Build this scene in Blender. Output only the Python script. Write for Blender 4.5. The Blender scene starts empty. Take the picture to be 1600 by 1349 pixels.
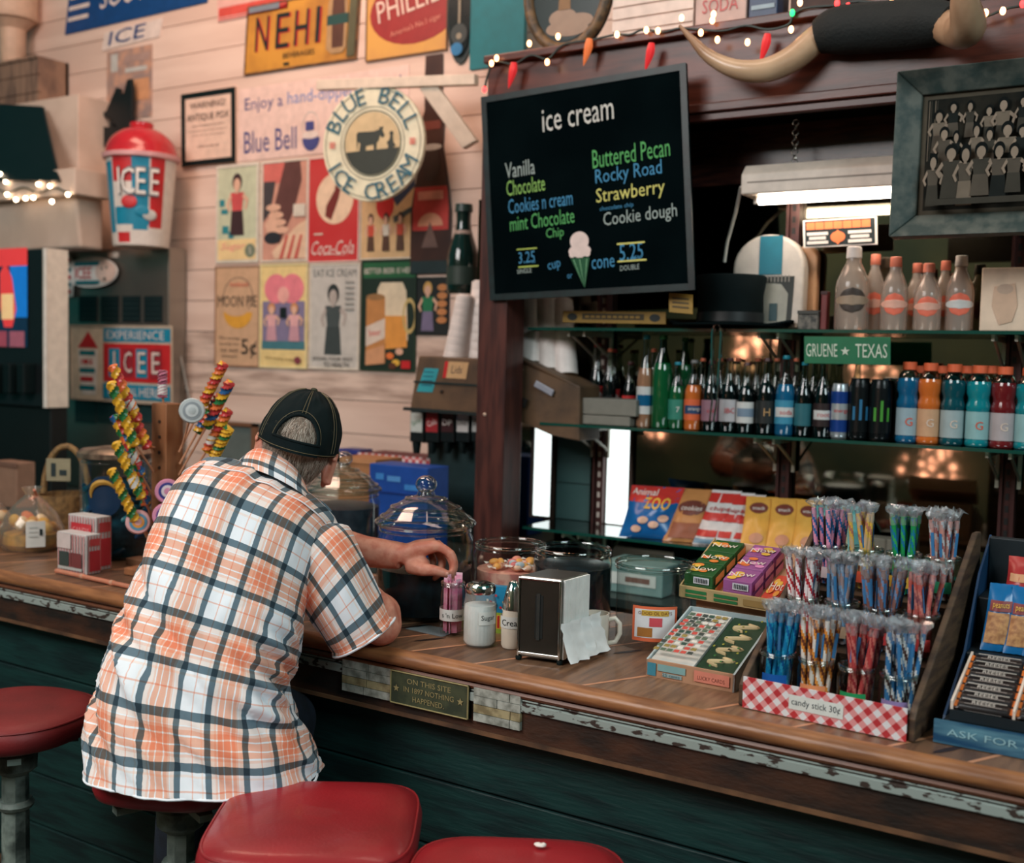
import bpy, bmesh, math, random
import numpy as np
from mathutils import Vector, Matrix, noise
R=math.radians; PI=math.pi; random.seed(7)
sc=bpy.context.scene; COL=sc.collection

# ---------------------------------------------------------------- camera
F=1750.; CX,CY=800.,674.5; H=1.62
YAW=R(32.0); PIT=math.atan(114/F); ROLL=.025
fw=np.array([-math.sin(YAW)*math.cos(PIT),math.cos(YAW)*math.cos(PIT),-math.sin(PIT)])
r0=np.array([math.cos(YAW),math.sin(YAW),0.]); u0=np.cross(r0,fw)
rt=r0*math.cos(ROLL)+u0*math.sin(ROLL); up=-r0*math.sin(ROLL)+u0*math.cos(ROLL)
EYE=np.array([0,0,H])
def at(u,v,x=None,y=None,z=None,d=None):      # point of the room seen at a pixel of the photo, on a given plane
    r=fw+rt*((u-CX)/F)-up*((v-CY)/F)
    t=x/r[0] if x is not None else y/r[1] if y is not None else (z-H)/r[2] if z is not None else d
    return EYE+r*t
cam=bpy.data.cameras.new('camera'); co=bpy.data.objects.new('camera',cam); COL.objects.link(co)
cam.sensor_width=36; cam.lens=36*F/1600; cam.clip_start=.05
co.matrix_world=Matrix(((rt[0],up[0],-fw[0],0),(rt[1],up[1],-fw[1],0),(rt[2],up[2],-fw[2],H),(0,0,0,1)))
cam.dof.use_dof=True; cam.dof.focus_distance=2.32; cam.dof.aperture_fstop=2.6
sc.camera=co
# ---------------------------------------------------------------- world, lights, exposure
w=bpy.data.worlds.new('world'); sc.world=w; w.use_nodes=True
w.node_tree.nodes['Background'].inputs[0].default_value=(.03,.30,.29,1)
w.node_tree.nodes['Background'].inputs[1].default_value=.33
def area(name,loc,target,sx,sy,power,col,spread=180):
    l=bpy.data.lights.new(name,'AREA'); l.shape='RECTANGLE'; l.size=sx; l.size_y=sy; l.energy=power; l.color=col; l.spread=R(spread)
    o=bpy.data.objects.new(name,l); COL.objects.link(o); o.location=loc
    o.rotation_euler=(Vector(target)-Vector(loc)).to_track_quat('-Z','Y').to_euler(); return o
area('assumed_daylight_behind_camera',(-2.6,-1.6,3.9),(-1.6,1.7,1.1),2.4,1.6,146,(1,.95,.93))  # assumed daylight from above and behind the camera; no shop door is built
area('cool_fill_right',(2.6,.0,3.7),(-.6,2.3,1.2),1.6,1.2,88,(.82,.98,1))  # added cool fill from the right to brighten the counter; no window there
area('rear_wall_fill',(-2.6,-.4,3.6),(-2.6,-2.4,1.6),2.2,.8,95,(.95,.90,.70))  # added fill, brightens the rear wall that the mirror reflects
area('assumed_warm_wall_light',(-3.2,2.3,3.9),(-3.1,3.55,2.3),1.4,.6,32,(1,.62,.46))  # assumed warm light on the board wall; no lamp hangs there
area('added_warm_bar_light',(-.9,2.2,3.9),(-.9,2.6,1.0),1.6,.5,14,(1,.72,.58))  # added warm light over the bar
sc.view_settings.view_transform='Standard'; sc.view_settings.look='None'
sc.view_settings.exposure=0.0; sc.view_settings.gamma=1.0; sc.view_settings.use_curve_mapping=False
sc.cycles.use_denoising=True; sc.cycles.max_bounces=10; sc.cycles.transparent_max_bounces=24; sc.cycles.transmission_bounces=10
sc.cycles.caustics_reflective=False; sc.cycles.caustics_refractive=False; sc.cycles.sample_clamp_indirect=6

# ---------------------------------------------------------------- materials
def lin(c):
    if isinstance(c,(int,float)): c=(c,c,c)
    return tuple(((x/255)/12.92 if x<=10.3 else ((x/255+.055)/1.055)**2.4) for x in c)+(1,)
_M={}
def K(c,rough=.5,metal=0,trans=0,emit=0,bump=0,bs=60,var=.10,vs=25,ior=1.45,coat=0,alpha=1,two=None,stretch=None,spec=.5):
    """procedural principled material; c is an sRGB colour, two a second colour mixed in by noise"""
    key=(tuple(c) if not isinstance(c,int) else c,rough,metal,trans,emit,bump,bs,var,vs,ior,coat,alpha,two,stretch,spec)
    if key in _M: return _M[key]
    m=bpy.data.materials.new('paint_%d'%len(_M)); m.use_nodes=True; nt=m.node_tree; n=nt.nodes; L=nt.links
    b=n['Principled BSDF']; base=lin(c)
    b.inputs['Roughness'].default_value=rough; b.inputs['Metallic'].default_value=metal; b.inputs['IOR'].default_value=ior
    b.inputs['Transmission Weight'].default_value=trans; b.inputs['Coat Weight'].default_value=coat; b.inputs['Alpha'].default_value=alpha
    b.inputs['Specular IOR Level'].default_value=spec
    b.inputs['Base Color'].default_value=base
    if emit: b.inputs['Emission Color'].default_value=base; b.inputs['Emission Strength'].default_value=emit
    if (var or two) and not trans:
        tc=n.new('ShaderNodeTexCoord'); mp=n.new('ShaderNodeMapping'); mp.inputs['Scale'].default_value=stretch or (1,1,1)
        nz=n.new('ShaderNodeTexNoise'); nz.inputs['Scale'].default_value=vs; nz.inputs['Detail'].default_value=4
        L.new(tc.outputs['Object'],mp.inputs[0]); L.new(mp.outputs[0],nz.inputs[0])
        rp=n.new('ShaderNodeValToRGB'); e=rp.color_ramp.elements
        if two: e[0].position=.40; e[1].position=.62; e[0].color=base; e[1].color=lin(two)
        else:
            e[0].position=.3; e[1].position=.7
            e[0].color=tuple(x*(1-var) for x in base[:3])+(1,); e[1].color=tuple(min(1,x*(1+var)) for x in base[:3])+(1,)
        L.new(nz.outputs[0],rp.inputs[0]); L.new(rp.outputs[0],b.inputs['Base Color'])
        if bump:
            n2=n.new('ShaderNodeTexNoise'); n2.inputs['Scale'].default_value=bs; n2.inputs['Detail'].default_value=3
            L.new(mp.outputs[0],n2.inputs[0])
            bp=n.new('ShaderNodeBump'); bp.inputs['Strength'].default_value=bump; bp.inputs['Distance'].default_value=.004
            L.new(n2.outputs[0],bp.inputs['Height']); L.new(bp.outputs[0],b.inputs['Normal'])
    _M[key]=m; return m
def glass(c=(235,245,240),rough=.02,mix=.22):
    """thin clear shell: mostly see-through with a glossy coat (keeps light passing)"""
    key=('glass',c,rough,mix)
    if key in _M: return _M[key]
    m=bpy.data.materials.new('glass_%d'%len(_M)); m.use_nodes=True; nt=m.node_tree; n=nt.nodes; L=nt.links; n.clear()
    o=n.new('ShaderNodeOutputMaterial'); t=n.new('ShaderNodeBsdfTransparent'); t.inputs[0].default_value=lin(c)
    g=n.new('ShaderNodeBsdfGlossy'); g.inputs['Roughness'].default_value=rough
    fr=n.new('ShaderNodeLayerWeight'); fr.inputs[0].default_value=mix
    mx=n.new('ShaderNodeMixShader'); L.new(fr.outputs['Facing'],mx.inputs[0]); L.new(t.outputs[0],mx.inputs[1]); L.new(g.outputs[0],mx.inputs[2]); L.new(mx.outputs[0],o.inputs[0])
    _M[key]=m; return m
def film(c=(240,244,246),mix=.22,dif=.25,rough=.15):
    """thin crinkled plastic film or milky glass: part clear, part soft white, part shine"""
    key=('film',c,mix,dif,rough)
    if key in _M: return _M[key]
    m=bpy.data.materials.new('film_%d'%len(_M)); m.use_nodes=True; nt=m.node_tree; n=nt.nodes; L=nt.links; n.clear()
    o=n.new('ShaderNodeOutputMaterial'); t=n.new('ShaderNodeBsdfTransparent'); t.inputs[0].default_value=lin(c); d=n.new('ShaderNodeBsdfDiffuse'); d.inputs[0].default_value=lin(c)
    g=n.new('ShaderNodeBsdfGlossy'); g.inputs['Roughness'].default_value=rough; fr=n.new('ShaderNodeLayerWeight'); fr.inputs[0].default_value=mix
    m1=n.new('ShaderNodeMixShader'); m1.inputs[0].default_value=dif; L.new(t.outputs[0],m1.inputs[1]); L.new(d.outputs[0],m1.inputs[2])
    mx=n.new('ShaderNodeMixShader'); L.new(fr.outputs['Facing'],mx.inputs[0]); L.new(m1.outputs[0],mx.inputs[1]); L.new(g.outputs[0],mx.inputs[2]); L.new(mx.outputs[0],o.inputs[0])
    _M[key]=m; return m
# ---------------------------------------------------------------- mesh builder
def rotm(rx=0,ry=0,rz=0): return np.array(Matrix.Rotation(rz,3,'Z')@Matrix.Rotation(ry,3,'Y')@Matrix.Rotation(rx,3,'X'))
_TX={}
def glyphs(t):
    if t in _TX: return _TX[t]
    cu=bpy.data.curves.new('t','FONT'); cu.body=t; cu.resolution_u=2
    o=bpy.data.objects.new('t',cu); COL.objects.link(o)
    me=bpy.data.meshes.new_from_object(o.evaluated_get(bpy.context.evaluated_depsgraph_get()))
    V=np.array([v.co[:2] for v in me.vertices]) if len(me.vertices) else np.zeros((1,2)); Fc=[tuple(p.vertices) for p in me.polygons]
    bpy.data.objects.remove(o); bpy.data.curves.remove(cu); bpy.data.meshes.remove(me)
    lo,hi=V.min(0),V.max(0); _TX[t]=((V-(lo+hi)/2)/(hi[1]-lo[1]+1e-9),Fc,(hi[0]-lo[0])/(hi[1]-lo[1]+1e-9)); return _TX[t]
class Pl:                                     # a flat rectangle in the room: s runs right, t runs down, k lifts off it
    def __init__(S,p,ex,ey):
        S.o,S.ex,S.ey=(np.array(q,float) for q in (p,ex,ey)); n=np.cross(S.ey,S.ex); S.n=n/np.linalg.norm(n); S.W=np.linalg.norm(S.ex); S.Hh=np.linalg.norm(S.ey)
    def p(S,s,t,k=0): return S.o+S.ex*s+S.ey*t+S.n*k
def wpl(u0,v0,u1,v1,y):                       # upright rectangle on a wall plane from two opposite corners
    a,b=at(u0,v0,y=y),at(u1,v1,y=y); return Pl(a,(b[0]-a[0],0,0),(0,0,b[2]-a[2]))
def qpl(a,b,c,y):                             # the same from three corners, may hang tilted
    A,B_,C_=at(*a,y=y),at(*b,y=y),at(*c,y=y); return Pl(A,B_-A,C_-A)
class G:
    def __init__(S): S.V=[];S.F=[];S.M=[];S.S=[];S.mats=[];S.n=0;S.k=.0012;S.uv=[]
    def mi(S,m):
        if m not in S.mats: S.mats.append(m)
        return S.mats.index(m)
    def add(S,V,Fc,m,sm=False):
        V=np.asarray(V,float).reshape(-1,3); i=S.mi(m)
        for f in Fc: S.F.append(tuple(int(x)+S.n for x in f)); S.M.append(i); S.S.append(sm)
        S.V.append(V); S.n+=len(V); return S
    def box(S,c,s,m,rot=None):
        P=np.array([(x,y,z) for x in(-.5,.5) for y in(-.5,.5) for z in(-.5,.5)])*np.array(s)
        if rot is not None: P=P@np.asarray(rot).T
        return S.add(P+np.array(c),[(0,1,3,2),(4,6,7,5),(0,4,5,1),(2,3,7,6),(0,2,6,4),(1,5,7,3)],m)
    def b2(S,lo,hi,m): lo,hi=np.array(lo,float),np.array(hi,float); return S.box((lo+hi)/2,hi-lo,m)
    def hexa(S,P,m): return S.add(P,[(0,1,2,3),(7,6,5,4),(0,4,5,1),(1,5,6,2),(2,6,7,3),(3,7,4,0)],m)   # P: 4 bottom then 4 top
    def slab(S,pl,s0,t0,s1,t1,th,m,k=0):      # board on a plane with thickness th towards the viewer
        q=[(s0,t0),(s1,t0),(s1,t1),(s0,t1)]
        return S.hexa([pl.p(*x,k) for x in q]+[pl.p(*x,k+th) for x in q],m)
    def prism(S,pts,d,m,sm=False):            # closed 3D outline pushed along d
        P=np.array(pts,float); n=len(P); d=np.array(d,float)
        return S.add(np.vstack([P,P+d]),[tuple(range(n))[::-1],tuple(range(n,2*n))]+[(i,(i+1)%n,n+(i+1)%n,n+i) for i in range(n)],m,sm)
    def poly(S,pts,m): return S.add(pts,[tuple(range(len(pts)))],m)
    def lathe(S,prof,m,c=(0,0,0),n=24,rot=None,sq=0,sx=1,sy=1,caps=True,sm=True):
        V=[]
        for r,z in prof:
            for i in range(n):
                a=2*PI*i/n; x,y=math.cos(a),math.sin(a)
                if sq: q=(abs(x)**sq+abs(y)**sq)**(-1/sq); x*=q;y*=q
                V.append((x*r*sx,y*r*sy,z))
        V=np.array(V)
        if rot is not None: V=V@np.asarray(rot).T
        k=len(prof); Fc=[(j*n+i,j*n+(i+1)%n,(j+1)*n+(i+1)%n,(j+1)*n+i) for j in range(k-1) for i in range(n)]
        if caps:
            if prof[0][0]>1e-5: Fc.append(tuple(range(n))[::-1])
            if prof[-1][0]>1e-5: Fc.append(tuple(range((k-1)*n,k*n)))
        return S.add(V+np.array(c),Fc,m,sm)
    def tube(S,pts,r,m,n=8,sm=True,tw=None,flat=1):
        P=np.array(pts,float); k=len(P); r=[r]*k if np.isscalar(r) else r; V=[]
        up_=np.array([0,0,1.]) ; pu=None
        for j in range(k):
            t=P[min(j+1,k-1)]-P[max(j-1,0)]; t/=np.linalg.norm(t)+1e-12
            if pu is None: pu=np.cross(t,up_ if abs(t[2])<.9 else np.array([1.,0,0]))
            pu=pu-t*(pu@t); pu/=np.linalg.norm(pu)+1e-12; q=np.cross(t,pu)
            for i in range(n):
                a=2*PI*i/n; V.append(P[j]+(pu*math.cos(a)+q*math.sin(a)*flat)*r[j])
        Fc=[(j*n+i,j*n+(i+1)%n,(j+1)*n+(i+1)%n,(j+1)*n+i) for j in range(k-1) for i in range(n)]+[tuple(range(n))[::-1],tuple(range((k-1)*n,k*n))]
        return S.add(V,Fc,m,sm)
    def sph(S,c,r,m,n=12,rot=None):
        if np.isscalar(r): r=(r,r,r)
        pr=[(max(1e-6,math.sin(PI*i/n)),-math.cos(PI*i/n)) for i in range(n+1)]
        V=np.array([(math.cos(2*PI*j/(2*n))*a*r[0],math.sin(2*PI*j/(2*n))*a*r[1],z*r[2]) for a,z in pr for j in range(2*n)])
        if rot is not None: V=V@np.asarray(rot).T
        N=2*n
        return S.add(V+np.array(c),[(j*N+i,j*N+(i+1)%N,(j+1)*N+(i+1)%N,(j+1)*N+i) for j in range(n) for i in range(N)],m,True)
    def grid(S,P,m,sm=True,wrap=False):       # P: rows x cols x 3
        P=np.asarray(P,float); a,b=P.shape[:2]
        Fc=[(j*b+i,j*b+(i+1)%b,(j+1)*b+(i+1)%b,(j+1)*b+i) for j in range(a-1) for i in range(b if wrap else b-1)]
        return S.add(P.reshape(-1,3),Fc,m,sm)
    # flat artwork on a plane, each shape lifted a hair above the last
    def nk(S): S.k+=.0003; return S.k
    def pr(S,pl,s0,t0,s1,t1,m): k=S.nk(); return S.poly([pl.p(s0,t0,k),pl.p(s0,t1,k),pl.p(s1,t1,k),pl.p(s1,t0,k)],m)
    def pp(S,pl,pts,m): k=S.nk(); return S.poly([pl.p(s,t,k) for s,t in pts],m)
    def pe(S,pl,s,t,rs,rt_,m,a0=0,a1=360,n=28):
        k=S.nk(); return S.poly([pl.p(s+rs*math.cos(R(a0+(a1-a0)*i/n)),t-rt_*math.sin(R(a0+(a1-a0)*i/n)),k) for i in range(n if a1-a0>=360 else n+1)],m)
    def ring(S,pl,s,t,rs,rt_,th,m,n=36):      # th: relative band width
        k=S.nk(); V=[];Fc=[]
        for i in range(n):
            a=2*PI*i/n
            for q in (1,1-th): V.append(pl.p(s+rs*q*math.cos(a),t-rt_*q*math.sin(a),k))
        Fc=[(2*i,2*i+1,(2*i+3)%(2*n),(2*i+2)%(2*n)) for i in range(n)]
        return S.add(V,Fc,m)
    def pt(S,pl,txt,s,t,h,m,w=None,rot=0,sh=0): # text centred at s,t; h, w as fractions of the plane's height, width
        V,Fc,asp=glyphs(txt); hh=h*pl.Hh; ww=(w*pl.W/ (asp*hh)) if w else 1
        x=(V[:,0]+V[:,1]*sh)*hh*ww; y=V[:,1]*hh; c,s_=math.cos(rot),math.sin(rot); k=S.nk()
        X,Y=x*c-y*s_,x*s_+y*c; ux,uy=pl.ex/pl.W,-pl.ey/pl.Hh
        return S.add(pl.p(s,t,k)+np.outer(X,ux)+np.outer(Y,uy),Fc,m)
    def arc(S,pl,txt,s,t,r,h,m,a0,a1,inside=False,wx=1): # letters round a circle from angle a0 to a1 (degrees)
        n=len(txt)
        for i,ch in enumerate(txt):
            if ch==' ': continue
            a=R(a0+(a1-a0)*(i+.5)/n)
            S.pt(pl,ch,s+r/pl.W*math.cos(a),t-r/pl.Hh*math.sin(a),h/pl.Hh*(1 if ch not in "-'" else .2),m,w=None,rot=(a+PI/2 if inside else a-PI/2))
        return S
    def out(S,name,parent=None,org=None,bev=0,auto=None,sub=0,world=True):
        V=np.vstack(S.V)
        if parent is not None and world: Mi=np.array(ROOT[parent.name].inverted()); V=V@Mi[:3,:3].T+Mi[:3,3]
        if org is not None: V=V-np.array(org)
        me=bpy.data.meshes.new(name); me.from_pydata(V.tolist(),[],S.F)
        for m in S.mats: me.materials.append(m)
        me.polygons.foreach_set('material_index',S.M); me.polygons.foreach_set('use_smooth',S.S)
        if S.uv: 
            ul=me.uv_layers.new(name='UVMap'); vi=np.zeros(len(me.loops),int); me.loops.foreach_get('vertex_index',vi)
            ul.data.foreach_set('uv',np.vstack(S.uv)[vi].ravel())
        me.update()
        if any(S.S): me.set_sharp_from_angle(angle=R(auto or 40))
        o=bpy.data.objects.new(name,me); COL.objects.link(o)
        if parent is not None: o.parent=parent; ROOT[o.name]=ROOT[parent.name]
        else:
            if org is not None: o.location=org
            ROOT[o.name]=Matrix.Translation(org if org is not None else (0,0,0))
        if bev: b=o.modifiers.new('bevel','BEVEL'); b.width=bev; b.segments=2; b.limit_method='ANGLE'; b.angle_limit=R(40)
        if sub: b=o.modifiers.new('smooth','SUBSURF'); b.levels=sub; b.render_levels=sub
        return o
ROOT={}
def TH(name,label,cat,loc,rz=0,group=None):
    o=bpy.data.objects.new(name,None); COL.objects.link(o); o.location=loc; o.rotation_euler=(0,0,rz); o.empty_display_size=.05
    ROOT[o.name]=Matrix.Translation(Vector(loc))@Matrix.Rotation(rz,4,'Z'); return tag(o,label,cat,group)
def tag(o,label=None,cat=None,group=None,kind=None):
    if label: o['label']=label
    if cat: o['category']=cat
    if group: o['group']=group
    if kind: o['kind']=kind
    return o
def dup(o,parent=None,loc=None,rz=None,label=None,group=None):
    c=o.copy(); COL.objects.link(c); c.parent=parent
    if loc is not None: c.location=loc
    if rz is not None: c.rotation_euler=(0,0,rz)
    if label: c['label']=label
    if group: c['group']=group
    for ch in o.children: dup(ch,c)
    return c
def struct(o): o['kind']='structure'; return o
# shared colours
WHITE=K((236,228,220)); CREAM=K((226,205,180)); BLACK=K((6,22,23),.55,spec=.3); RED=K((196,40,44),.45); NAVY=K((30,40,90)); TEALP=K((20,120,130),.5); BLUEP=K((24,84,150)); YEL=K((226,178,70)); ORG=K((228,120,60)); GRN=K((34,110,60)); BRN=K((92,52,36)); PINK=K((226,130,130)); SKIN_P=K((226,172,146)); GREY=K((130,134,130)); LG=K((190,188,182)); DGRY=K((34,50,52))
CHROME=K((215,215,210),.12,1,var=.02); STEEL=K((150,152,148),.32,1,var=.06); DSTEEL=K((70,78,78),.35,.9); GLASS=glass((248,251,250),.02,.12); GGREEN=glass((190,225,210))
# ================================================================ the room
YB,YM,YW=3.1,3.34,3.55                        # shelf fronts, mirror, board wall
g=G(); g.b2((-7.5,-2.5,-.05),(4.2,3.7,0),K((46,40,36),.5,two=(34,32,32),stretch=(1,12,1),vs=6,bump=.1)); struct(g.out('floor'))
g=G(); pw=K((228,200,184),.55,two=(214,184,168),vs=5,bump=.12,bs=90,stretch=(.3,1,2.4)); pw2=K((222,196,180),.6,two=(176,150,136),vs=9,stretch=(.4,1,3)); pb=K((70,52,46))
z=0.06; i=0
while z<4.2:
    g.b2((-8,YW,z),(1.6,YW+.05,z+.134),pw2 if i in(10,11) else pw); z+=.1375; i+=1
g.b2((-8,YW+.02,0),(1.6,YW+.07,4.2),pb); struct(g.out('wall_back'))
olive=K((86,90,70),.7,two=(58,72,62),vs=2)
g=G(); g.b2((-7.5,-2.5,0),(4.2,-2.4,3.9),olive); struct(g.out('wall_front'))
g=G(); g.b2((4.2,-2.4,0),(4.3,3.7,3.0),K((40,70,66),.7)); struct(g.out('wall_right'))
glow_mat=K((236,246,244),emit=1.6,var=.01); fr_=K((60,44,36))  # added glowing strips imitate bright reflections in the mirror; no window stands there
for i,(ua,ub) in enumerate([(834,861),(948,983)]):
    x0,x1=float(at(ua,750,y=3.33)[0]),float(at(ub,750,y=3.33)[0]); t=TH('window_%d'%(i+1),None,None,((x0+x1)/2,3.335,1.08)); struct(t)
    q=G(); q.b2((x0,3.331,1.078),(x1,3.336,1.40),glow_mat); struct(q.out('pane',t))
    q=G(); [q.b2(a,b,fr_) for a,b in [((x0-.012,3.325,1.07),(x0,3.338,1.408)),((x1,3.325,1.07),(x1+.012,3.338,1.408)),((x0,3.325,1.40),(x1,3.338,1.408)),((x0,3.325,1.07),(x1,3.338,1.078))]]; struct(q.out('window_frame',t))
x0,x1=float(at(870,750,y=3.33)[0]),float(at(922,750,y=3.33)[0]); q=G(); q.b2((x0,3.33,1.077),(x1,3.337,1.395),K((66,98,96),.5,two=(50,80,80),vs=3)); q.b2((x0,3.328,1.20),(x1,3.3305,1.204),K((30,54,54))); struct(q.out('reflection_board',org=((x0+x1)/2,3.335,1.077)))  # added board, its grey-teal painted as a reflection between the glowing strips

# ---------------------------------------------------------------- back bar: post, header, mirror, shelves
dk=K((84,46,40),.38,two=(58,32,30),stretch=(3,3,.4),vs=14,bump=.08); dk2=K((96,48,36),.35,two=(66,34,28),stretch=(.4,3,3),vs=12,bump=.08)
t=TH('pillar','dark red-brown wooden post at the left end of the back bar','post',(-1.95,3.03,0)); struct(t)
g=G(); g.b2((-2.0,2.98,0),(-1.893,3.09,2.36),dk); struct(g.out('post_face',t,bev=.004))
g=G(); g.b2((-2.02,3.02,0),(-1.98,3.14,2.36),K((48,30,28),.5)); struct(g.out('side_strip',t))
for z in(1.44,.98,2.1): g=G(); g.sph((-1.965,2.978,z),(.006,.004,.006),K((200,170,150)),6); struct(g.out('screw_head',t))
t=TH('trim_1',None,None,(-.8,3.05,2.31)); struct(t)
g=G(); g.b2((-2.03,3.05,2.355),(1.5,3.2,2.565),dk2); struct(g.out('header_fascia',t))
g=G(); g.b2((-2.03,3.035,2.335),(1.5,3.06,2.362),dk2); g.b2((-2.03,3.045,2.312),(1.5,3.07,2.335),K((70,32,26),.35)); g.b2((-2.03,3.02,2.555),(1.5,3.2,2.58),dk2); struct(g.out('header_moulding',t,bev=.004))
g=G(); g.b2((-2.03,3.2,2.5),(1.5,3.5,2.58),K((60,34,28))); g.b2((-2.03,3.3,2.17),(1.5,3.36,2.34),K((74,40,32),.22,two=(50,28,26),stretch=(.5,1,3))); struct(g.out('header_top_board',t))
MIRR=K((120,116,104),.04,1,var=.04)
g=G(); g.b2((-2.25,YM,.926),(1.4,YM+.012,2.18),MIRR); tag(g.out('mirror',org=(-.4,YM,.9)),'large dark back-bar mirror behind the glass shelves','mirror')
g=G(); g.b2((-2.0,3.355,0),(1.5,3.40,2.6),K((30,30,30))); struct(g.out('trim_2'))
g=G(); g.b2((-1.9,2.95,0),(1.5,3.33,.9),K((24,30,30),.5)); g.b2((-1.92,2.92,.9),(1.5,3.33,.925),K((40,52,50),.35)); tag(g.out('back_bar_base',org=(-.2,3.14,0)),'low dark cabinet and worktop under the back bar shelves','cabinet')
up_=K((74,44,42),.4,.4); slot=K((14,14,14))
for i,(x,l) in enumerate([(-1.725,'slotted metal shelf upright left of the snack bags'),(-1.095,'slotted metal shelf upright behind the green road sign'),(-.465,'slotted metal shelf upright behind the sports drinks')]):
    t=TH('shelf_upright',l,'shelf upright',(x,3.33,.92),group='slotted shelf uprights')
    g=G(); g.b2((x-.018,3.318,.92),(x+.018,3.338,2.3),up_); g.b2((x-.020,3.306,.92),(x-.012,3.338,2.3),up_); g.b2((x+.012,3.306,.92),(x+.020,3.338,2.3),up_); g.out('channel',t)
    g=G(); [g.b2((x-.005,3.3165,.96+.034*j),(x+.005,3.3185,.978+.034*j),K((200,190,180)) if i==0 else slot) for j in range(38)]; g.out('slots',t)
edge=K((18,70,60),.15,var=.05); sg=glass((175,205,195),.03,.35); brk=K((196,190,176),.4,var=.05)
for z,x0,l in [(1.722,-1.885,'top'),(1.418,-1.83,'middle'),(1.075,-1.885,'bottom')]:
    t=TH('glass_shelf','long green-edged glass shelf, %s one of three on the back bar'%l,'shelf',((x0+.9)/2,YB,z),group='glass shelves of the back bar')
    q=G(); q.b2((x0,YB+.003,z-.008),(1.2,YM-.012,z),sg); q.out('glass_plate',t)
    q=G(); q.b2((x0,YB,z-.009),(1.2,YB+.003,z),edge); q.b2((x0-.003,YB,z-.009),(x0,YM-.012,z),edge); q.out('polished_edge',t)
    for x in(-1.725,-1.095,-.465):
      for dx in(-.028,.028):
        q=G(); q.b2((x+dx-.004,YB+.03,z-.026),(x+dx+.004,YM-.014,z-.0095),brk); q.tube([(x+dx,YB+.06,z-.024),(x+dx,YB+.12,z-.05),(x+dx,YM-.04,z-.085),(x+dx,YM-.018,z-.10)],.0045,brk,6); q.b2((x+dx-.005,YM-.026,z-.12),(x+dx+.005,YM-.013,z-.0095),brk); q.out('bracket',t)

# ---------------------------------------------------------------- the bar counter
t=TH('bar_counter','long wooden bar counter with worn rounded edge and dark green board front','counter',(-2,2.1,0))
g=G(); woods=[K((130,96,72),.38,two=(102,74,56),stretch=(9,1,9),vs=7),K((114,84,64),.4,two=(88,64,50),stretch=(9,1,9),vs=7),K((142,108,82),.36,two=(114,84,64),stretch=(9,1,9),vs=8)]; seam=K((196,138,104),.4); knot=K((44,30,28),.4)
x=-6.6; rs=random.Random(3)
while x<1.6:
    wd=rs.choice([.13,.125,.16,.25]); sh=.33; ya,yb=1.862,2.47; m=rs.choice(woods)
    f=lambda x_,y_:(x_+(y_-ya)*.53,y_,1.0)
    g.poly([f(x,ya),f(x+wd,ya),f(x+wd,yb),f(x,yb)],m)
    g.poly([tuple(np.add(f(x+q,y_),(0,0,.0004))) for q,y_ in[(0,ya),(.009,ya),(.009,yb),(0,yb)]],seam)
    for _ in range(2):
        a,b=x+rs.uniform(.03,wd-.03),rs.uniform(1.9,2.4); g.poly([tuple(np.add(f(a+.008*math.cos(q)+.0*q,b+.035*math.sin(q)),(0,0,.0006))) for q in np.linspace(0,6.28,9)[:-1]],knot)
    x+=wd
g.b2((-6.6,1.87,.962),(1.6,2.47,.9985),woods[1]); g.out('countertop',t)
g=G(); bull=K((158,106,68),.36,two=(126,82,54),stretch=(1,6,6),vs=10,bump=.15,bs=30); 
pr=[(1.862,1.001)]+[(1.862-.022*math.sin(a)*1.15,.983+.0185*math.cos(a)) for a in np.linspace(.15,PI,9)]+[(1.862,.9645)]
g.prism([(-6.6,a,b) for a,b in pr],(8.2,0,0),bull,True); g.out('rounded_edge',t,auto=60)
g=G(); g.tube([(-6.6,1.856,.958),(1.6,1.856,.958)],.0065,K((110,66,44),.4),6); g.out('lower_bead',t)
g=G(); ap=K((70,42,28),.55,two=(34,26,22),stretch=(1,1,3),vs=7,bump=.3); g.b2((-6.6,1.858,.862),(1.6,1.90,.962),ap); g.b2((-6.6,1.853,.86),(1.6,1.86,.868),K((120,84,58),.6,two=(70,50,38),stretch=(1,1,1),vs=9)); g.out('apron_board',t)
g=G(); chip=K((58,44,38),.7,two=(150,160,154),vs=52,stretch=(.6,1,1.6)); chip.node_tree.nodes['Color Ramp'].color_ramp.elements[0].position=.41; chip.node_tree.nodes['Color Ramp'].color_ramp.elements[1].position=.45
g.b2((-6.6,1.851,.926),(1.6,1.859,.944),chip); g.b2((-6.6,1.854,.9465),(1.6,1.859,.950),chip); g.out('chipped_white_strip',t,bev=.002)
g=G(); bk=[K((176,178,168),.7,two=(120,122,112),vs=40),K((170,156,118),.7,two=(124,110,80),vs=40)]
for x0,x1,s in[(-1.578,-1.442,1),(-1.232,-1.12,2)]:
    g=G()
    for r in range(4):
        zz=.957-.0175*r; xx=x0; q=random.Random(s*10+r)
        while xx<x1-.004:
            w_=min(q.uniform(.05,.09),x1-xx); g.b2((xx+.001,1.8495,zz-.0162),(xx+w_-.001,1.8585,zz),bk[1 if r==2 else 0]); xx+=w_
    g.out('peeling_brick_patch',t)
g=G(); fb=K((16,52,50),.55,two=(9,34,35),stretch=(.7,1,5),vs=9,bump=.35,bs=30)
for k in range(6): g.b2((-6.6,1.905,.862-.145*(k+1)+.004),(1.6,1.93,.862-.145*k),fb)
g.b2((-6.6,1.92,0),(1.6,1.96,.95),K((10,22,22))); g.out('front_boards',t,bev=.003)
g=G(); g.b2((-6.6,2.40,0),(1.6,2.44,.962),fb); g.out('back_panel',t)
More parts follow.
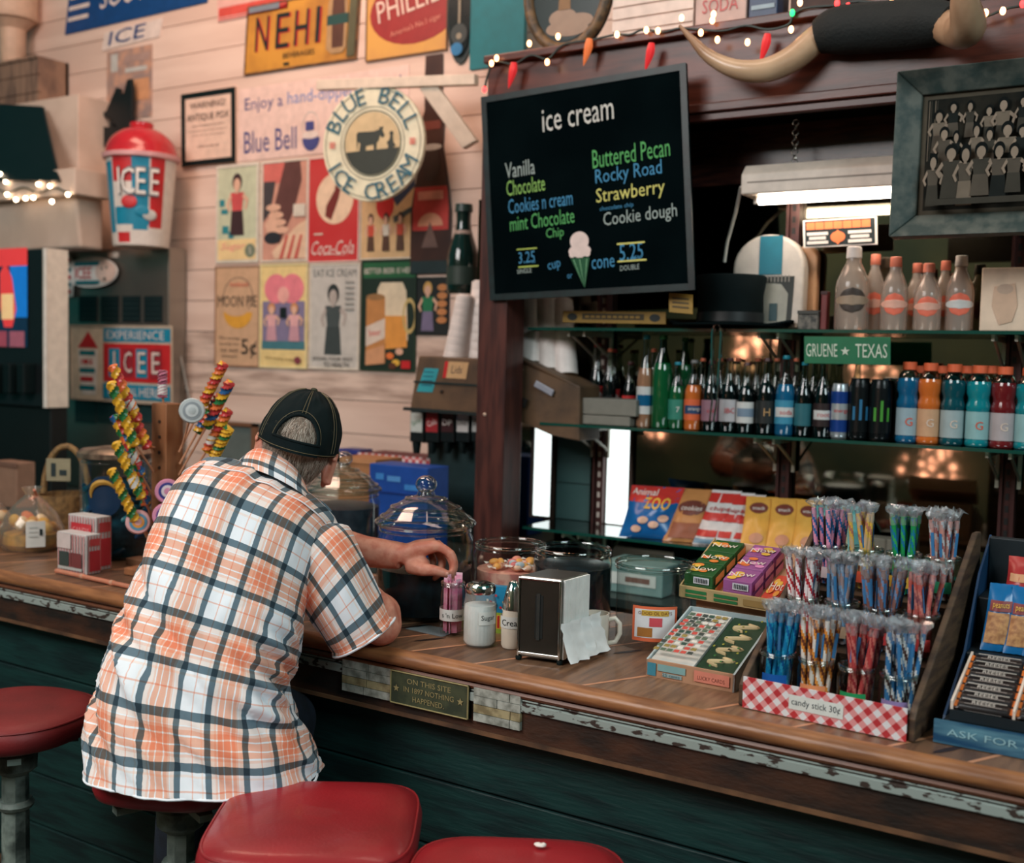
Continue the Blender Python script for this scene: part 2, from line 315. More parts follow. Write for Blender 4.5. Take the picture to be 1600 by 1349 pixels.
g=G(); g.b2((-6.6,1.64,.0),(1.6,1.905,.16),K((92,66,46),.6,two=(60,46,36),stretch=(1,5,5),vs=8)); g.out('foot_step',t,bev=.01)
# brass plaque on the apron
pl=Pl(at(610,1046,y=1.846),(.2,0,0),(0,0,-.071)); br=K((78,84,62),.5,.3,two=(58,66,52),vs=30); br2=K((164,150,104),.45,.3)
t=TH('plaque','small brass joke plaque with raised letters and two stars on the counter edge','plaque',tuple(pl.p(.5,1)))
g=G(); g.slab(pl,0,0,1,1,.010,br,-.011); g.k=-.001; 
for a in[(0,0,1,.04),(0,.96,1,1),(0,0,.014,1),(.986,0,1,1)]: g.slab(pl,*a,.012,br2,-.011)
g.out('plate',t,bev=.001)
g=G(); g.k=-.0005
for tx,s,tt,w_ in[('ON THIS SITE',.5,.25,.56),('IN 1897 NOTHING',.5,.5,.64),('HAPPENED.',.5,.76,.40)]: g.pt(pl,tx,s,tt,.16,br2,w=w_)
for s in(.085,.905): g.pp(pl,[(s+(.042 if j%2==0 else .018)*math.cos(R(90+36*j)),.52-(.042 if j%2==0 else .018)*math.sin(R(90+36*j))*2.8) for j in range(10)],br2)
g.out('raised_lettering',t)

# ---------------------------------------------------------------- bar stools
vin=K((158,32,40),.36,two=(128,26,32),vs=3,bump=.12,bs=160,coat=.15); vin2=K((128,36,38),.5,two=(100,28,30),vs=4,bump=.12,bs=160); iron=K((132,146,138),.55,two=(60,70,66),vs=18,bump=.3,bs=60)
def stool(x,y,label,sq,rz,m,s=.185,zs=.745):
    t=TH('bar_stool',label,'bar stool',(x,y,0),rz,'red vinyl counter stools')
    pr=[(.0001,.0),(s*.86,.0),(s*.97,.012),(s,.03),(s*1.005,.045),(s*.985,.062),(s*.93,.076),(s*.8,.085),(s*.5,.091),(s*.2,.092),(.0001,.092)]
    g=G(); g.lathe([(r,zs-.067+z*.8) for r,z in pr],m,n=72,sq=sq,caps=False); g.out('seat_cushion',t,world=False,auto=80)
    g=G(); k=[];
    for i in range(73):
        a=2*PI*i/72; c,s_=math.cos(a),math.sin(a); q=(abs(c)**sq+abs(s_)**sq)**(-1/sq) if sq else 1; k.append((c*q*s*.965,s_*q*s*.965,zs-.067+.069*.8))
    g.tube(k,.0028,m,6); g.out('piping',t,world=False)
    g=G(); g.lathe([(.10,zs-.078),(.10,zs-.068),(.02,zs-.067)],iron,n=20); 
    for i in range(4): a=PI/4+i*PI/2; g.box((.085*math.cos(a),.085*math.sin(a),zs-.088),(.10,.028,.014),iron,rotm(rz=a))
    g.lathe([(.03,zs-.16),(.048,zs-.145),(.05,zs-.11),(.036,zs-.095),(.05,zs-.08)],iron,n=12); g.out('seat_bracket',t,world=False)
    g=G(); g.lathe([(.034,.09),(.031,.35),(.029,zs-.16)],iron,n=8,sm=False); g.lathe([(.036,zs-.24),(.042,zs-.23),(.036,zs-.22)],iron,n=12); g.out('post',t,world=False)
    g=G(); g.lathe([(.15,0),(.15,.02),(.13,.035),(.06,.06),(.045,.10)],iron,n=20); g.out('base_flange',t,world=False)
    return t
stool(-1.315,1.475,'empty red bar stool with rounded square seat, nearest the camera',4.5,R(33),vin,.186,.80)
stool(-1.745,1.55,'red bar stool the man in the plaid shirt sits on',3.4,R(24),vin,.152,zs=.797)
stool(-2.285,1.54,'empty dull red round bar stool left of the seated man',2.3,R(10),vin2,.175,zs=.80)
stool(-.90,1.49,'red bar stool cut off by the bottom edge, right of the square stool',4,R(30),vin,zs=.788)
g=G(); g.sph((-.925,1.60,.799),(.010,.006,.004),WHITE,6); g.sph((-.919,1.604,.799),(.005,.006,.004),WHITE,6); tag(g.out('paper_scrap',org=(-.922,1.60,.795)),'tiny white paper scrap on the rightmost stool seat','paper scrap')
# ================================================================ the board wall: tin signs and posters
def sign(name,label,cat,pl,base,th=.006,border=None,bw=.03,group=None,bev=.001,off=.001):
    """flat sign hung on a plane: the panel with its artwork builder, root at the bottom edge"""
    t=TH(name,label,cat,tuple(pl.p(.5,1)),group=group)
    g=G(); g.slab(pl,0,0,1,1,th,base,off); g.out('panel',t,bev=bev)
    if border:
        g=G(); b=bw; c=bw*pl.W/pl.Hh
        for a in[(0,0,1,c),(0,1-c,1,1),(0,c,b,1-c),(1-b,c,1,1-c)]: g.slab(pl,*a,.004,border,off+th-.001)
        g.out('frame',t)
    g=G(); g.k=off+th+.0004; return t,g
def person(g,pl,s,t,h,skin,hair,top,bot,asp=.5):   # a small plain painted figure
    a=asp*h*pl.Hh/pl.W
    g.pp(pl,[(s-.30*a,t+.30*h),(s+.30*a,t+.30*h),(s+.22*a,t+.62*h),(s-.22*a,t+.62*h)],top)
    g.pp(pl,[(s-.25*a,t+.6*h),(s+.25*a,t+.6*h),(s+.32*a,t+h),(s-.32*a,t+h)],bot)
    g.pp(pl,[(s-.30*a,t+.31*h),(s-.5*a,t+.5*h),(s-.36*a,t+.62*h),(s-.3*a,t+.58*h),(s-.38*a,t+.5*h),(s-.24*a,t+.38*h)],skin)
    g.pp(pl,[(s+.30*a,t+.31*h),(s+.52*a,t+.42*h),(s+.42*a,t+.60*h),(s+.34*a,t+.57*h),(s+.4*a,t+.45*h),(s+.24*a,t+.38*h)],skin)
    g.pe(pl,s,t+.13*h,.22*a,.14*h,hair); g.pe(pl,s,t+.18*h,.15*a,.11*h,skin); g.pr(pl,s-.06*a,t+.26*h,s+.06*a,t+.32*h,skin)
sk=K((222,176,150)); hr=K((70,44,36)); 
# southern ice
pl=qpl((103,55),(325,4),(112,-30),YW); sb=K((20,66,122)); sw=K((224,206,196))
t,g=sign('ice_sign','blue and white tin sign reading SOUTHERN ICE at the top left of the wall','sign',Pl(pl.o+pl.ey,pl.ex,-pl.ey),sb)
p_=Pl(pl.o+pl.ey,pl.ex,-pl.ey); g.pt(p_,'SOUTHERN',.58,.47,.42,sw,w=.66)
for k in(.30,.50,.70): g.pr(p_,.015,k,.17,k+.075,sw)
g.out('lettering',t)
q=qpl((165,52),(256,28),(160,80),YW); g=G(); g.slab(q,0,0,1,1,.005,sw,.0); g.k=.007; g.pt(q,'ICE',.42,.42,.78,sb,w=.62); 
g.out('lower_plate',t)
pl=wpl(168,82,238,182,YW); t,g=sign('worn_poster','faded orange and grey torn poster under the blue ice sign','poster',pl,K((196,150,126),.7,two=(150,128,122),vs=14),.003)
for s0,t0,s1,t1,c in[(.1,.05,.25,.3,LG),(.4,.1,.95,.2,K((170,140,130))),(.42,.28,.9,.34,LG),(.55,.45,.95,.75,K((208,150,110))),(.15,.5,.4,.9,K((160,130,120)))]: g.pr(pl,s0,t0,s1,t1,c)
g.out('artwork',t)
# red-edged sign cut by the top
pl=wpl(342,-30,452,14,YW); t,g=sign('red_trim_sign','cream sign with red stripe cut off by the top edge, left of the yellow sign','sign',pl,K((220,170,160)))
g.pr(pl,.02,.68,.98,.90,K((206,80,70))); g.pr(pl,.02,.93,.98,.96,RED); g.out('artwork',t)
# NEHI
pl=wpl(385,42,566,115,YW); pl=Pl(at(389,12,y=YW),at(566,-22,y=YW)-at(389,12,y=YW),at(383,119,y=YW)-at(389,12,y=YW))
mus=K((206,146,58),.5,two=(168,112,48),vs=5,bump=.15); nb=K((16,30,32))
t,g=sign('soda_sign','rusty mustard tin sign with black letters NEHI and a soda bottle','sign',pl,mus,border=K((120,82,52),.6,two=(60,44,36)),bw=.012)
for q,s in zip('NEHI',(.15,.34,.51,.655)):
    g.pt(pl,q,s+.012,.44,.50,RED,w=.12 if q!='I' else .035); g.pt(pl,q,s,.43,.50,nb,w=.12 if q!='I' else .035)
g.pt(pl,'BEVERAGES',.50,.80,.075,nb,w=.28); g.pr(pl,.02,.02,.30,.10,K((120,130,140))); g.pr(pl,.37,.9,.42,.94,nb)
g.pp(pl,[(.76,-.0),(.88,-.0),(.905,.2),(.91,.8),(.88,.88),(.79,.88),(.74,.8),(.74,.2)],K((170,136,96))); g.pp(pl,[(.78,.05),(.87,.05),(.885,.3),(.885,.8),(.79,.8),(.775,.3)],K((84,52,40))); g.pr(pl,.735,.34,.915,.48,K((30,70,66))); g.pr(pl,.92,.02,.985,.95,K((86,84,60)))
g.out('artwork',t)
# PHILLIES
pl=Pl(at(575,-34,y=YW),at(703,-60,y=YW)-at(575,-34,y=YW),at(573,98,y=YW)-at(575,-34,y=YW)); yl=K((216,160,80),.5,two=(196,140,84),vs=4)
t,g=sign('cigar_sign','yellow tin sign with a red oval and cream letters PHILLIES','sign',pl,yl,border=K((90,62,44)),bw=.012)
g.pe(pl,.60,.47,.55,.40,K((150,40,40))); g.out('oval',t)
g=G(); g.k=.0095; g.pt(pl,'PHILLIES',.57,.36,.26,K((226,196,180)),w=.86,rot=.17); g.pt(pl,'America\'s No.1 cigar',.62,.67,.085,K((220,140,120)),w=.62,rot=.17); g.out('lettering',t)
# oval guitar mirror
pl=wpl(703,-60,742,98,YW); t=TH('oval_plaque','tall dark oval plaque hanging right of the red oval sign','plaque',tuple(pl.p(.5,1)))
g=G(); n=40
for rr,k,m in[(1,.0,DGRY),(.86,.007,K((24,34,36),.25))]: g.prism([pl.p(.5+.5*rr*math.cos(2*PI*i/n),.5+.5*rr*math.sin(2*PI*i/n),.001+k) for i in range(n)],pl.n*.008,m)
g.k=.018; g.out('oval_board',t)
g=G(); g.k=.019; c=K((150,140,120)); g.pr(pl,.46,.05,.54,.62,c); g.pe(pl,.5,.72,.3,.10,K((50,60,60))); g.pe(pl,.42,.86,.22,.06,K((40,120,170))); g.pe(pl,.5,.74,.1,.03,c); g.out('artwork',t)
# warning notice
pl=Pl(at(287,149,y=YW),at(371,131,y=YW)-at(287,149,y=YW),at(288,262,y=YW)-at(287,149,y=YW)); pl.ex[2]=0
t,g=sign('framed_notice','black framed paper notice headed WARNING','framed notice',pl,K((228,196,176)),.012,BLACK,.07); ink=K((86,70,66))
for tx,tt,h,w_ in[('WARNING!',.18,.085,.66),('ANTIQUE POX',.35,.11,.78),('very contagious to adults',.46,.03,.6),('Symptoms: continual complaint',.53,.022,.7),('about lack of new antiques',.59,.022,.6),('is found on this wall',.74,.03,.4)]:
    g=G(); g.k=.0155; g.pt(pl,tx,.5,tt,h,ink,w=w_); g.out('text_line',t)
# banner
pl=Pl(at(374,140,y=YW),at(640,92,y=YW)-at(374,140,y=YW),at(374,253,y=YW)-at(374,140,y=YW)); pl.ex[2]=0; bl=K((70,74,130)); lb=K((120,140,190))
t,g=sign('ice_cream_banner','pale banner reading Enjoy a hand-dipped scoop behind the round hanging sign','banner',pl,K((228,196,184),.6),.002)
g.pt(pl,'Enjoy a',.16,.25,.22,bl,w=.24); g.pt(pl,'hand-dipped',.51,.24,.22,lb,w=.40); g.pt(pl,'scoop!',.86,.22,.22,bl,w=.2); g.out('top_line',t); g=G(); g.k=.004
g.pt(pl,'Blue Bell',.20,.75,.30,bl,w=.33); g.ring(pl,.45,.62,.05,.19,.06,LG); g.pe(pl,.452,.78,.052,.17,bl,180,360); g.pr(pl,.42,.56,.47,.68,bl); g.pe(pl,.45,.74,.05,.05,sw)
g.out('lettering',t)
# round hanging sign on its bracket
cx=at(582,224,y=3.30); rr=.215; 
t=TH('hanging_sign','round cream hanging sign lettered BLUE BELL ICE CREAM with a cow','hanging sign',tuple(cx-np.array([0,0,rr]))); dv=at(657,224,y=3.30)-at(507,224,y=3.30); dv[2]=0; dv/=np.linalg.norm(dv); vv=np.array([math.cos(.17),math.sin(.17),0]); 
pl=Pl(cx-vv*.215+np.array([0,0,.215]),vv*.43,(0,0,-.43)); cr=K((226,216,186),.4); bg=K((96,92,70)); tl=K((24,92,110)); n=56
g=G(); g.prism([pl.p(.5+.5*math.cos(2*PI*i/n),.5+.5*math.sin(2*PI*i/n),-.02) for i in range(n)],pl.n*.02,cr); g.out('disc',t,bev=.003); g=G(); [g.tube([pl.p(q,.03,-.01),pl.p(q,-.06,-.01)],.003,DGRY,6) for q in(.42,.58)]; g.out('hanger',t)
g=G(); [g.ring(pl,.5,.5,a,a,b,bg,64) for a,b in[(.47,.012),(.315,.02),(.285,.035)]]; g.pe(pl,.5,.5,.268,.268,K((206,178,134)),n=48); g.out('rings',t)
ck=K((44,48,38)); g=G(); g.k=.004; g.pe(pl,.5,.5,.268,.268,ck,195,350,30); g.pp(pl,[(.36,.40),(.52,.40),(.575,.385),(.565,.36),(.585,.37),(.61,.36),(.60,.395),(.625,.44),(.60,.455),(.575,.435),(.565,.475),(.545,.50),(.542,.585),(.522,.585),(.515,.51),(.44,.52),(.435,.585),(.375,.585),(.385,.50),(.36,.48),(.353,.56),(.345,.42)],ck)
g.pp(pl,[(.68,.44),(.70,.44),(.71,.50),(.735,.53),(.715,.535),(.715,.585),(.70,.585),(.69,.55),(.67,.585),(.655,.58),(.66,.53),(.645,.50),(.67,.48)],ck); g.pe(pl,.69,.425,.018,.02,ck); g.out('cow_emblem',t)
g=G(); g.k=.005; g.arc(pl,'BLUE BELL',.5,.5,.178,.062,tl,165,15); g.arc(pl,'ICE CREAM',.5,.5,.178,.062,tl,200,340,True); g.out('lettering',t)
g=G(); g.k=.005
for s in(.105,.895):
    for j in range(3): g.pr(pl,s-.028,.475+.02*j,s+.028,.487+.02*j,K((220,120,110)))
g.out('red_marks',t)
# bracket arm on the wall side
a0=np.array(at(494,132,y=3.275)); a1=np.array(at(741,123,y=3.325)); t=TH('sign_bracket','cream wooden bracket with slanted brace carrying the round sign','bracket',tuple(a1)); bw=K((220,200,180),.5)
g=G(); d=a1-a0; L_=np.linalg.norm(d); d/=L_; g.hexa([a0+np.array(q) for q in[(0,0,-.02)]]+[a1+np.array((0,0,-.02)),a1+np.array((0,.03,-.02)),a0+np.array((0,.03,-.02)),a0+np.array((0,0,.018)),a1+np.array((0,0,.018)),a1+np.array((0,.03,.018)),a0+np.array((0,.03,.018))],bw); g.out('arm',t,bev=.003)
b0=np.array(at(665,132,y=3.32)); b1=np.array(at(733,226,y=3.36)); g=G(); o=np.array([.03,0,.012]); g.hexa([b0-o,b0+o,b0+o+np.array((0,.026,0)),b0-o+np.array((0,.026,0)),b1-o,b1+o,b1+o+np.array((0,.026,0)),b1-o+np.array((0,.026,0))],bw); g.out('brace',t,bev=.004)
# ---- tin posters, upper row
def poster(px_,label,base,border,bw=.05,name='poster',cat='poster'):
    pl=wpl(*px_,YW); t,g=sign(name,label,cat,pl,base,.004,border,bw,group='tin posters on the board wall'); return pl,t,g
pale=K((216,206,190)); 
pl,t,g=poster((340,260,405,410),'pale green poster of a dark-haired woman in red, left end of upper row',K((196,200,170)),pale)
for a,b in[((.08,.35),(.2,.42)),((.12,.45),(.28,.5)),((.15,.62),(.3,.7)),((.3,.68),(.42,.75))]: g.pr(pl,*a,*b,K((40,130,140)))
person(g,pl,.50,.1,.62,sk,K((60,40,44)),K((204,84,84)),K((60,40,44)),.5)
g.pr(pl,.05,.76,.95,.97,K((236,206,150))); g.pt(pl,'Sugar',.42,.84,.09,PINK,w=.55,sh=.3); g.pe(pl,.82,.88,.12,.07,K((120,130,110))); g.pt(pl,'5',.82,.88,.06,pale); g.out('artwork',t)
pl,t,g=poster((411,254,482,408),'poster of a hand gripping a dark bottle, second in the upper row',K((206,150,130)),pale,.03)
g.pr(pl,.04,.02,.5,.22,K((210,110,100))); g.pp(pl,[(.5,.02),(.82,.02),(.86,.2),(.70,.5),(.4,.82),(.12,.76),(.3,.4)],K((98,62,58))); g.pp(pl,[(.04,.2),(.3,.2),(.2,.5),(.04,.6)],K((70,64,66)))
for j in range(4): g.pe(pl,.26+.06*j,.46+.075*j,.16,.035,sk)
g.pp(pl,[(.08,.62),(.3,.5),(.36,.7),(.18,.78)],sk); g.pe(pl,.25,.76,.18,.06,K((40,44,50))); g.pp(pl,[(.25,.9),(.8,.64),(.97,.6),(.97,.97),(.3,.97)],K((226,190,160))); 
for j in range(3): g.pp(pl,[(.4+.16*j,.97),(.55+.15*j,.74),(.6+.15*j,.74),(.48+.16*j,.97)],K((196,90,80)))
g.pr(pl,.7,.44,.95,.56,pale); g.out('artwork',t)
cr_=K((196,46,50),.4,two=(206,84,80),vs=1.5); pl,t,g=poster((484,248,562,409),'red tin sign with a bottle in a pale disc and white script Coca-Cola',cr_,K((226,196,186)),.02,'soda_tin_sign','sign')
g.pe(pl,.52,.40,.36,.24,K((236,206,176))); g.pp(pl,[(.56,.2),(.66,.2),(.64,.3),(.60,.40),(.46,.6),(.34,.56),(.36,.46),(.52,.32)],K((120,48,44))); g.pt(pl,'Coca-Cola',.5,.86,.13,sw,w=.84,sh=.35); g.pr(pl,.12,.72,.3,.735,pale); g.pp(pl,[(.2,.93),(.5,.915),(.8,.94),(.5,.925)],sw); g.out('artwork',t)
pl,t,g=poster((566,245,650,404),'sandy poster of people under red and navy shapes, right of red tin sign',K((214,176,130)),pale,.02)
g.pp(pl,[(.45,.3),(.62,.34),(.98,.02),(.98,.32),(.66,.5)],K((60,70,96))); g.pp(pl,[(.02,.02),(.9,.02),(.5,.4),(.02,.42)],K((190,170,160))); g.pe(pl,.45,.48,.16,.14,K((206,50,48))); g.pp(pl,[(.6,.6),(.96,.5),(.96,.55),(.62,.66)],K((80,84,84)))
for s in(.2,.48,.74): person(g,pl,s,.56,.36,sk,hr,K((200,80,60)) if s!=.48 else pale,K((90,62,48)),.4)
g.out('artwork',t)
# bottle-shaped thermometer sign
A=at(680,86,y=YW); Z=at(680,428,y=YW); t=TH('bottle_sign','tall bottle-shaped tin sign in brown with a red label','sign',tuple(Z)); bb=K((74,46,38),.4,two=(54,36,34),vs=5); hh=A[2]-Z[2]
half=[(.040,0),(.042,.1),(.040,.25),(.055,.3),(.05,.42),(.085,.62),(.098,.72),(.096,1.0)]; xs=[(A[0]+w_*(1 if s>0 else -1),YW-.001,A[2]-hh*f) for s,it in((1,half),(-1,half[::-1])) for w_,f in it]
g=G(); g.prism(xs[::-1],(0,-.008,0),bb); g.out('bottle_panel',t,bev=.002)
bp=Pl((A[0]-.1,YW-.009,A[2]),(.2,0,0),(0,0,-hh)); g=G(); lrd=K((190,62,56)); g.pp(bp,[(.12,.6),(.88,.6),(.93,.70),(.93,.80),(.07,.80),(.07,.70)],lrd); g.pe(bp,.5,.78,.3,.06,K((214,150,120)),0,180); g.pr(bp,.3,.30,.7,.34,K((120,60,50))); g.pe(bp,.5,.5,.2,.08,K((60,44,40))); g.pp(bp,[(.3,.88),(.5,.76),(.7,.88)],K((110,84,76))); g.pr(bp,.05,.94,.95,1.0,DGRY); g.pr(bp,.2,.62,.8,.66,K((226,150,130))); g.pe(bp,.5,.42,.25,.015,LG); g.out('label',t)
# ---- lower row
pl,t,g=poster((338,417,406,574),'tan poster lettered MOON PIE with 5 cents, left end of lower row',K((206,166,132)),K((150,112,88)),.02)
g.ring(pl,.52,.30,.33,.19,.04,ink); g.pe(pl,.52,.46,.32,.16,K((222,160,60)),180,360); g.pe(pl,.48,.42,.28,.08,K((206,166,132))); g.pt(pl,'MOON PIE',.5,.35,.11,nb,w=.88); g.pt(pl,'The energy',.34,.72,.03,nb,w=.48); g.pt(pl,'food for you',.34,.78,.03,nb,w=.45); g.pt(pl,'to eat',.34,.84,.03,nb,w=.4); g.pt(pl,'always',.34,.90,.03,nb,w=.36); g.pt(pl,'5¢',.78,.82,.19,nb,w=.34); g.pt(pl,'lookout',.56,.18,.05,K((214,110,90)),w=.4); g.out('artwork',t)
pl,t,g=poster((408,413,481,577),'pale yellow poster of two seated girls with pink balloons, second in the lower row',K((232,204,140)),K((226,210,160)),.03)
g.pr(pl,.06,.36,.94,.74,K((130,120,150))); g.pr(pl,.05,.74,.95,.82,K((70,120,130))); [g.pe(pl,s,.24,.24,.14,K((232,130,140))) for s in(.34,.68)]; g.pe(pl,.5,.3,.12,.08,K((236,170,160)))
for s in(.26,.74): person(g,pl,s,.38,.36,sk,K((206,140,90)),K((226,170,170)),K((200,150,160)),.6)
g.pt(pl,'best wishes today',.45,.91,.04,K((120,100,60)),w=.6,rot=-.06); g.pe(pl,.82,.92,.07,.035,K((130,60,70))); g.pr(pl,.45,.42,.58,.52,nb); g.out('artwork',t)
gi=K((70,78,78)); pl,t,g=poster((486,413,562,579),'grey poster of a woman holding a cup, reading SPOON YOUR WAY TO HEALTH',K((196,190,182)),pale,.03)
g.pt(pl,'EAT ICE CREAM',.5,.09,.07,gi,w=.84); person(g,pl,.48,.2,.66,K((176,164,156)),K((44,50,50)),gi,K((60,68,68)),.5); g.pt(pl,'SPOON YOUR WAY',.48,.90,.035,nb,w=.8); g.pt(pl,'TO HEALTH',.56,.955,.045,nb,w=.5)
for j in range(6): g.pr(pl,.72,.17+.05*j,.9,.19+.05*j,K((150,146,140)))
g.out('artwork',t)
dg=K((26,44,34)); pl,t,g=poster((567,408,650,582),'dark green poster of a beer can beside a full glass mug',dg,K((40,62,44)),.02)
g.pr(pl,.03,.02,.97,.16,K((40,96,60))); g.pt(pl,'BETTER BEER IS HERE',.5,.095,.05,sw,w=.9); g.pp(pl,[(.3,.26),(.36,.2),(.75,.2),(.82,.28),(.86,.72),(.5,.76),(.3,.7)],K((226,206,176))); g.pp(pl,[(.44,.5),(.82,.5),(.85,.78),(.46,.8)],K((222,150,70))); g.ring(pl,.88,.5,.12,.16,.25,K((196,170,110)))
g.pp(pl,[(.1,.34),(.44,.32),(.46,.93),(.1,.95)],K((190,130,76))); g.pe(pl,.27,.33,.17,.03,K((150,110,70))); g.pp(pl,[(.1,.60),(.45,.52),(.45,.70),(.1,.78)],K((214,196,180))); g.pt(pl,'beer',.27,.65,.06,RED,w=.22,rot=.1); g.pp(pl,[(.1,.82),(.45,.76),(.45,.93),(.1,.95)],K((206,150,110))); [g.pe(pl,s,q,.07,.03,c) for s,q,c in[(.55,.86,ORG),(.66,.92,YEL),(.72,.82,sk),(.6,.95,BRN)]]; g.pr(pl,.76,.9,.92,.97,RED); g.out('artwork',t)
pl,t,g=poster((652,434,702,524),'small black poster of a woman in a green top, right end of lower row',K((30,34,34)),nb,.02)
person(g,pl,.36,.08,.85,sk,K((206,160,90)),K((40,120,80)),K((120,110,140)),.5); [g.pe(pl,.8,.18+.14*j,.15,.06,K((196,130,80))) for j in range(5)]; g.out('artwork',t)

# ---------------------------------------------------------------- far left: white cupboard, drink machines
wh=K((222,196,178),.55,two=(208,182,164),vs=5)
t=TH('wall_cupboard','white painted board cupboard high on the wall above the drink machines','cupboard',tuple(at(20,388,y=3.3)))
a=at(-70,178,y=3.36); b=at(122,388,y=3.36); g=G(); g.b2((a[0],3.36,b[2]),(b[0],3.549,a[2]),wh); g.out('body',t,bev=.003)
a=at(121,178,y=3.5); b=at(146,386,y=3.5); g=G(); g.b2((a[0],3.44,b[2]),(b[0],3.549,a[2]),wh); g.out('corner_board',t,bev=.003)
a=at(-70,287,y=3.2); b=at(114,386,y=3.2); g=G(); g.prism([(a[0],3.36,a[2]),(a[0],3.2,a[2]-.02),(a[0],3.24,b[2]),(a[0],3.36,b[2])],(b[0]-a[0],0,0),wh); g.out('hood',t,bev=.012)
a=at(-70,282,y=3.16); b=at(117,303,y=3.16); g=G(); g.b2((a[0],3.16,b[2]),(b[0],3.36,a[2]),wh); g.out('ledge',t,bev=.004)
# lemonade board
A,B_,C_,D=[np.array(at(u,v,y=q)) for u,v,q in[(-60,160,3.33),(70,168,3.33),(96,284,3.15),(-60,282,3.15)]]; t=TH('drink_board','black slanted board with lemons reading Soft Frozen Lemonade','sign board',tuple((C_+D)/2))
g=G(); g.hexa([D,C_,B_,A]+[q+np.array((0,-.012,.003)) for q in(D,C_,B_,A)],K((14,26,28),.4)); g.out('panel',t,bev=.002)
pl=Pl(A+np.array((0,-.0125,.003)),(B_-A)*1.18,D-A); g=G(); le=K((226,186,104)); g.pp(pl,[(.30,.28),(.42,.25),(.46,.30),(.50,.82),(.30,.82)],K((226,190,120))); g.pe(pl,.60,.70,.11,.17,le); g.pe(pl,.73,.82,.09,.10,le); g.pe(pl,.38,.55,.06,.10,K((200,200,180)))
for tx,tt in(('Soft',.28),('Frozen',.42),('Lemonade',.56)): g.pt(pl,tx,.71+.02*tt,tt,.07,LG,w=.10+.02*len(tx)-.02)
g.out('artwork',t)
# fairy lights on the ledge
bulbm=K((255,226,190),emit=14,var=.01); t=TH('fairy_lights','string of small warm white fairy lights along the white ledge','string lights',tuple(at(50,300,y=3.15)))
pts=[(0,272),(9,284),(11,304),(25,312),(40,310),(52,309),(60,288),(78,291),(81,315),(106,304)]
g=G(); g.tube([np.array(at(u,297+4*math.sin(u*.13),y=3.152)) for u in range(-30,112,6)],.004,K((30,50,44)),5); g.out('wire',t)
for u,v in pts: g=G(); g.sph(at(u,v,y=3.146),.009,bulbm,6); g.out('bulb',t)
# crate, cup tower
a=at(-40,106,y=3.38); b=at(60,170,y=3.38); t=TH('wooden_crate','grey weathered wooden crate on top of the white cupboard','crate',((a[0]+b[0])/2,3.45,at(20,178,y=3.38)[2]))
g=G(); cw=K((150,118,98),.7,two=(112,88,76),stretch=(4,1,.6),vs=10); zb=at(20,178,y=3.38)[2]
for k in range(3): g.b2((a[0],3.38,zb+(a[2]-zb)*k/3+.002),(b[0],3.395,zb+(a[2]-zb)*(k+1)/3-.002),cw)
g.b2((a[0],3.395,zb),(a[0]+.012,3.545,a[2]),cw); g.b2((b[0]-.012,3.395,zb),(b[0],3.545,a[2]),cw); g.b2((a[0],3.53,zb),(b[0],3.545,a[2]),cw); g.b2((a[0],3.395,zb),(b[0],3.53,zb+.01),cw); g.out('slats',t); g=G(); g.b2((a[0],3.37,a[2]-.012),(b[0],3.38,a[2]),cw); g.out('top_rail',t)
c=at(14,104,y=3.42); t=TH('plaster_cone_cup','big cream ice cream cone cup standing on the grey crate','display cup',(c[0],3.44,a[2])); g=G(); s=.115
g.lathe([(.0,.0),(.05,0),(.06,.02),(.062,.17),(.10,.21),(.115,.22),(.122,.36),(.10,.365),(.0,.365)],K((214,176,150),.5),n=24); g.out('cup_body',t,world=False); g=G(); g.lathe([(.10,.21),(.118,.215),(.122,.235),(.11,.24)],K((214,176,150)),n=24); g.out('rim_band',t,world=False)
# black cat silhouette
pl=Pl(at(157,118,y=3.50),at(216,118,y=3.50)-at(157,118,y=3.50),at(157,232,y=3.50)-at(157,118,y=3.50)); blk=K((14,20,22),.5)
t=TH('bird_ornament','black bird-shaped metal ornament on the wall above the frozen drink cup','ornament',tuple(pl.p(.5,1)))
g=G(); g.prism([pl.p(*q) for q in[(.02,.50),(.14,.49),(.30,.30),(.42,.16),(.50,.17),(.52,.26),(.62,.24),(.70,.06),(.80,.04),(.84,.2),(.82,.52),(.86,.62),(.74,.72),(.6,.7),(.5,.76),(.42,.72),(.38,.66),(.3,.60),(.08,.56)]],(0,.018,0),blk); g.out('bird_body',t,bev=.002)
g=G(); g.slab(pl,.08,.70,.45,.98,.03,blk,-.03); g.slab(pl,.80,.60,1.1,.78,.03,blk,-.03); g.slab(pl,.2,.6,.3,.72,.02,blk,-.03); g.out('perch',t)
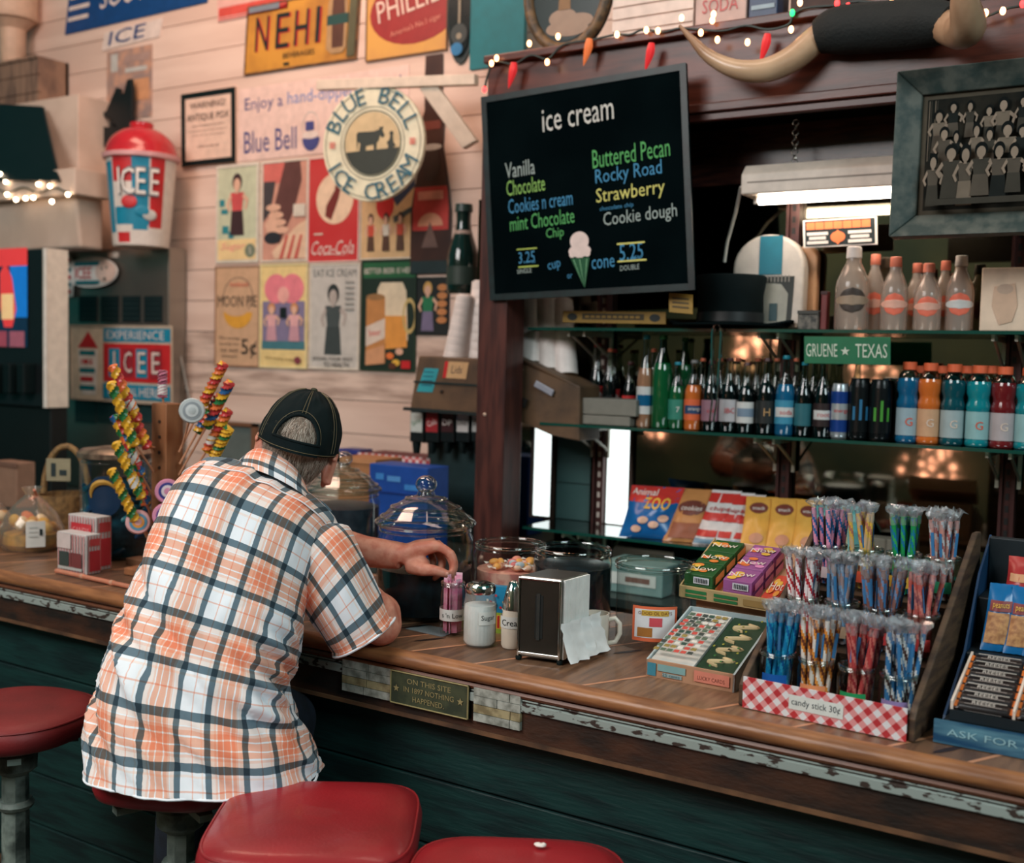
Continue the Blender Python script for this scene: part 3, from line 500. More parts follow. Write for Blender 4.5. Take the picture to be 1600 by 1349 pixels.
# frozen drink cup sign (half-round wall cup)
c0=at(215,386,y=3.32); zt=at(215,192,y=3.32)[2]; hh=zt-c0[2]; R0,R1=.083*1.0,.128*1.0
t=TH('giant_drink_cup','giant plastic frozen drink cup with red dome lid lettered ICEE','cup sign',(c0[0],3.34,c0[2])); f1=.70*hh
R0,R1=[abs(at(u,v,y=3.32)[0]-at(215,v,y=3.32)[0])*.66 for u,v in((258,380),(272,246))]
g=G(); g.lathe([(.0,0),(R0,0),(R0*1.02,.01),(R1*.97,f1)],K((226,214,204),.35),n=40); g.out('cup_body',t,world=False)
g=G(); g.lathe([(R1*.98,f1-.005),(R1*1.07,f1),(R1*1.08,f1+.018),(R1*1.0,f1+.022)],K((214,160,160),.35),n=40); g.out('lid_rim',t,world=False)
g=G(); g.lathe([(R1*1.02,f1+.02)]+[(R1*math.cos(a)*1.0+.0,f1+.02+.235*hh*math.sin(a)) for a in np.linspace(.05,1.25,9)]+[(.05,f1+.02+.235*hh),(.05,hh),(.0,hh)],K((186,36,46),.25,coat=.4),n=40); g.out('dome_lid',t,world=False)
def wrapband(g,th0,th1,z0,z1,m,k=.0015):      # patch on the cup's cone
    Pq=[]
    for j in range(5):
        z=z0+(z1-z0)*j/4; r=R0+(R1*.97-R0)*z/f1+k; Pq.append([(r*math.sin(th0+(th1-th0)*i/8),-r*math.cos(th0+(th1-th0)*i/8),z) for i in range(9)])
    g.grid(Pq,m)
cb=K((20,130,160)); g=G(); of=.84
for a0,a1,z0,z1,m in[(-1.35,-.95,.1*hh,.66*hh,cb),(-.9,-.25,.5*hh,.69*hh,RED),(-.25,.25,.12*hh,.69*hh,cb),(.3,.75,.14*hh,.69*hh,RED),(-.85,-.35,.02*hh,.1*hh,RED),(-.9,-.2,.2*hh,.3*hh,cb),(-.9,.3,.16*hh,.22*hh,cb)]: wrapband(g,a0+of,a1+of,z0,z1,m)
g.out('striped_print',t,world=False)
g=G(); yaw=of-.10; 
for i,ch in enumerate('ICEE'):
    V,Fc,asp=glyphs(ch); th=yaw+(-.52,-.25,.12,.50)[i]; hgt=.20*hh
    for sc_,k,m in((1.14,.010,K((120,120,124))),(1,.0125,WHITE)):
        X=V[:,0]*hgt*sc_*.62; Z=.50*hh+V[:,1]*hgt*sc_; r=R0+(R1*.97-R0)*Z/f1+k; a=th+X/r; g.add(np.stack([r*np.sin(a),-r*np.cos(a),Z],1),Fc,m)
g.out('lettering',t,world=False)
g=G(); 
for a,z,s,m in[(-.35,.34,.035,RED),(-.30,.32,.02,LG),(.05,.27,.03,cb),(.3,.24,.03,LG)]: r=R0+(R1*.97-R0)*z*hh/f1+.002; g.sph((r*math.sin(a+of),-r*math.cos(a+of),z*hh),(s,.004,s*.8),m,8,rotm(rz=a+of))
g.out('splash_print',t,world=False)
# drink machine with screen (left) and steel frozen drink machine
stl=K((158,150,140),.30,.8,two=(140,134,126),vs=2); t=TH('soda_machine','black soda machine with bright screen and steel side panel at left edge','drink machine',(-4.5,3.2,.95))
xl=at(-60,400,y=3.0)[0]; xr=at(72,400,y=3.0)[0]; z1=at(72,388,y=3.0)[2]; z0=at(77,638,y=3.0)[2]
g=G(); g.b2((xl,3.0,z0),(xr,3.105,z1),K((20,26,28),.4)); g.b2((xl,3.02,.951),(xr,3.105,z0),K((12,20,20),.5)); g.out('housing',t,bev=.006)
g=G(); g.b2((xr,3.0,z0),(xr+.006,3.105,z1),K((236,224,208),.35)); g.b2((xr-.012,2.992,z0),(xr+.008,3.002,z1),K((230,224,214),.3)); g.out('side_panel',t,bev=.002)
pl=Pl(at(-60,392,y=2.998),(at(43,392,y=2.998)[0]-at(-60,392,y=2.998)[0],0,0),(0,0,at(43,548,y=2.998)[2]-at(43,392,y=2.998)[2]))
g=G(); g.pr(pl,0,0,1,1,K((30,60,90),.2)); sr=K((214,60,62),emit=.5); sbl=K((20,110,190),emit=.5)
g.pr(pl,0,0,1,.18,sr); g.pr(pl,.75,.18,1,.70,sbl); g.pp(pl,[(.60,.25),(.68,.14),(.78,.3),(.84,.62),(.78,.8),(.66,.8),(.60,.6)],sr); g.pr(pl,.62,.46,.80,.72,K((236,196,140),emit=.4)); g.pr(pl,.5,.84,.70,1.0,K((190,90,110))); g.pr(pl,.74,.84,.96,1.0,K((190,110,130)))
g.out('screen',t)
for j in range(3): c=at(5+22*j,590,y=2.995); g=G(); g.b2((c[0]-.025,2.94,c[2]-.07),(c[0]+.025,3.0,c[2]+.06),BLACK); g.out('nozzle',t,bev=.006)

t=TH('frozen_drink_machine','grey steel frozen drink machine with four dark vents','drink machine',tuple(at(190,720,y=3.3)))
x0=at(100,400,y=3.44)[0]; x1=at(264,400,y=3.44)[0]; z1=at(190,389,y=3.44)[2]
g=G(); g.b2((x0,3.44,.951),(x1,3.54,z1),stl); g.out('housing',t,bev=.005)
for j in range(4):
    a=at(125+34*j,463,y=3.439); b=at(152+34*j,503,y=3.439); g=G(); g.b2((a[0],3.433,b[2]),(b[0],3.4395,a[2]),K((16,34,36),.5))
    for q in range(5): g.b2((a[0],3.430,b[2]+(a[2]-b[2])*(q+.4)/5),(b[0],3.4345,b[2]+(a[2]-b[2])*(q+.55)/5),K((40,58,58)))
    g.out('vent',t)
    a=at(118+34*j,624,y=3.439); b=at(150+34*j,662,y=3.439); g=G(); g.b2((a[0],3.436,b[2]),(b[0],3.4395,a[2]),K((36,60,60),.4)); g.out('lower_panel',t)
a=at(170,395,y=3.438); g=G(); g.b2((a[0],3.434,a[2]-.025),(a[0]+.07,3.4395,a[2]),K((206,196,186))); g.out('badge',t)
# stickers
pl=Pl(at(90,392,y=3.42),at(187,392,y=3.42)-at(90,392,y=3.42),at(90,472,y=3.42)-at(90,392,y=3.42)); pl.ex[2]=0
t=TH('rocket_sticker','cup and blimp shaped cut-out sticker on the machines, red white and teal','sticker',tuple(pl.p(.5,1))); g=G(); g.prism([pl.p(.55+.43*math.cos(a),.44-.30*math.sin(a)) for a in np.linspace(0,2*PI,25)[:-1]],pl.n*.003,WHITE); g.prism([pl.p(*q) for q in[(.02,.25),(.14,.02),(.28,.22),(.26,.9),(.08,.92)]],pl.n*.004,WHITE); g.out('sticker_sheet',t)
g=G(); g.k=.005; g.pp(pl,[(.05,.24),(.14,.04),(.25,.22)],RED); [g.pr(pl,.09,.35+.14*j,.24,.42+.14*j,RED if j%2 else TEALP) for j in range(4)]; g.pr(pl,.3,.24,.7,.31,TEALP); g.pt(pl,'ICEE',.44,.45,.22,RED,w=.26); g.pr(pl,.32,.6,.7,.67,TEALP); g.pe(pl,.80,.44,.16,.2,K((226,196,180))); g.pe(pl,.74,.38,.012,.03,BLACK); g.pe(pl,.82,.36,.012,.03,BLACK); g.pr(pl,.77,.55,.81,.6,BLACK); g.out('print',t)
pl=Pl(at(112,508,y=3.42),at(270,508,y=3.42)-at(112,508,y=3.42),at(113,624,y=3.42)-at(112,508,y=3.42)); pl.ex[2]=0
t,g=sign('tin_ad_sign','tin sign reading EXPERIENCE ICEE with a red and white drink cup','sign',pl,K((222,204,180),.5),.008,K((190,170,150)),.012)
g.pp(pl,[(.08,.3),(.19,.08),(.29,.3)],RED); g.pp(pl,[(.08,.32),(.29,.32),(.27,.92),(.12,.92)],WHITE)
for j in range(5): g.pr(pl,.10+.01*(j%2),.34+.115*j,.26-.02*(j%2),.40+.115*j,[TEALP,RED][j%2])
g.pt(pl,'ICEE',.19,.48,.14,WHITE,w=.15); g.pr(pl,.35,.04,1,.21,cb); g.pt(pl,'EXPERIENCE',.66,.125,.11,sw,w=.56); g.pr(pl,.35,.235,1,.73,RED)
for i,ch in enumerate('ICEE'): s=.46+.135*i; g.pr(pl,s-.055,.30,s+.055,.67,cb if i%2==0 else K((150,40,50))); g.pt(pl,ch,s+.008,.485,.27,nb,w=.075 if i else .02); g.pt(pl,ch,s,.475,.27,sw,w=.075 if i else .02)
g.pr(pl,.35,.76,1,.95,cb); g.pt(pl,'THE REAL',.54,.855,.10,sw,w=.3); g.pt(pl,'HERE!',.82,.855,.12,sw,w=.22); g.out('artwork',t)
g=G(); g.tube([at(268,505,y=3.5),at(275,520,y=3.5),at(298,636,y=3.54)],.004,LG,6); tag(g.out('hanging_wire',org=tuple(at(298,636,y=3.54))),'thin pale wire hanging on the wall beside the frozen drink machine','wire')
g=G(); g.b2((-6.6,2.88,.90),(-2.05,3.545,.95),K((70,76,72),.35)); g.b2((-6.6,2.92,0),(-2.05,3.545,.90),K((24,34,34))); tag(g.out('back_counter',org=(-4,3.2,0)),'dark back counter along the board wall under the drink machines','counter')
# ================================================================ things on and around the back bar
def xu(u,y,z):
    v=600.
    for _ in range(6):
        p=at(u,v,y=y); v+=(p[2]-z)*550
    return at(u,v,y=y)[0]
ZT,ZMID,ZLO=1.7225,1.4185,1.0755
# ---- chalkboard
pl=qpl((752,152),(1072,98),(766,470),2.965); fb_=K((12,34,36),.4,two=(8,22,24)); cb_=K((4,11,13),.6,two=(7,16,18),vs=3,spec=.0)
t,g=sign('chalkboard','large black chalkboard menu headed ice cream with flavours and prices','chalkboard',pl,cb_,.012,fb_,.028,bev=.003,off=-.012)
g.k=.0016; W_=K((196,196,190),.8); g_=K((80,160,90),.8); b_=K((60,130,170),.8); y_=K((200,196,110),.8); gy=K((150,164,160),.8)
for tx,s,tt,h,w_,m in[('ice cream',.49,.155,.105,.35,W_),('Vanilla',.19,.372,.075,.155,gy),('Chocolate',.215,.457,.075,.20,K((130,176,90),.8)),('Cookies n cream',.285,.543,.07,.33,b_),('mint Chocolate',.29,.627,.072,.33,g_),('Chip',.355,.70,.06,.09,g_),
  ('Buttered Pecan',.735,.365,.085,.36,g_),('Rocky Road',.72,.457,.085,.31,b_),('Strawberry',.725,.545,.085,.32,y_),('chocolate chip',.66,.603,.025,.16,b_),('Cookie dough',.765,.655,.08,.34,gy),
  ('3.25',.205,.80,.055,.085,b_),('+tax',.235,.823,.015,.03,b_),('SINGLE',.19,.865,.022,.075,gy),('cup',.345,.855,.045,.065,b_),('or',.42,.905,.02,.025,b_),('cone',.585,.855,.045,.11,b_),('5.25',.72,.81,.075,.11,b_),('+tax',.745,.835,.015,.05,b_),('DOUBLE',.71,.882,.024,.09,gy)]:
    g=G(); g.k=.0016; g.pt(pl,tx,s,tt,h,m,w=w_,rot=0.04 if tx!='cup' else .2,sh=.06); g.out('chalk_heading' if h>.1 else 'chalk_price' if tt>.79 else 'chalk_flavour',t)
g=G(); g.k=.0016
for a in[(.155,.757,.26,.763),(.16,.842,.265,.849)]: g.pr(pl,*a,K((170,190,90),.8))
for a in[(.655,.768,.785,.776),(.655,.848,.79,.856)]: g.pr(pl,*a,y_)
g.out('chalk_rules',t)
g=G(); g.k=.006; cw_=K((216,196,190),.8); [g.pe(pl,*q,cw_) for q in[(.478,.745,.046,.045),(.478,.79,.055,.03),(.44,.805,.015,.015),(.478,.812,.018,.015),(.515,.805,.015,.015)]]; cg=K((24,80,50),.8); g.pp(pl,[(.432,.822),(.526,.822),(.498,.962),(.494,.962)],cg)
for a,b in[((.445,.83),(.49,.955)),((.51,.83),(.497,.955)),((.475,.83),(.494,.955))]: g.pp(pl,[a,(a[0]+.005,a[1]),b],K((110,160,120),.8))
g.out('chalk_cone',t)
# ---- yellow strips under the board
pl=qpl((880,486),(1041,488),(880,504),3.085); t,g=sign('yellow_strip_sign','long thin yellow strip sign with dark diamonds on the top shelf edge','sign',pl,K((150,118,50),.5),.003)
for s in(.1,.9): g.pe(pl,s,.5,.05,.32,nb)
g.pr(pl,.2,.2,.8,.7,K((60,52,32))); [g.pr(pl,.23+.055*j,.36,.27+.055*j,.56,K((150,118,50))) for j in range(10)]; g.out('print',t)
pl=qpl((1046,458),(1083,461),(1046,488),3.02); t,g=sign('yellow_tag','small square yellow tag with dark lines under the chalkboard corner','tag',pl,K((160,124,54),.5),.003); [g.pr(pl,.15,.2+.22*j,.85,.3+.22*j,K((80,64,34))) for j in range(3)]; g.out('print',t)
# ---- road sign
pl=qpl((1257,526),(1392,527),(1257,568),3.085); gr=K((22,104,70),.35); pw_=K((196,206,190),.4)
t,g=sign('road_sign','small green road sign reading GRUENE TEXAS hanging from the top shelf','sign',pl,gr,.003,None); g.pt(pl,'GRUENE',.21,.5,.48,pw_,w=.37); g.pt(pl,'TEXAS',.785,.5,.50,pw_,w=.36)
g.pp(pl,[(.487+(.055 if j%2==0 else .022)*math.cos(R(90+36*j)),.53-(.055 if j%2==0 else .022)*3.2*math.sin(R(90+36*j))) for j in range(10)],pw_); g.out('lettering',t)
# ---- orange and black sticker sign
pl=qpl((1255,345),(1371,338),(1256,388),3.25); t,g=sign('warning_sign','small white-edged black sign with a row of orange blocks under the lamp','sign',pl,K((232,222,212),.4),.004); o_=K((226,116,64),.5)
g.pr(pl,.03,.05,.97,.95,nb); [g.pr(pl,.05+.125*j,.10,.165+.125*j,.36,o_) for j in range(7)]; g.pr(pl,.05,.36,.95,.40,nb); g.pe(pl,.48,.66,.10,.20,o_); g.pp(pl,[(.48,.40),(.57,.66),(.48,.94),(.39,.66)],o_)
for s0,s1 in((.06,.35),(.62,.93)):
    for j in range(3): g.pr(pl,s0+.03*(j%2),.46+.16*j,s1-.03*(j%2),.57+.16*j,K((214,206,200)))
g.out('print',t)
# ---- strip lamp
t=TH('strip_lamp','white fluorescent strip lamp hanging on a chain over the top shelf','lamp',tuple(at(1290,305,y=3.12)))
a=at(1157,300,y=3.12); b=at(1450,276,y=3.12); zt_=at(1280,259,y=3.12)[2]; zb_=at(1280,297,y=3.12)[2]; x0,x1=a[0],-.62
g=G(); g.prism([(x0,3.12,zb_),(x0,3.12,zt_-.01),(x0,3.15,zt_+.02),(x0,3.24,zt_+.02),(x0,3.24,zb_)],(x1-x0,0,0),K((206,190,176),.35)); g.out('housing',t,bev=.004)
g=G(); g.b2((x0+.02,3.118,zt_-.035),(x1,3.1215,zt_-.031),K((150,136,126))); g.out('seam',t)
g=G(); g.tube([(x0+.04,3.17,zb_-.012),(x1-.02,3.17,zb_-.012)],.013,K((255,240,220),emit=24,var=.01),12); g.out('tube',t)
g=G(); [g.tube([(x,3.17,zb_),(x,3.17,zb_-.022)],.012,WHITE,10) for x in(x0+.035,x1-.02)]; g.out('tube_socket',t)
g=G(); xc=xu(1241,3.2,2.2)
for j in range(9): g.lathe([(.008,-.002),(.0105,0),(.008,.002)],CHROME,(xc,3.2,zt_+.03+.014*j),10,rotm(rx=PI/2,rz=PI/2*(j%2)),caps=False)
g.out('chain',t); g=G(); g.tube([at(1158,292,y=3.13),at(1150,330,y=3.2),at(1136,380,y=3.25),at(1132,410,y=3.25)],.005,LG,6); g.out('power_cord',t)
# ---- framed old photograph
A,B_,C_=(np.array(at(1409,119,y=3.0)),np.array(at(1640,94,y=3.0)),np.array(at(1421,373,y=2.99))); ex=B_-A; ex[2]=0; pl=Pl(A,ex*1.5,(C_-A)*np.array((0,1,1)))
fw_=K((84,90,84),.6,two=(46,62,60),stretch=(1,1,1),vs=24,bump=.2); t,g=sign('framed_photograph','grey wooden frame holding an old group photograph of many people','framed picture',pl,K((44,40,38),.3),.012,off=-.012)
th=.11; c=th*pl.W/pl.Hh
FR=G()
for q in[((0,0),(1,0),(1-th,c),(th,c)),((0,1),(th,1-c),(1-th,1-c),(1,1)),((0,0),(th,c),(th,1-c),(0,1)),((1,0),(1,1),(1-th,1-c),(1-th,c))]:
    P=[pl.p(*x,.045 if i in((0,1) if q[0] in((0,0),) and q[1]==(1,0) else ()) else .03) for i,x in enumerate(q)]
    FR.hexa([pl.p(*x,0) for x in q]+[pl.p(*x,.05 if (x[0] in(0,1) and x[1] in(0,1)) else .012) for x in q],fw_)
FR.out('frame',t,bev=.003)
g=G(); inn=Pl(pl.p(th,c,.0),pl.ex*(1-2*th),pl.ey*(1-2*c)); g.pr(inn,0,0,1,1,K((76,70,60),.9,spec=.1)); g.pr(inn,.03,.04,.97,.96,K((22,25,24),.9,two=(42,40,34),vs=14,spec=.1)); pc=[K((110,100,88),.9,spec=.1),K((60,58,52),.9,spec=.1),K((30,34,33),.9,spec=.1),K((80,74,66),.9,spec=.1)]
[g.pr(inn,.04+.012*j,.05,.045+.012*j,.55,pc[j%3]) for j in range(5)]
rr_=random.Random(5)
for row,(tt,hh) in enumerate([(.10,.34),(.28,.40),(.48,.46)]):
    for j in range(9): person(g,inn,.10+.095*j+.04*(row%2)+rr_.uniform(-.015,.015),tt+rr_.uniform(-.03,.05),hh*rr_.uniform(.8,1.1),K((136,122,108),.9,spec=.1),K((18,22,22),.9,spec=.1),rr_.choice(pc),rr_.choice(pc),rr_.uniform(.36,.55))
g.pr(inn,.1,.90,.95,.95,pc[1]); g.out('photo',t)
# ---- steer horns
hc=K((200,166,134),.3,two=(160,124,96),vs=5,bump=.05,coat=.2); dkh=K((26,30,30),.8,bump=.5,bs=120)
t=TH('steer_horns','mounted pair of long curved steer horns with dark wrapped centre','horns',tuple(at(1380,60,y=2.98)))
def sp(pts,n=6):
    P=np.array(pts,float); o=[]
    for i in range(len(P)-1):
        p0,p1,p2,p3=P[max(i-1,0)],P[i],P[i+1],P[min(i+2,len(P)-1)]
        for k in range(n): u=k/n; o.append(.5*((2*p1)+(-p0+p2)*u+(2*p0-5*p1+4*p2-p3)*u*u+(-p0+3*p1-3*p2+p3)*u**3))
    return o+[P[-1]]
L_=[(1062,40,.004,2.92),(1080,60,.010,2.92),(1108,88,.018,2.92),(1150,108,.026,2.93),(1195,110,.032,2.95),(1238,92,.035,2.98),(1275,62,.037,3.0),(1300,48,.038,3.0)]
g=G(); q=sp([tuple(at(u,v,y=y))+(r,) for u,v,r,y in L_]); g.tube([p[:3] for p in q],[p[3] for p in q],hc,16); g.out('left_horn',t)
g=G(); q=sp([tuple(at(u,v,y=y))+(r,) for u,v,r,y in[(1278,58,.045,3.0),(1310,48,.062,3.0),(1380,42,.064,3.0),(1450,36,.060,2.98),(1484,38,.046,2.96)]]); g.tube([p[:3] for p in q],[p[3] for p in q],dkh,16); g.out('wrapped_centre',t)
g=G(); q=sp([tuple(at(u,v,y=y))+(r,) for u,v,r,y in[(1470,38,.04,2.97),(1500,48,.044,2.92),(1512,40,.042,2.84),(1508,10,.034,2.78),(1502,-30,.022,2.76),(1490,-60,.006,2.78)]]); g.tube([p[:3] for p in q],[p[3] for p in q],hc,16); g.out('right_horn',t)
# ---- festive lights along the header
t=TH('festive_lights','string of coloured and warm party bulbs with chilli covers along the header','string lights',tuple(at(1000,60,y=3.02)))
wm=K((255,176,120),emit=9,var=.01); rm=K((255,50,50),emit=5,var=.01); gm=K((40,210,110),emit=3,var=.01); cm=K((200,40,44),.4,emit=.6)
WP=[(757,138),(764,112),(775,96),(803,100),(830,86),(856,92),(880,70),(926,62),(962,54),(985,54),(1005,46),(1035,50),(1062,44),(1090,46),(1130,48),(1165,40),(1200,46),(1232,38),(1240,22),(1262,12),(1310,8),(1340,2),(1395,6),(1440,4),(1500,6),(1520,28),(1545,24),(1570,14),(1600,8)]
g=G(); g.tube(sp([at(u,v,y=3.012) for u,v in WP],4),.0035,K((20,40,36)),5); g.out('wire',t)
for u,v,m,chl in[(768,99,wm,0),(776,91,wm,0),(757,140,rm,0),(803,104,rm,1),(827,68,wm,0),(855,97,wm,0),(872,57,wm,0),(921,67,wm,1),(964,54,wm,0),(1010,47,wm,0),(1028,48,wm,0),(1018,74,rm,1),(1065,28,wm,0),(1115,22,wm,0),(1113,32,wm,0),(1095,51,wm,0),(1121,62,wm,0),(1168,66,wm,0),(1199,60,rm,1),(1236,46,wm,0),(1238,20,gm,0),(1250,4,wm,0),(1308,5,rm,0),(1325,10,rm,0),(1393,4,wm,0),(1421,2,gm,0),(1567,17,wm,0),(1598,6,rm,0),(1540,20,wm,0)]:
    c=np.array(at(u,v,y=3.003)); g=G(); g.sph(c,(.007,.007,.010),m,7); b=g.out('bulb',t)
    if chl: g=G(); q=sp([(*(c+np.array((0,0,.012))),.009),(*(c+np.array((-.003,0,-.012))),.013),(*(c+np.array((-.012,0,-.045))),.007),(*(c+np.array((-.018,0,-.065))),.001)],4); g.tube([p[:3] for p in q],[p[3] for p in q],cm if m is rm else K((214,110,60),.4,emit=.5),8); g.out('chilli_cover',b)
# ---- on top of the header
ZH=2.5805
pl=wpl(742,-60,822,100,3.45); g=G(); g.slab(pl,0,0,1,1,.02,K((16,110,118),.6)); tag(g.out('teal_board',org=tuple(pl.p(.5,1))),'plain teal painted board above the left end of the header','board')
c=at(882,10,y=3.1); t=TH('oval_picture','ornate oval picture frame with pale floral print above the chalkboard','framed picture',(c[0],3.13,ZH)); pl=Pl((c[0]-.155,3.13,ZH+.40),(.31,0,0),(0,0,-.40)); n=40
g=G(); g.prism([pl.p(.5+.5*math.cos(2*PI*i/n),.5+.5*math.sin(2*PI*i/n),-.01) for i in range(n)],pl.n*.02,K((30,40,40),.4)); g.out('backing',t)
g=G(); q=[pl.p(.5+.46*math.cos(2*PI*i/n),.5+.46*math.sin(2*PI*i/n),.012) for i in range(n+1)]; g.tube(q,.018,K((120,92,62),.5,two=(70,58,44),vs=40),10); g.out('carved_frame',t)
g=G(); g.k=.012; g.pe(pl,.5,.5,.40,.40,K((24,40,40),.3)); [g.pe(pl,*q_,K((150,126,108))) for q_ in[(.45,.72,.16,.07),(.62,.76,.18,.06),(.38,.80,.12,.05),(.55,.82,.2,.05)]]; g.pp(pl,[(.42,.2),(.52,.2),(.54,.66),(.40,.66)],K((130,96,60))); g.out('print',t)
def carton(name,label,u0,u1,y,h,dp,m,cat='box',z=ZH):
    x0,x1=xu(u0,y,z+h/2),xu(u1,y,z+h/2); t=TH(name,label,cat,((x0+x1)/2,y+dp/2,z)); g=G(); g.b2((x0,y,z+.0005),(x1,y+dp,z+h),m); g.out('box_body',t,bev=.003); return t,Pl((x0,y-.001,z+h),(x1-x0,0,0),(0,0,-h))
t,pl=carton('slatted_box','white slatted box on the header right of the oval picture',958,1084,3.12,.16,.2,K((216,190,176),.5)); 
for j in range(4): g=G(); g.slab(pl,0,.08+.23*j,1,.27+.23*j,.004,K((226,206,194),.5)); g.out('slat',t)
t,pl=carton('pink_carton','pale pink carton with red lettering on the header behind the lights',1086,1166,3.12,.13,.15,K((196,166,156),.5)); g=G(); g.pt(pl,'SODA',.5,.4,.3,K((190,90,90)),w=.7); g.out('lettering',t)
t,pl=carton('blue_tin','small dark blue tin right of the pink carton on the header',1170,1215,3.12,.12,.1,K((40,60,90),.4),'tin'); g=G(); [g.pr(pl,.1,.2+.3*j,.9,.3+.3*j,K((150,170,180))) for j in range(2)]; g.out('stripes',t)
t,pl=carton('brown_crate','dark brown crate on the header behind the steer horns',1235,1420,3.14,.12,.2,K((70,44,36),.6,two=(50,32,28)),'crate'); g=G(); g.slab(pl,0,0,1,.12,.006,K((90,56,42))); g.out('rim',t)

# ---- bottles and cans (prototypes by kind, then copies)
PROTO={}
def bottle(kind,u,v0,v1,label,liq,lab=None,cap=(190,60,50),y=3.165,z=ZMID,group='soft drinks on the middle shelf',mark=None,name='bottle',lab2=None,alt=None):
    """v0: pixel of the top; radius from v1 = width in pixels"""
    x=xu(u,y,z+.1); h=float(at(u,v0,y=y)[2]-z); pxm=550*(1+.11*(u-1050)/400); r=v1/2/pxm
    t=TH(name,label,'bottle' if 'can' not in name else 'can',(x,y,z+.0006),group=group); yaw=math.atan2(-x,y)
    front=lambda hh0,hh1,wd,rr: None
    def band(g,z0,z1,a,rad,m,k=.0012,n=10): 
        P=[[(rad(zz)+k)*math.sin(yaw_+q) for q in (0,)] for zz in(0,)] if 0 else None
        rows=[]
        for zz in np.linspace(z0,z1,4 if kind!='jug' else 12):
            aa=a if kind!='jug' else a*math.sqrt(max(.001,1-((zz-(z0+z1)/2)/((z1-z0)/2))**2)); rows.append([((rad(zz)+k)*math.sin(c),-(rad(zz)+k)*math.cos(c),zz) for c in np.linspace(-aa-yw,aa-yw,n)])
        g.grid(rows,m)
    yw=math.atan2(x,y)                                        # turns the label to the aisle in front
    prof={'cola':[(.86,0),(.95,.02),(.98,.12),(.88,.25),(1,.42),(.98,.5),(.78,.60),(.5,.72),(.36,.82),(.33,.92),(.36,.93),(.36,.955)],
          'long':[(.92,0),(1,.02),(1,.50),(.96,.56),(.7,.66),(.42,.76),(.36,.86),(.36,.955)],
          'tall':[(.92,0),(1,.015),(1,.60),(.85,.68),(.5,.80),(.36,.88),(.36,.96)],
          'pet':[(.9,0),(1,.02),(1,.06),(.95,.08),(.95,.44),(1,.46),(1,.50),(.86,.56),(.86,.60),(1,.66),(1,.76),(.8,.86),(.5,.905)],
          'can':[(.85,0),(.97,.03),(1,.06),(1,.90),(.9,.96),(.88,1)],
          'jug':[(.94,0),(1,.03),(1,.50),(.94,.58),(.66,.72),(.44,.80),(.40,.88)]}[kind]
    pr=[(a*r,b*h) for a,b in prof]; rad=lambda zz: float(np.interp(zz,[b for a,b in pr],[a for a,b in pr])) if 1 else 0
    fill={'cola':.66,'long':.64,'tall':.70,'pet':.80,'can':1,'jug':0}[kind]
    g=G()
    if kind=='jug': g.lathe(pr,film((232,214,200),.2,.32,.08),n=22); g.out('glass_body',t,world=False)
    else:
        lo=[p for p in pr if p[1]<=fill*h+1e-6]; lo=lo+([(rad(fill*h),fill*h)] if fill<1 else [])
        g.lathe(lo,liq,n=22); b=g.out('filled_body' if kind!='can' else 'can_body',t,world=False)
        if fill<1: hi=[(rad(fill*h),fill*h)]+[p for p in pr if p[1]>fill*h]; g=G(); g.lathe(hi,glass((205,215,205) if kind!='tall' else (90,150,110),.03,.5),n=18,caps=False); g.out('glass_neck',t,world=False)
    if kind=='pet': g=G(); g.lathe([(r*.56,h*.90),(r*.6,h*.905),(r*.6,h*.995),(r*.55,h)],cap,n=20); g.out('cap',t,world=False)
    elif kind=='can': g=G(); g.lathe([(r*.87,h),(r*.9,h*1.008),(r*.8,h*1.003),(.0,h*.995)],CHROME,n=20); g.out('can_lid',t,world=False)
    elif kind=='jug': g=G(); g.lathe([(r*.43,h*.86),(r*.45,h*.865),(r*.42,h*.99),(r*.36,h)],cap,n=16); g.out('cap',t,world=False)
    else: g=G(); g.lathe([(r*.42,h*.955),(r*.44,h*.96),(r*.36,h),(.0,h)],cap,n=14); g.out('crown_cap',t,world=False)
    if lab is not None:
        z0,z1={'cola':(.26,.46),'long':(.14,.44),'tall':(.16,.5),'pet':(.09,.43),'can':(.12,.86),'jug':(.2,.5)}[kind]
        g=G(); band(g,z0*h,z1*h,1.5 if kind!='jug' else .8,rad,lab)
        if lab2: band(g,(z0+.3*(z1-z0))*h,(z0+.7*(z1-z0))*h,1.1,rad,lab2,.0018)
        lb=g.out('label',t,world=False)
        if mark:
            g=G(); V,Fc,asp=glyphs(mark[0]); hg=mark[1]*h; zc=(z0+z1)/2*h+mark[3]*h if len(mark)>3 else (z0+z1)/2*h; rr=rad(zc)+.0026; X=V[:,0]*hg; wmax=1.7*r
            if asp*hg>wmax: X*=wmax/(asp*hg)
            a=X/rr-yw+.12; g.add(np.stack([rr*np.sin(a),-rr*np.cos(a),zc+V[:,1]*hg],1),Fc,mark[2]); g.out('lettering',lb,world=False)
    return t
cola=K((6,14,15),.06,coat=.5,var=.02); grnl=K((16,84,46),.06,coat=.5,var=.02); orgl=K((206,106,44),.1,coat=.4,var=.02); bluel=K((20,90,130),.08,coat=.4,var=.02); clr=K((150,110,84),.08,coat=.4,var=.02); tealq=K((20,130,140),.08,coat=.4,var=.02); dtl=K((16,74,84),.08,coat=.4,var=.02); redl=K((110,30,34),.08,coat=.4,var=.02)
rl=K((206,52,52),.5); wl=K((206,206,204),.5); tcap=K((24,130,150),.4); bcap=K((60,20,22),.4); ocap=K((226,104,66),.4); gcap=K((40,110,60),.4)
B_=bottle
B_('cola',932,537,30,'cola bottle with red label, leftmost behind the grey cartons',cola,rl,RED,y=3.26,mark=('Cola',.06,WHITE))
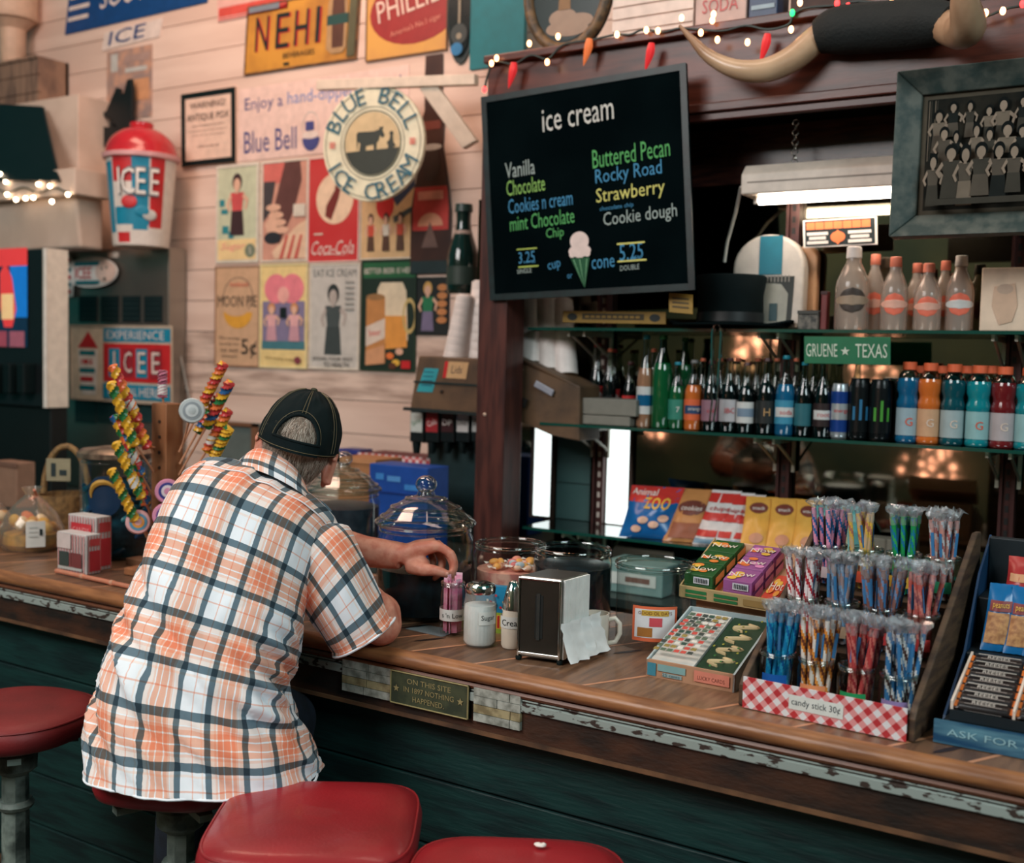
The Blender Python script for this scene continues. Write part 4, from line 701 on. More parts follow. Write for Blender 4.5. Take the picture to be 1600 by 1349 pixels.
B_('cola',958,546,26,'cola bottle with red label, second from left behind the grey cartons',cola,rl,RED,y=3.27,mark=('Cola',.06,WHITE))
B_('cola',984,566,26,'short cola bottle with red label at the right end of the grey cartons',cola,rl,bcap,y=3.25,mark=('Cola',.06,WHITE))
B_('long',1008,524,28,'tall clear bottle with white and blue label left of the green bottles',clr,wl,tcap,lab2=bluel)
B_('tall',1034,524,34,'tallest green bottle, left of the shorter green one',grnl,None,gcap)
B_('long',1058,566,28,'short green bottle between the tall green and the orange one',grnl,K((50,130,110)),tcap,mark=('7',.08,WHITE))
B_('tall',1068,528,28,'green bottle standing behind the orange soda bottle',grnl,None,gcap,y=3.25)
B_('long',1084,563,30,'orange soda bottle with orange and blue label',orgl,K((226,104,60)),K((120,120,120)),lab2=K((40,70,110)),mark=('orange',.05,WHITE))
B_('long',1111,564,30,'dark cola bottle with pale pink label right of the orange soda',cola,K((150,110,124)),bcap,mark=('cola',.06,RED))
B_('long',1139,560,30,'dark bottle with pale label behind the steel tongs',cola,K((190,186,190)),bcap,mark=('IBC',.07,RED))
B_('long',1166,567,30,'dark bottle with red-edged white label, third right of orange soda',cola,wl,bcap,lab2=K((120,140,160)))
B_('long',1197,560,32,'dark brown bottle with tan letter mark on black label',cola,K((30,34,34)),bcap,mark=('H',.10,K((190,150,100))))
B_('long',1227,556,32,'blue soda bottle with teal cap and blue white label',bluel,K((60,140,170)),tcap,lab2=wl,mark=('soda',.06,RED))
B_('long',1256,566,28,'dark bottle with teal cap and teal label under the green sign',cola,K((40,100,110)),tcap)
B_('long',1286,563,30,'dark bottle with white oval label left of the blue silver can',cola,K((40,24,24)),bcap,lab2=wl,mark=('root',.05,RED))
for i,u in enumerate((952,1020,1097,1124,1152,1182,1212,1242,1271)):
    B_('long',u,560 if i>1 else 545,24,'dark glass bottle in the back row, behind the %s'%['second cola bottle','clear bottle and tall green bottle','orange soda and dark pink-label bottle','steel tongs','pale-label and red-edged bottles','brown letter-mark bottle','blue soda bottle, on its left','blue soda bottle, on its right','white oval label bottle'][i],cola,None,K((206,110,80),.4),y=3.245,group='back row of bottles')
c1=B_('can',1313,600,29,'slim blue and silver can with red mark, leftmost of the cans',K((176,184,190),.25,.6),K((30,70,150),.3,.4),name='drink_can',lab2=K((190,196,200),.3,.5),mark=('energy',.07,RED))
B_('can',1343,592,33,'black energy drink can with blue claw mark',K((14,18,20),.25,.3),K((14,18,20),.25),name='drink_can',mark=('ılı',.34,K((40,110,150))))
B_('can',1376,594,35,'black energy drink can with green claw mark',K((14,18,20),.25,.3),K((14,18,20),.25),name='drink_can',mark=('ılı',.34,K((70,150,50))))
B_('can',1400,596,30,'black can half hidden behind the blue sports drink',K((14,18,20),.25,.3),None,name='drink_can',y=3.22)
gl=[K((150,172,182),.5),K((206,160,124),.5),K((160,176,178),.5),K((140,182,184),.5),K((176,166,168),.5)]
for i,(u,l,m,cc) in enumerate([(1419,'blue',bluel,0),(1452,'orange',orgl,1),(1489,'dark teal',dtl,2),(1529,'light teal',tealq,3),(1568,'dark red',redl,4),(1607,'teal cut off by the right edge',tealq,3)]):
    B_('pet',u,566+.05*(u-1419),37+.02*(u-1419),'%s sports drink bottle with orange cap'%l if i<5 else 'teal sports drink bottle cut off by the right edge',m,gl[cc],ocap,name='sports_drink_bottle',group='sports drinks on the middle shelf',mark=('G',.10,K((226,206,190)) if i%3 else K((220,90,60))))
for i,u in enumerate((1436,1471,1510,1548)): B_('pet',u,572,34,'sports drink bottle in the back row, behind the gap %s'%['of blue and orange','of orange and dark teal','of dark teal and light teal','of light teal and dark red'][i],[orgl,redl,bluel,orgl][i],gl[2],ocap,y=3.26,name='sports_drink_bottle',group='back row of sports drinks')
# top shelf
og='clear bottles on the top shelf'; co_=K((228,110,84),.5); jl=K((60,50,44),.5)
B_('jug',1332,386,56,'large clear bottle with dark oval label and white cap',None,jl,K((214,206,202),.4),z=ZT,y=3.17,group=og,lab2=K((150,130,110)))
B_('jug',1500,400,46,'clear bottle with white cap right of the carry packs',None,co_,K((214,206,202),.4),z=ZT,y=3.20,group=og,lab2=wl)
for i,(u,v,yy) in enumerate([(1366,398,3.22),(1398,402,3.165),(1432,412,3.24),(1450,412,3.165),(1476,408,3.23)]):
    B_('jug',u,v,44 if yy<3.2 else 38,'clear glass bottle with orange round label, %s'%['just right of the dark oval label bottle','foremost with the largest orange disc','behind the gap of the two front orange labels','in front, left of the white-capped bottle','behind, half hidden by the white-capped bottle'][i],None,co_,K((226,130,104),.4),z=ZT,y=yy,group=og,lab2=K((226,170,150)))
t,pl=carton('paper_bag','cream paper bag printed with a bottle at right end of top shelf',1532,1640,3.15,.165,.12,K((226,200,176),.6),'bag',z=ZT); g=G(); g.pp(pl,[(.2,.3),(.5,.25),(.55,.6),(.48,.85),(.3,.9),(.18,.6)],K((206,172,146))); g.pe(pl,.36,.34,.12,.08,K((186,160,140))); g.out('print',t)
# top hat
x=xu(1140,3.2,ZT); t=TH('top_hat','black felt top hat with wide brim on the top shelf','hat',(x,3.2,ZT)); fm=K((3,15,17),.85,spec=.15)
g=G(); g.lathe([(.17,.010),(.172,.016),(.12,.012),(.098,.02),(.096,.10),(.104,.155),(.10,.16),(.0,.158)],fm,n=36); g.out('crown',t,world=False,auto=50); g=G(); g.lathe([(.10,.022),(.0995,.05)],K((26,30,32),.4),n=36,caps=False); g.out('hat_band',t,world=False); 
g=G(); q=[(.19*math.cos(a),.105*math.sin(a),.004+.022*abs(math.cos(a))**3) for a in np.linspace(0,2*PI,49)]; q2=[(.11*math.cos(a),.095*math.sin(a),.012) for a in np.linspace(0,2*PI,49)]; g.grid([q,q2],fm); g.tube(q,.004,fm,6); g.out('brim',t,world=False)
# arch-topped device
def arch(name,label,u0,u1,v0,y,m,dp=.08):
    x0,x1=xu(u0,y,1.8),xu(u1,y,1.8); h=at((u0+u1)/2,v0,y=y)[2]-ZT; w_=(x1-x0)/2; t=TH(name,label,'appliance',((x0+x1)/2,y+dp/2,ZT)); xm=(x0+x1)/2
    pts=[(x0,y,ZT+.001)]+[(xm-w_*math.cos(a)*1.0,y,ZT+h-w_*.9+w_*.9*math.sin(a)) for a in np.linspace(0,PI,15)]+[(x1,y,ZT+.001)]
    g=G(); g.prism(pts,(0,dp,0),m); g.out('shell',t,bev=.008); return t,Pl((x0,y-.001,ZT+h),(x1-x0,0,0),(0,0,-h))
t,pl=arch('heater','white arch-topped appliance with teal stripe and dark grille behind top hat',1143,1254,366,3.235,K((200,190,180),.4),.05)
g=G(); g.pr(pl,.38,.02,.70,.42,K((20,110,130),.5)); g.out('teal_stripe',t); g=G(); g.pp(pl,[(.22,.44),(.88,.44),(.85,.95),(.25,.95)],K((40,46,44))); g.pp(pl,[(.40,.5),(.7,.52),(.8,.62),(.78,.95),(.45,.95)],K((150,150,140))); [g.pr(pl,.25+.05*j,.43,.27+.05*j,.50,K((130,126,118))) for j in range(12)]; g.pr(pl,.55,.72,.66,.9,K((40,70,76))); g.out('grille',t)
t,pl=arch('heater','tan rounded appliance behind the white arch-topped one',1236,1275,384,3.29,K((196,150,112),.4),.035)
t,pl=carton('trinket_box','small dark patterned box on top shelf right of top hat',1246,1278,3.16,.055,.05,K((50,52,50),.5,two=(110,104,96),vs=60),z=ZT); g=G(); g.slab(pl,0,0,1,.18,.003,K((60,60,56))); g.out('lid',t)
t,pl=carton('red_tin','narrow dark red tin on top shelf left of oval label bottle',1282,1292,3.17,.11,.03,K((110,44,44),.4),'tin',z=ZT); g=G(); g.slab(pl,0,0,1,.08,.002,K((60,26,26))); g.out('lid',t)
# tongs hanging in front of the bottles
x=xu(1121,3.088,1.7); t=TH('steel_tongs','steel serving tongs hanging from the top shelf before the bottles','tongs',(x,3.088,1.66)); g=G(); za=at(1121,506,y=3.088)[2]; zb=at(1124,602,y=3.088)[2]; zc=at(1122,660,y=3.088)[2]
g.tube([(x-.013,3.088,zb+.06),(x-.014,3.085,za-.03),(x-.010,3.083,za-.005),(x,3.082,za),(x+.010,3.083,za-.005),(x+.014,3.085,za-.03),(x+.008,3.088,zb)],.0045,CHROME,8); g.out('bow_handle',t); g=G(); g.tube([(x+.008,3.088,zb),(x+.004,3.092,zb-.05),(x-.004,3.092,zc)],.003,CHROME,6); g.tube([(x-.013,3.088,zb+.06),(x-.010,3.09,zb-.05),(x-.016,3.092,zc)],.003,CHROME,6); g.out('prongs',t)
# grey cartons
for i,(u0,u1,z0,h) in enumerate([(849,984,ZMID,.030),(858,994,ZMID+.0312,.052)]):
    t,pl=carton('flat_carton','flat grey paper carton on middle shelf, %s of two'%['lower','upper'][i],u0,u1,3.12,h,.13,K((126,122,112),.7),'carton',z=z0); g=G(); g.b2((pl.o[0]+.1,3.1195,z0+.002),(pl.o[0]+.102,3.1205,z0+h-.002),DGRY); g.out('flap_seam',t)
# cup dispensers either side of the post
brw=K((104,78,56),.6,two=(76,58,44),vs=8,bump=.15); foam=K((232,220,214),.45)
def cup_stack(u0,v0,u1,v1,r0,r1,y0,y1,label,grp):
    a,b=np.array(at(u0,v0,y=y0)),np.array(at(u1,v1,y=y1)); t=TH('cup_stack',label,'cup stack',tuple(b),group=grp); d=(a-b); L=np.linalg.norm(d); Q=np.array(Vector(d).to_track_quat('Z','Y').to_matrix())
    pr=[(.0,0)]; n=9
    for j in range(n): f=j/n; r=r1+(r0-r1)*f; pr+=[(r,L*f),(r*1.012,L*f+.003),(r*.985,L*(f+1/n)-.001)]
    pr+=[(r0*.8,L),(.0,L)]; g=G(); g.lathe(pr,foam,tuple(b),24,Q); g.out('cups',t); g=G(); g.lathe([(r0*.75,L),(r0*.78,L+.004),(r0*.6,L+.003)],foam,tuple(b),24,Q); g.out('end_cup_rim',t)
cg='foam cup stacks'
cup_stack(727,462,712,562,.030,.045,3.22,3.22,'tall tapering stack of white foam cups left of the wooden post',cg)
cup_stack(752,440,748,562,.032,.044,3.27,3.27,'stack of white foam cups half hidden behind the wooden post',cg)
for j,(u,v,u2,v2,l) in enumerate([(806,462,806,556,'nearest the post'),(830,458,832,568,'second from the post'),(856,455,858,578,'third from the post'),(878,470,884,586,'furthest from the post, by the shelf end')]): cup_stack(u,v,u2,v2,.036,.040,3.20+.015*j,3.16+.015*j,'leaning stack of white foam cups, '+l,cg)
# left dispenser box
A=[np.array(at(*q,y=3.17)) for q in[(654,556),(790,562),(790,655),(640,640)]]; t=TH('cup_dispenser','brown wooden cup dispenser box with teal note left of the post','dispenser',tuple((A[2]+A[3])/2))
g=G(); g.prism(A,(0,.16,0),brw); g.out('box_body',t,bev=.006); pl=Pl(A[0],A[1]-A[0],A[3]-A[0]); g=G(); g.slab(pl,.0,.46,.97,.50,.004,K((30,40,38))); g.slab(pl,-.06,.96,1.0,1.02,.01,K((24,34,34))); g.out('drawer_line',t)
g=G(); g.pp(pl,[(.10,.22),(.27,.22),(.24,.66),(.05,.66)],K((50,150,160))); [g.pr(pl,.10,.28+.08*j,.22,.30+.08*j,K((30,90,110))) for j in range(4)]; g.out('teal_note',t); g=G(); g.pr(pl,.34,.08,.60,.38,K((206,166,120))); g.pr(pl,.33,.08,.37,.38,RED); g.pt(pl,'Lids',.48,.22,.14,ink,w=.12); g.out('label_card',t); g=G(); g.sph(pl.p(.35,.63,.004),.006,K((36,30,28)),6); g.out('knob',t)
# right dispenser, slanting down to the right
A=[np.array(at(u,v,y=y)) for u,v,y in[(770,548,3.12),(800,553,3.10),(906,604,3.10),(905,690,3.10),(860,680,3.10),(770,640,3.12)]]; t=TH('cup_dispenser','dark brown slanted wooden cup dispenser box right of the post','dispenser',tuple(A[4]))
g=G(); g.prism([a-np.array((0,.0,0)) for a in A],(0,.14,0),brw); g.out('box_body',t,bev=.005); g=G(); c=at(850,607,y=3.095); g.box(c,(.075,.006,.022),K((150,150,160),.4),rotm(ry=R(24))); g.out('label_holder',t,bev=.004)
g=G(); c=at(815,628,y=3.095); g.box(c,(.04,.006,.03),K((26,26,24)),rotm(ry=R(20))); g.out('slot',t); g=G(); g.sph(at(815,578,y=3.098),.006,K((170,140,110)),6); g.out('screw',t)
# soda valves
t=TH('soda_dispenser','dark soda fountain head with four drink valves below the cup box','drink dispenser',tuple(at(700,760,y=3.3))); p0=at(650,700,y=3.28); p1=at(760,760,y=3.28)
a=at(648,640,y=3.26); b=at(760,700,y=3.26); g=G(); g.b2((a[0],3.26,b[2]),(b[0],3.36,a[2]),BLACK); a2=at(668,695,y=3.3); g.b2((a2[0],3.3,.951),(b[0],3.40,b[2]),K((36,56,58),.4)); g.out('tower',t,bev=.004)
lc=[(K((190,196,190)),GRN,'Sprite'),(K((170,40,46)),WHITE,'Cola'),(K((60,20,24)),WHITE,'DP'),(K((206,200,196)),DGRY,'Diet'),(K((180,180,176)),DGRY,'Zero')]
for j,(m,m2,tx) in enumerate(lc):
    u=651+24*j; a=at(u-10,642,y=3.23); b=at(u+10,692,y=3.23); g=G(); g.b2((a[0],3.23,b[2]),(b[0],3.262,a[2]),K((22,30,32),.3)); v_=g.out('valve',t,bev=.003)
    pl=Pl((a[0]+.004,3.2295,a[2]-.006),(b[0]-a[0]-.008,0,0),(0,0,-(a[2]-b[2])*.62)); g=G(); g.pr(pl,0,0,1,1,m); g.pt(pl,tx,.5,.5,.3,m2,w=.8,rot=.4 if j<2 else 0); g.out('brand_plate',v_)
    g=G(); c=at(u,700,y=3.25); g.lathe([(.012,0),(.016,.03),(.016,.045)],BLACK,tuple(c-np.array((0,0,.02))),12); g.out('nozzle',v_)
# giant dark bottle ornament behind the post
c=at(722,460,y=3.36); hh=at(727,318,y=3.36)[2]-c[2]; t=TH('giant_bottle','big black-green bottle ornament beside the post above the cups','bottle ornament',tuple(c)); gb=K((18,38,34),.12,coat=.5); g=G(); g.lathe([(.05,0),(.058,.02),(.058,.42*hh),(.05,.52*hh),(.030,.70*hh),(.026,.80*hh),(.028,.92*hh)],gb,n=24); g.out('bottle_body',t,world=False); g=G(); g.lathe([(.028,.90*hh),(.033,.905*hh),(.031,.99*hh),(.0,1*hh)],K((40,60,56),.4),n=20); g.out('cap',t,world=False); g=G(); g.lathe([(.0585,.10*hh),(.0585,.3*hh)],K((40,56,50),.5),n=24,caps=False); g.out('label',t,world=False); g=G(); g.b2((-.02,.05,.2*hh),(.02,.188,.25*hh),DGRY); g.out('wall_bracket',t,world=False); g=G(); g.lathe([(.038,.62*hh),(.031,.70*hh)],K((150,130,120)),n=24,caps=False); g.out('neck_label',t,world=False)
# ---- snack bags on the bottom shelf
def bag(u0,u1,v0,v1,y,label,m,art=None,lean=.10,cat='snack bag',grp='snack bags on the bottom shelf',tilt=0,name='snack_bag',z=ZLO,hz=None,rz=None):
    w_=(u1-u0)/1750*px_d((u0+u1)/2,(v0+v1)/2,y); h=hz or (v1-v0)/1750*px_d((u0+u1)/2,(v0+v1)/2,y)*1.02; x=xu((u0+u1)/2,y,z+h/2)
    t=TH(name,label,cat,(x,y,z+.001),rz if rz is not None else R(14),group=grp); n1,n2=13,9; rows=[[],[]]
    for sgn in(0,1):
        for i in range(n1):
            tt=i/(n1-1); row=[]
            for j in range(n2):
                s=j/(n2-1); bulge=(math.sin(PI*tt)**.6)*(math.sin(PI*s)**.55)*w_*.25*(1+.55*noise.noise((u0*.1+s*4,tt*4,sgn)))
                cr_=.004*math.sin(s*26)*(1 if i in(0,n1-1) else .25)
                X=(s-.5)*w_*(1-.06*math.sin(PI*tt))+tilt*tt*h; Y=lean*tt+cr_+(bulge if sgn else -bulge); row.append((X,Y,tt*h))
            rows[sgn].append(row)
    g=G(); g.grid(rows[0],m); g.grid([r[::-1] for r in rows[1]],m); g.out('pouch',t,world=False,auto=80)
    if art:
        g=G(); rw=np.array(rows[0])
        def P(s,q):                                   # point on the bulged front, q from the top
            a=(1-q)*(n1-1); i=min(int(a),n1-2); b=s*(n2-1); j=min(int(b),n2-2); fa,fb=a-i,b-j
            return (rw[i,j]*(1-fa)*(1-fb)+rw[i+1,j]*fa*(1-fb)+rw[i,j+1]*(1-fa)*fb+rw[i+1,j+1]*fa*fb)
        for q,a in enumerate(art):
            k=np.array((0,-.0016-.0006*q,0))
            if a[0]=='r': 
                _,s0,t0,s1,t1,mm=a; g.grid([[P(s,tq)+k for s in np.linspace(s0,s1,8)] for tq in np.linspace(t1,t0,10)],mm)
            elif a[0]=='e':
                _,sc_,tc,rs,rt2,mm=a; g.grid([[P(sc_+rs*f*math.cos(c),tc-rt2*f*math.sin(c))+k*1.3 for c in np.linspace(0,2*PI,19)] for f in(1,.66,.33,.01)],mm)
            else:
                _,tx,sc_,tc,hh_,ww,mm=a; V,Fc,asp=glyphs(tx); V2=V/np.array((asp,1)); g.add([P(min(max(sc_+v[0]*ww,0),1),min(max(tc-v[1]*hh_,0),1))+k*1.6 for v in V2],Fc,mm)
        g.out('print',t,world=False)
    return t
def px_d(u,v,y): p=at(u,v,y=y)-EYE; return float(p@fw)
bb_=K((24,96,160),.25,var=.06); rb=K((196,56,50),.3); yb=K((222,164,76),.3,var=.08); tb=K((96,160,160),.3,var=.1); tan_=K((190,130,78),.3)
bag(967,1052,764,840,3.13,'blue bag of animal crackers with yellow letters, leftmost snack bag',bb_,[('r',.0,.0,1,.30,rb),('t','zoo',.60,.30,.22,.5,YEL),('t','Animal',.30,.10,.12,.5,WHITE)]+[('e',s,q,.10,.07,sk) for s,q in((.4,.62),(.62,.7),(.3,.8),(.78,.58))],.09,tilt=.12)
bag(1036,1094,774,850,3.14,'brown gold bag with dark oval, right of the blue bag',tan_,[('e',.5,.34,.4,.14,K((110,56,46))),('t','cookies',.5,.34,.09,.6,WHITE),('r',.1,.62,.9,.92,K((150,84,56)))],.12,tilt=.22)
for i,(a,b) in enumerate([(1083,1130),(1106,1152),(1128,1170)]): bag(a,b,774+2*i,853,3.14+.012*i,'red and white striped snack bag, %s of three'%['left','middle','right'][i],K((214,206,204),.3),[('r',0,.05,1,.22,rb),('r',0,.40,1,.55,rb),('r',0,.72,.7,.84,rb),('r',0,.88,1,.97,K((120,150,170))),('t','chips',.5,.33,.10,.7,K((190,60,60)))],.12,tilt=.25)
for i,(a,b) in enumerate([(1156,1206),(1197,1247),(1238,1282)]): bag(a,b,778-1*i,854,3.135+.01*i,'yellow gold snack bag with brown oval, %s of three'%['left','middle','right'][i],yb,[('e',.42,.20,.3,.10,K((120,60,50))),('t','snack',.42,.20,.06,.4,WHITE),('e',.45,.75,.22,.10,K((200,140,110))),('r',.93,.03,1,.97,K((230,214,180)))],.13,tilt=.18,rz=R(24))
for i,(a,b) in enumerate([(1272,1306),(1296,1330),(1320,1354)]): bag(a,b,776,850,3.15+.02*i,'pale teal snack bag at the right end, %s of three'%['left','middle','right'][i],tb,[('r',.0,.03,.12,.97,yb),('r',.3,.15,.8,.3,K((130,180,176))),('e',.5,.6,.2,.12,K((80,140,140)))],.12,tilt=.15,rz=R(30))
for i,(u,m) in enumerate([(1085,rb),(1112,K((60,70,100),.3)),(1150,rb),(1188,K((80,50,40),.3)),(1225,rb)]): bag(u-26,u+26,752,812,3.27,'snack bag in the back row behind the %s bags'%['brown gold','left red and white','right red and white','left yellow','middle yellow'][i],m,[('r',0,.2,1,.32,WHITE)],.02,grp='back row of snack bags')
t,pl=carton('cardboard_box','plain grey cardboard box on the bottom shelf right of the teal bags',1356,1412,3.24,.06,.06,K((120,112,100),.7),z=ZLO); g=G(); g.slab(pl,.48,0,.52,1,.001,K((96,88,78))); g.out('tape',t)
t,pl=carton('display_tray','teal and white carton tray under the bottom shelf',940,1035,3.0,.09,.15,K((120,150,146),.5),'tray',z=.926); g=G(); g.pr(pl,.1,.3,.9,.7,K((200,206,200))); g.pr(pl,.4,.42,.8,.6,K((120,90,80))); g.out('print',t)
t,pl=carton('storage_bin','dark bin under the bottom shelf behind the gum display',1060,1240,3.05,.10,.15,K((20,34,34),.4),'bin',z=.926); g=G(); g.slab(pl,0,0,1,.14,.006,K((30,50,48))); g.out('rim',t)
# ---- string lights across the shop, seen in the mirror
t=TH('shop_string_lights','warm string light clusters across the shop, reflected in the mirror','string lights',(-2,-2.3,2.0)); wq=K((255,180,150),emit=22,var=.01); rr_=random.Random(11)
def mir(u,v,y=-2.25): p=at(u,v,y=YM); k=(2*YM-y)/YM; return np.array((p[0]*k,y,H+(p[2]-H)*k))
g=G(); g.sph((0,0,0),.013,wq,6); b0=g.out('bulb',t,world=False); first=True; seen=[]
for u0,v0,u1,v1,n in[(1148,525,1175,575,16),(1175,525,1225,555,14),(1330,565,1400,600,18),(1160,692,1200,730,7),(1385,715,1500,760,20),(1440,690,1500,712,10),(1000,672,1050,684,7),(1295,510,1400,524,6)]:
    for _ in range(n):
        p=mir(rr_.uniform(u0,u1),rr_.uniform(v0,v1)); o=b0 if first else dup(b0,t); first=False; o.location=p-np.array((-2,-2.3,2.0)); s=rr_.uniform(.5,1.3); o.scale=(s,s,s*1.3); seen.append(p)
g=G(); [g.tube(sp([seen[i],seen[i+4],seen[i+8]],3),.006,K((30,40,36)),5) for i in range(0,len(seen)-9,9)]; g.out('wire',t)
# ================================================================ things on the counter
ZC=1.0012
def cpt(u,v,z=1.0): return np.array(at(u,v,z=z))
def jar(name,label,c,r,h,cat='jar',content=None,rimk=1.0,lid=False,gl=None,group=None,neck=.94,shoulder=.86):
    gl=gl or GLASS; t=TH(name,label,cat,(c[0],c[1],ZC if len(c)<3 else c[2]),group=group)
    g=G(); g.lathe([(.0,.0),(r*.9,0),(r,.012),(r,h*shoulder),(r*neck,h*.94),(r*neck,h)],gl,n=36,caps=False); g.out('glass_body',t,world=False)
    g=G(); q=[(r*neck*math.cos(a),r*neck*math.sin(a),h) for a in np.linspace(0,2*PI,37)]; g.tube(q,.0035,glass((240,246,243),.05,.30),8); g.tube([(x*1.01,y*1.01,h*.95) for x,y,_ in q],.0025,glass((240,246,243),.05,.30),6); g.out('rim',t,world=False)
    if content: m,f=content; g=G(); g.lathe([(0,.004),(r*.88,.004),(r*.97,.014),(r*.97,h*f),(r*.8,h*f+.006),(0,h*f+.008)],m,n=32); g.out('contents',t,world=False)
    if lid:
        g=G(); z=h; g.lathe([(r*1.02,z),(r*1.06,z+.006),(r*1.02,z+.014),(r*.9,z+.022),(r*.7,z+.045),(r*.38,z+.066),(r*.2,z+.072),(r*.16,z+.082)],glass((240,246,243),.03,.16),n=36,caps=False); l=g.out('glass_lid',t,world=False)
        for k,(a,b) in enumerate([(1.03,.008),(.93,.020),(.72,.043),(.42,.064)]): g=G(); g.tube([(r*a*math.cos(q),r*a*math.sin(q),z+b) for q in np.linspace(0,2*PI,37)],.003,glass((236,242,240),.04,.35),6); g.out('lid_ridge',l,world=False)
        g=G(); g.sph((0,0,z+.098),(.026,.026,.022),glass((236,240,238),.02,.4),12); g.lathe([(.014,z+.074),(.011,z+.084)],glass((236,240,238),.02,.35),n=14); g.out('knob',l,world=False)
    return t
dkc=K((5,20,26),.35,two=(12,34,42),vs=60)
jar('lidded_jar','large glass jar of dark candy with knobbed glass lid, in front by the hand',cpt(662,958),.116,.215,content=(dkc,.53),lid=True)
jar('lidded_jar','glass jar with knobbed glass lid half hidden behind the man\'s head',cpt(535,880),.108,.215,content=(K((40,50,60),.4,two=(24,36,46),vs=40),.8),lid=True)
g=G(); b=cpt(670,988); g.add([b+A3_(-.05,.0,.0005) if 0 else b+np.array(q) for q in[(-.06,-.01,.0006),(.05,-.02,.0006),(.05,.05,.0006),(-.05,.05,.0006)]],[(0,1,2,3)],K((120,134,140),.7)); tag(g.out('paper_mat',org=tuple(b)),'grey paper lying on the counter under the front lidded jar','paper')
# sweetener jar with packets
c=cpt(706,992); pk_=K((222,120,160),.5,two=(232,170,190),vs=70); t=jar('packet_jar','small open glass jar of pink sweetener packets with white handwritten band',c,.0275,.118,shoulder=.78,neck=.88)
rs=random.Random(9); pks=[]
for i in range(9):
    a=2*PI*i/9; p=TH('sweetener_packet','pink sweetener packet standing in the small open glass jar','packet',(c[0]+.014*math.cos(a),c[1]+.014*math.sin(a),ZC+.006),rs.uniform(0,3),group='packets in the glass jar'); hgt=rs.uniform(.105,.132); g=G(); g.box((0,0,hgt/2),(.014,.0022,hgt),pk_); g.out('paper_sleeve',p,world=False); g=G(); g.box((0,0,hgt+.002),(.0142,.0008,.006),K((236,190,205))); g.out('crimped_end',p,world=False)
g=G(); zl=.036; g.lathe([(.0285,zl),(.0285,zl+.026)],K((232,230,226),.7),n=30,caps=False); lb=g.out('paper_band',t,world=False)
def roundtext(par,c,r,z,txt,h,m,a0,wk=1): 
    V,Fc,asp=glyphs(txt); X=V[:,0]*h*wk; a=a0+X/r; g=G(); g.add(np.stack([r*np.sin(a),-r*np.cos(a),z+V[:,1]*h],1),Fc,m); return g.out('lettering',par,world=False)
view=math.atan2(1.39,1.99)
roundtext(lb,c,.0292,zl+.013,"s 'n Low",.011,nb,view)
p=D_(703,905) if 0 else np.array(at(704,902,d=2.582)); q=np.array(at(707,922,d=2.575)); t=TH('sweetener_packet','pink sweetener packet pinched between the man\'s fingertips','packet',tuple(q)); g=G(); d=(p-q); w_=np.array([.006,.003,0]); g.prism([q-w_,q+w_,p+w_,p-w_],np.array([-.001,.002,0]),pk_); g.out('paper_sleeve',t); g=G(); g.prism([q-w_*1.02-d*.1,q+w_*1.02-d*.1,q+w_*1.02,q-w_*1.02],np.array([-.001,.0014,0]),K((236,190,205))); g.out('crimped_end',t)
# sugar pourer
c=cpt(749,1008); t=TH('sugar_pourer','ribbed glass sugar pourer full of sugar with chrome lid','sugar pourer',(c[0],c[1],ZC)); r=.0345; h=.118
g=G(); n=72; V=[];
for f,z in[(.86,0),(1,.006),(1,.09),(.98,.1),(.90,h)]:
    for i in range(n): rr=r*f*(1+.025*math.cos(24*2*PI*i/n)*(1 if .005<z<.095 else .1)); V.append((rr*math.cos(2*PI*i/n),rr*math.sin(2*PI*i/n),z))
g.grid(np.array(V).reshape(5,n,3),film((246,248,246),.12,.15,.06),wrap=True); g.out('ribbed_glass',t,world=False)
g=G(); V=[(x*.96,y*.96,z+.003 if z<.05 else z-.012) for x,y,z in V]; g.grid(np.array(V).reshape(5,n,3)[:4],K((246,246,244),.8),wrap=True); g.F.append(tuple(range(3*n,4*n))); g.M.append(0); g.S.append(False); g.out('sugar',t,world=False)
g=G(); g.lathe([(r*.93,h-.004),(r*.96,h),(r*.96,h+.008),(r*.85,h+.015),(r*.5,h+.019),(0,h+.019)],CHROME,n=32); g.box((.0,-.012,h+.021),(.016,.016,.003),CHROME); g.out('chrome_lid',t,world=False)
g=G(); rr=r*1.04; g.grid([[(rr*math.sin(a),-rr*math.cos(a),z) for a in np.linspace(view-.1,view+1.2,10)] for z in(.05,.078)],K((226,226,220),.7)); lb=g.out('paper_band',t,world=False); roundtext(lb,c,rr+.0008,.064,'Sugar',.014,nb,view+.50)
# creamer
c=cpt(800,1012); t=TH('creamer','slim glass creamer with steel cone top and white handwritten band','creamer',(c[0],c[1],ZC)); g=G(); g.lathe([(0,0),(.021,0),(.024,.006),(.025,.05),(.021,.085)],K((226,214,196),.3),n=28); g.out('glass_body',t,world=False); g=G(); g.lathe([(.0225,.083),(.023,.09),(.017,.12),(.010,.14),(.004,.145)],CHROME,n=28); g.out('cone_top',t,world=False)
g=G(); g.lathe([(.0262,.045),(.0262,.070)],K((226,226,220),.7),n=28,caps=False); lb=g.out('paper_band',t,world=False); roundtext(lb,c,.0268,.0575,'Cream',.013,nb,view-.12)
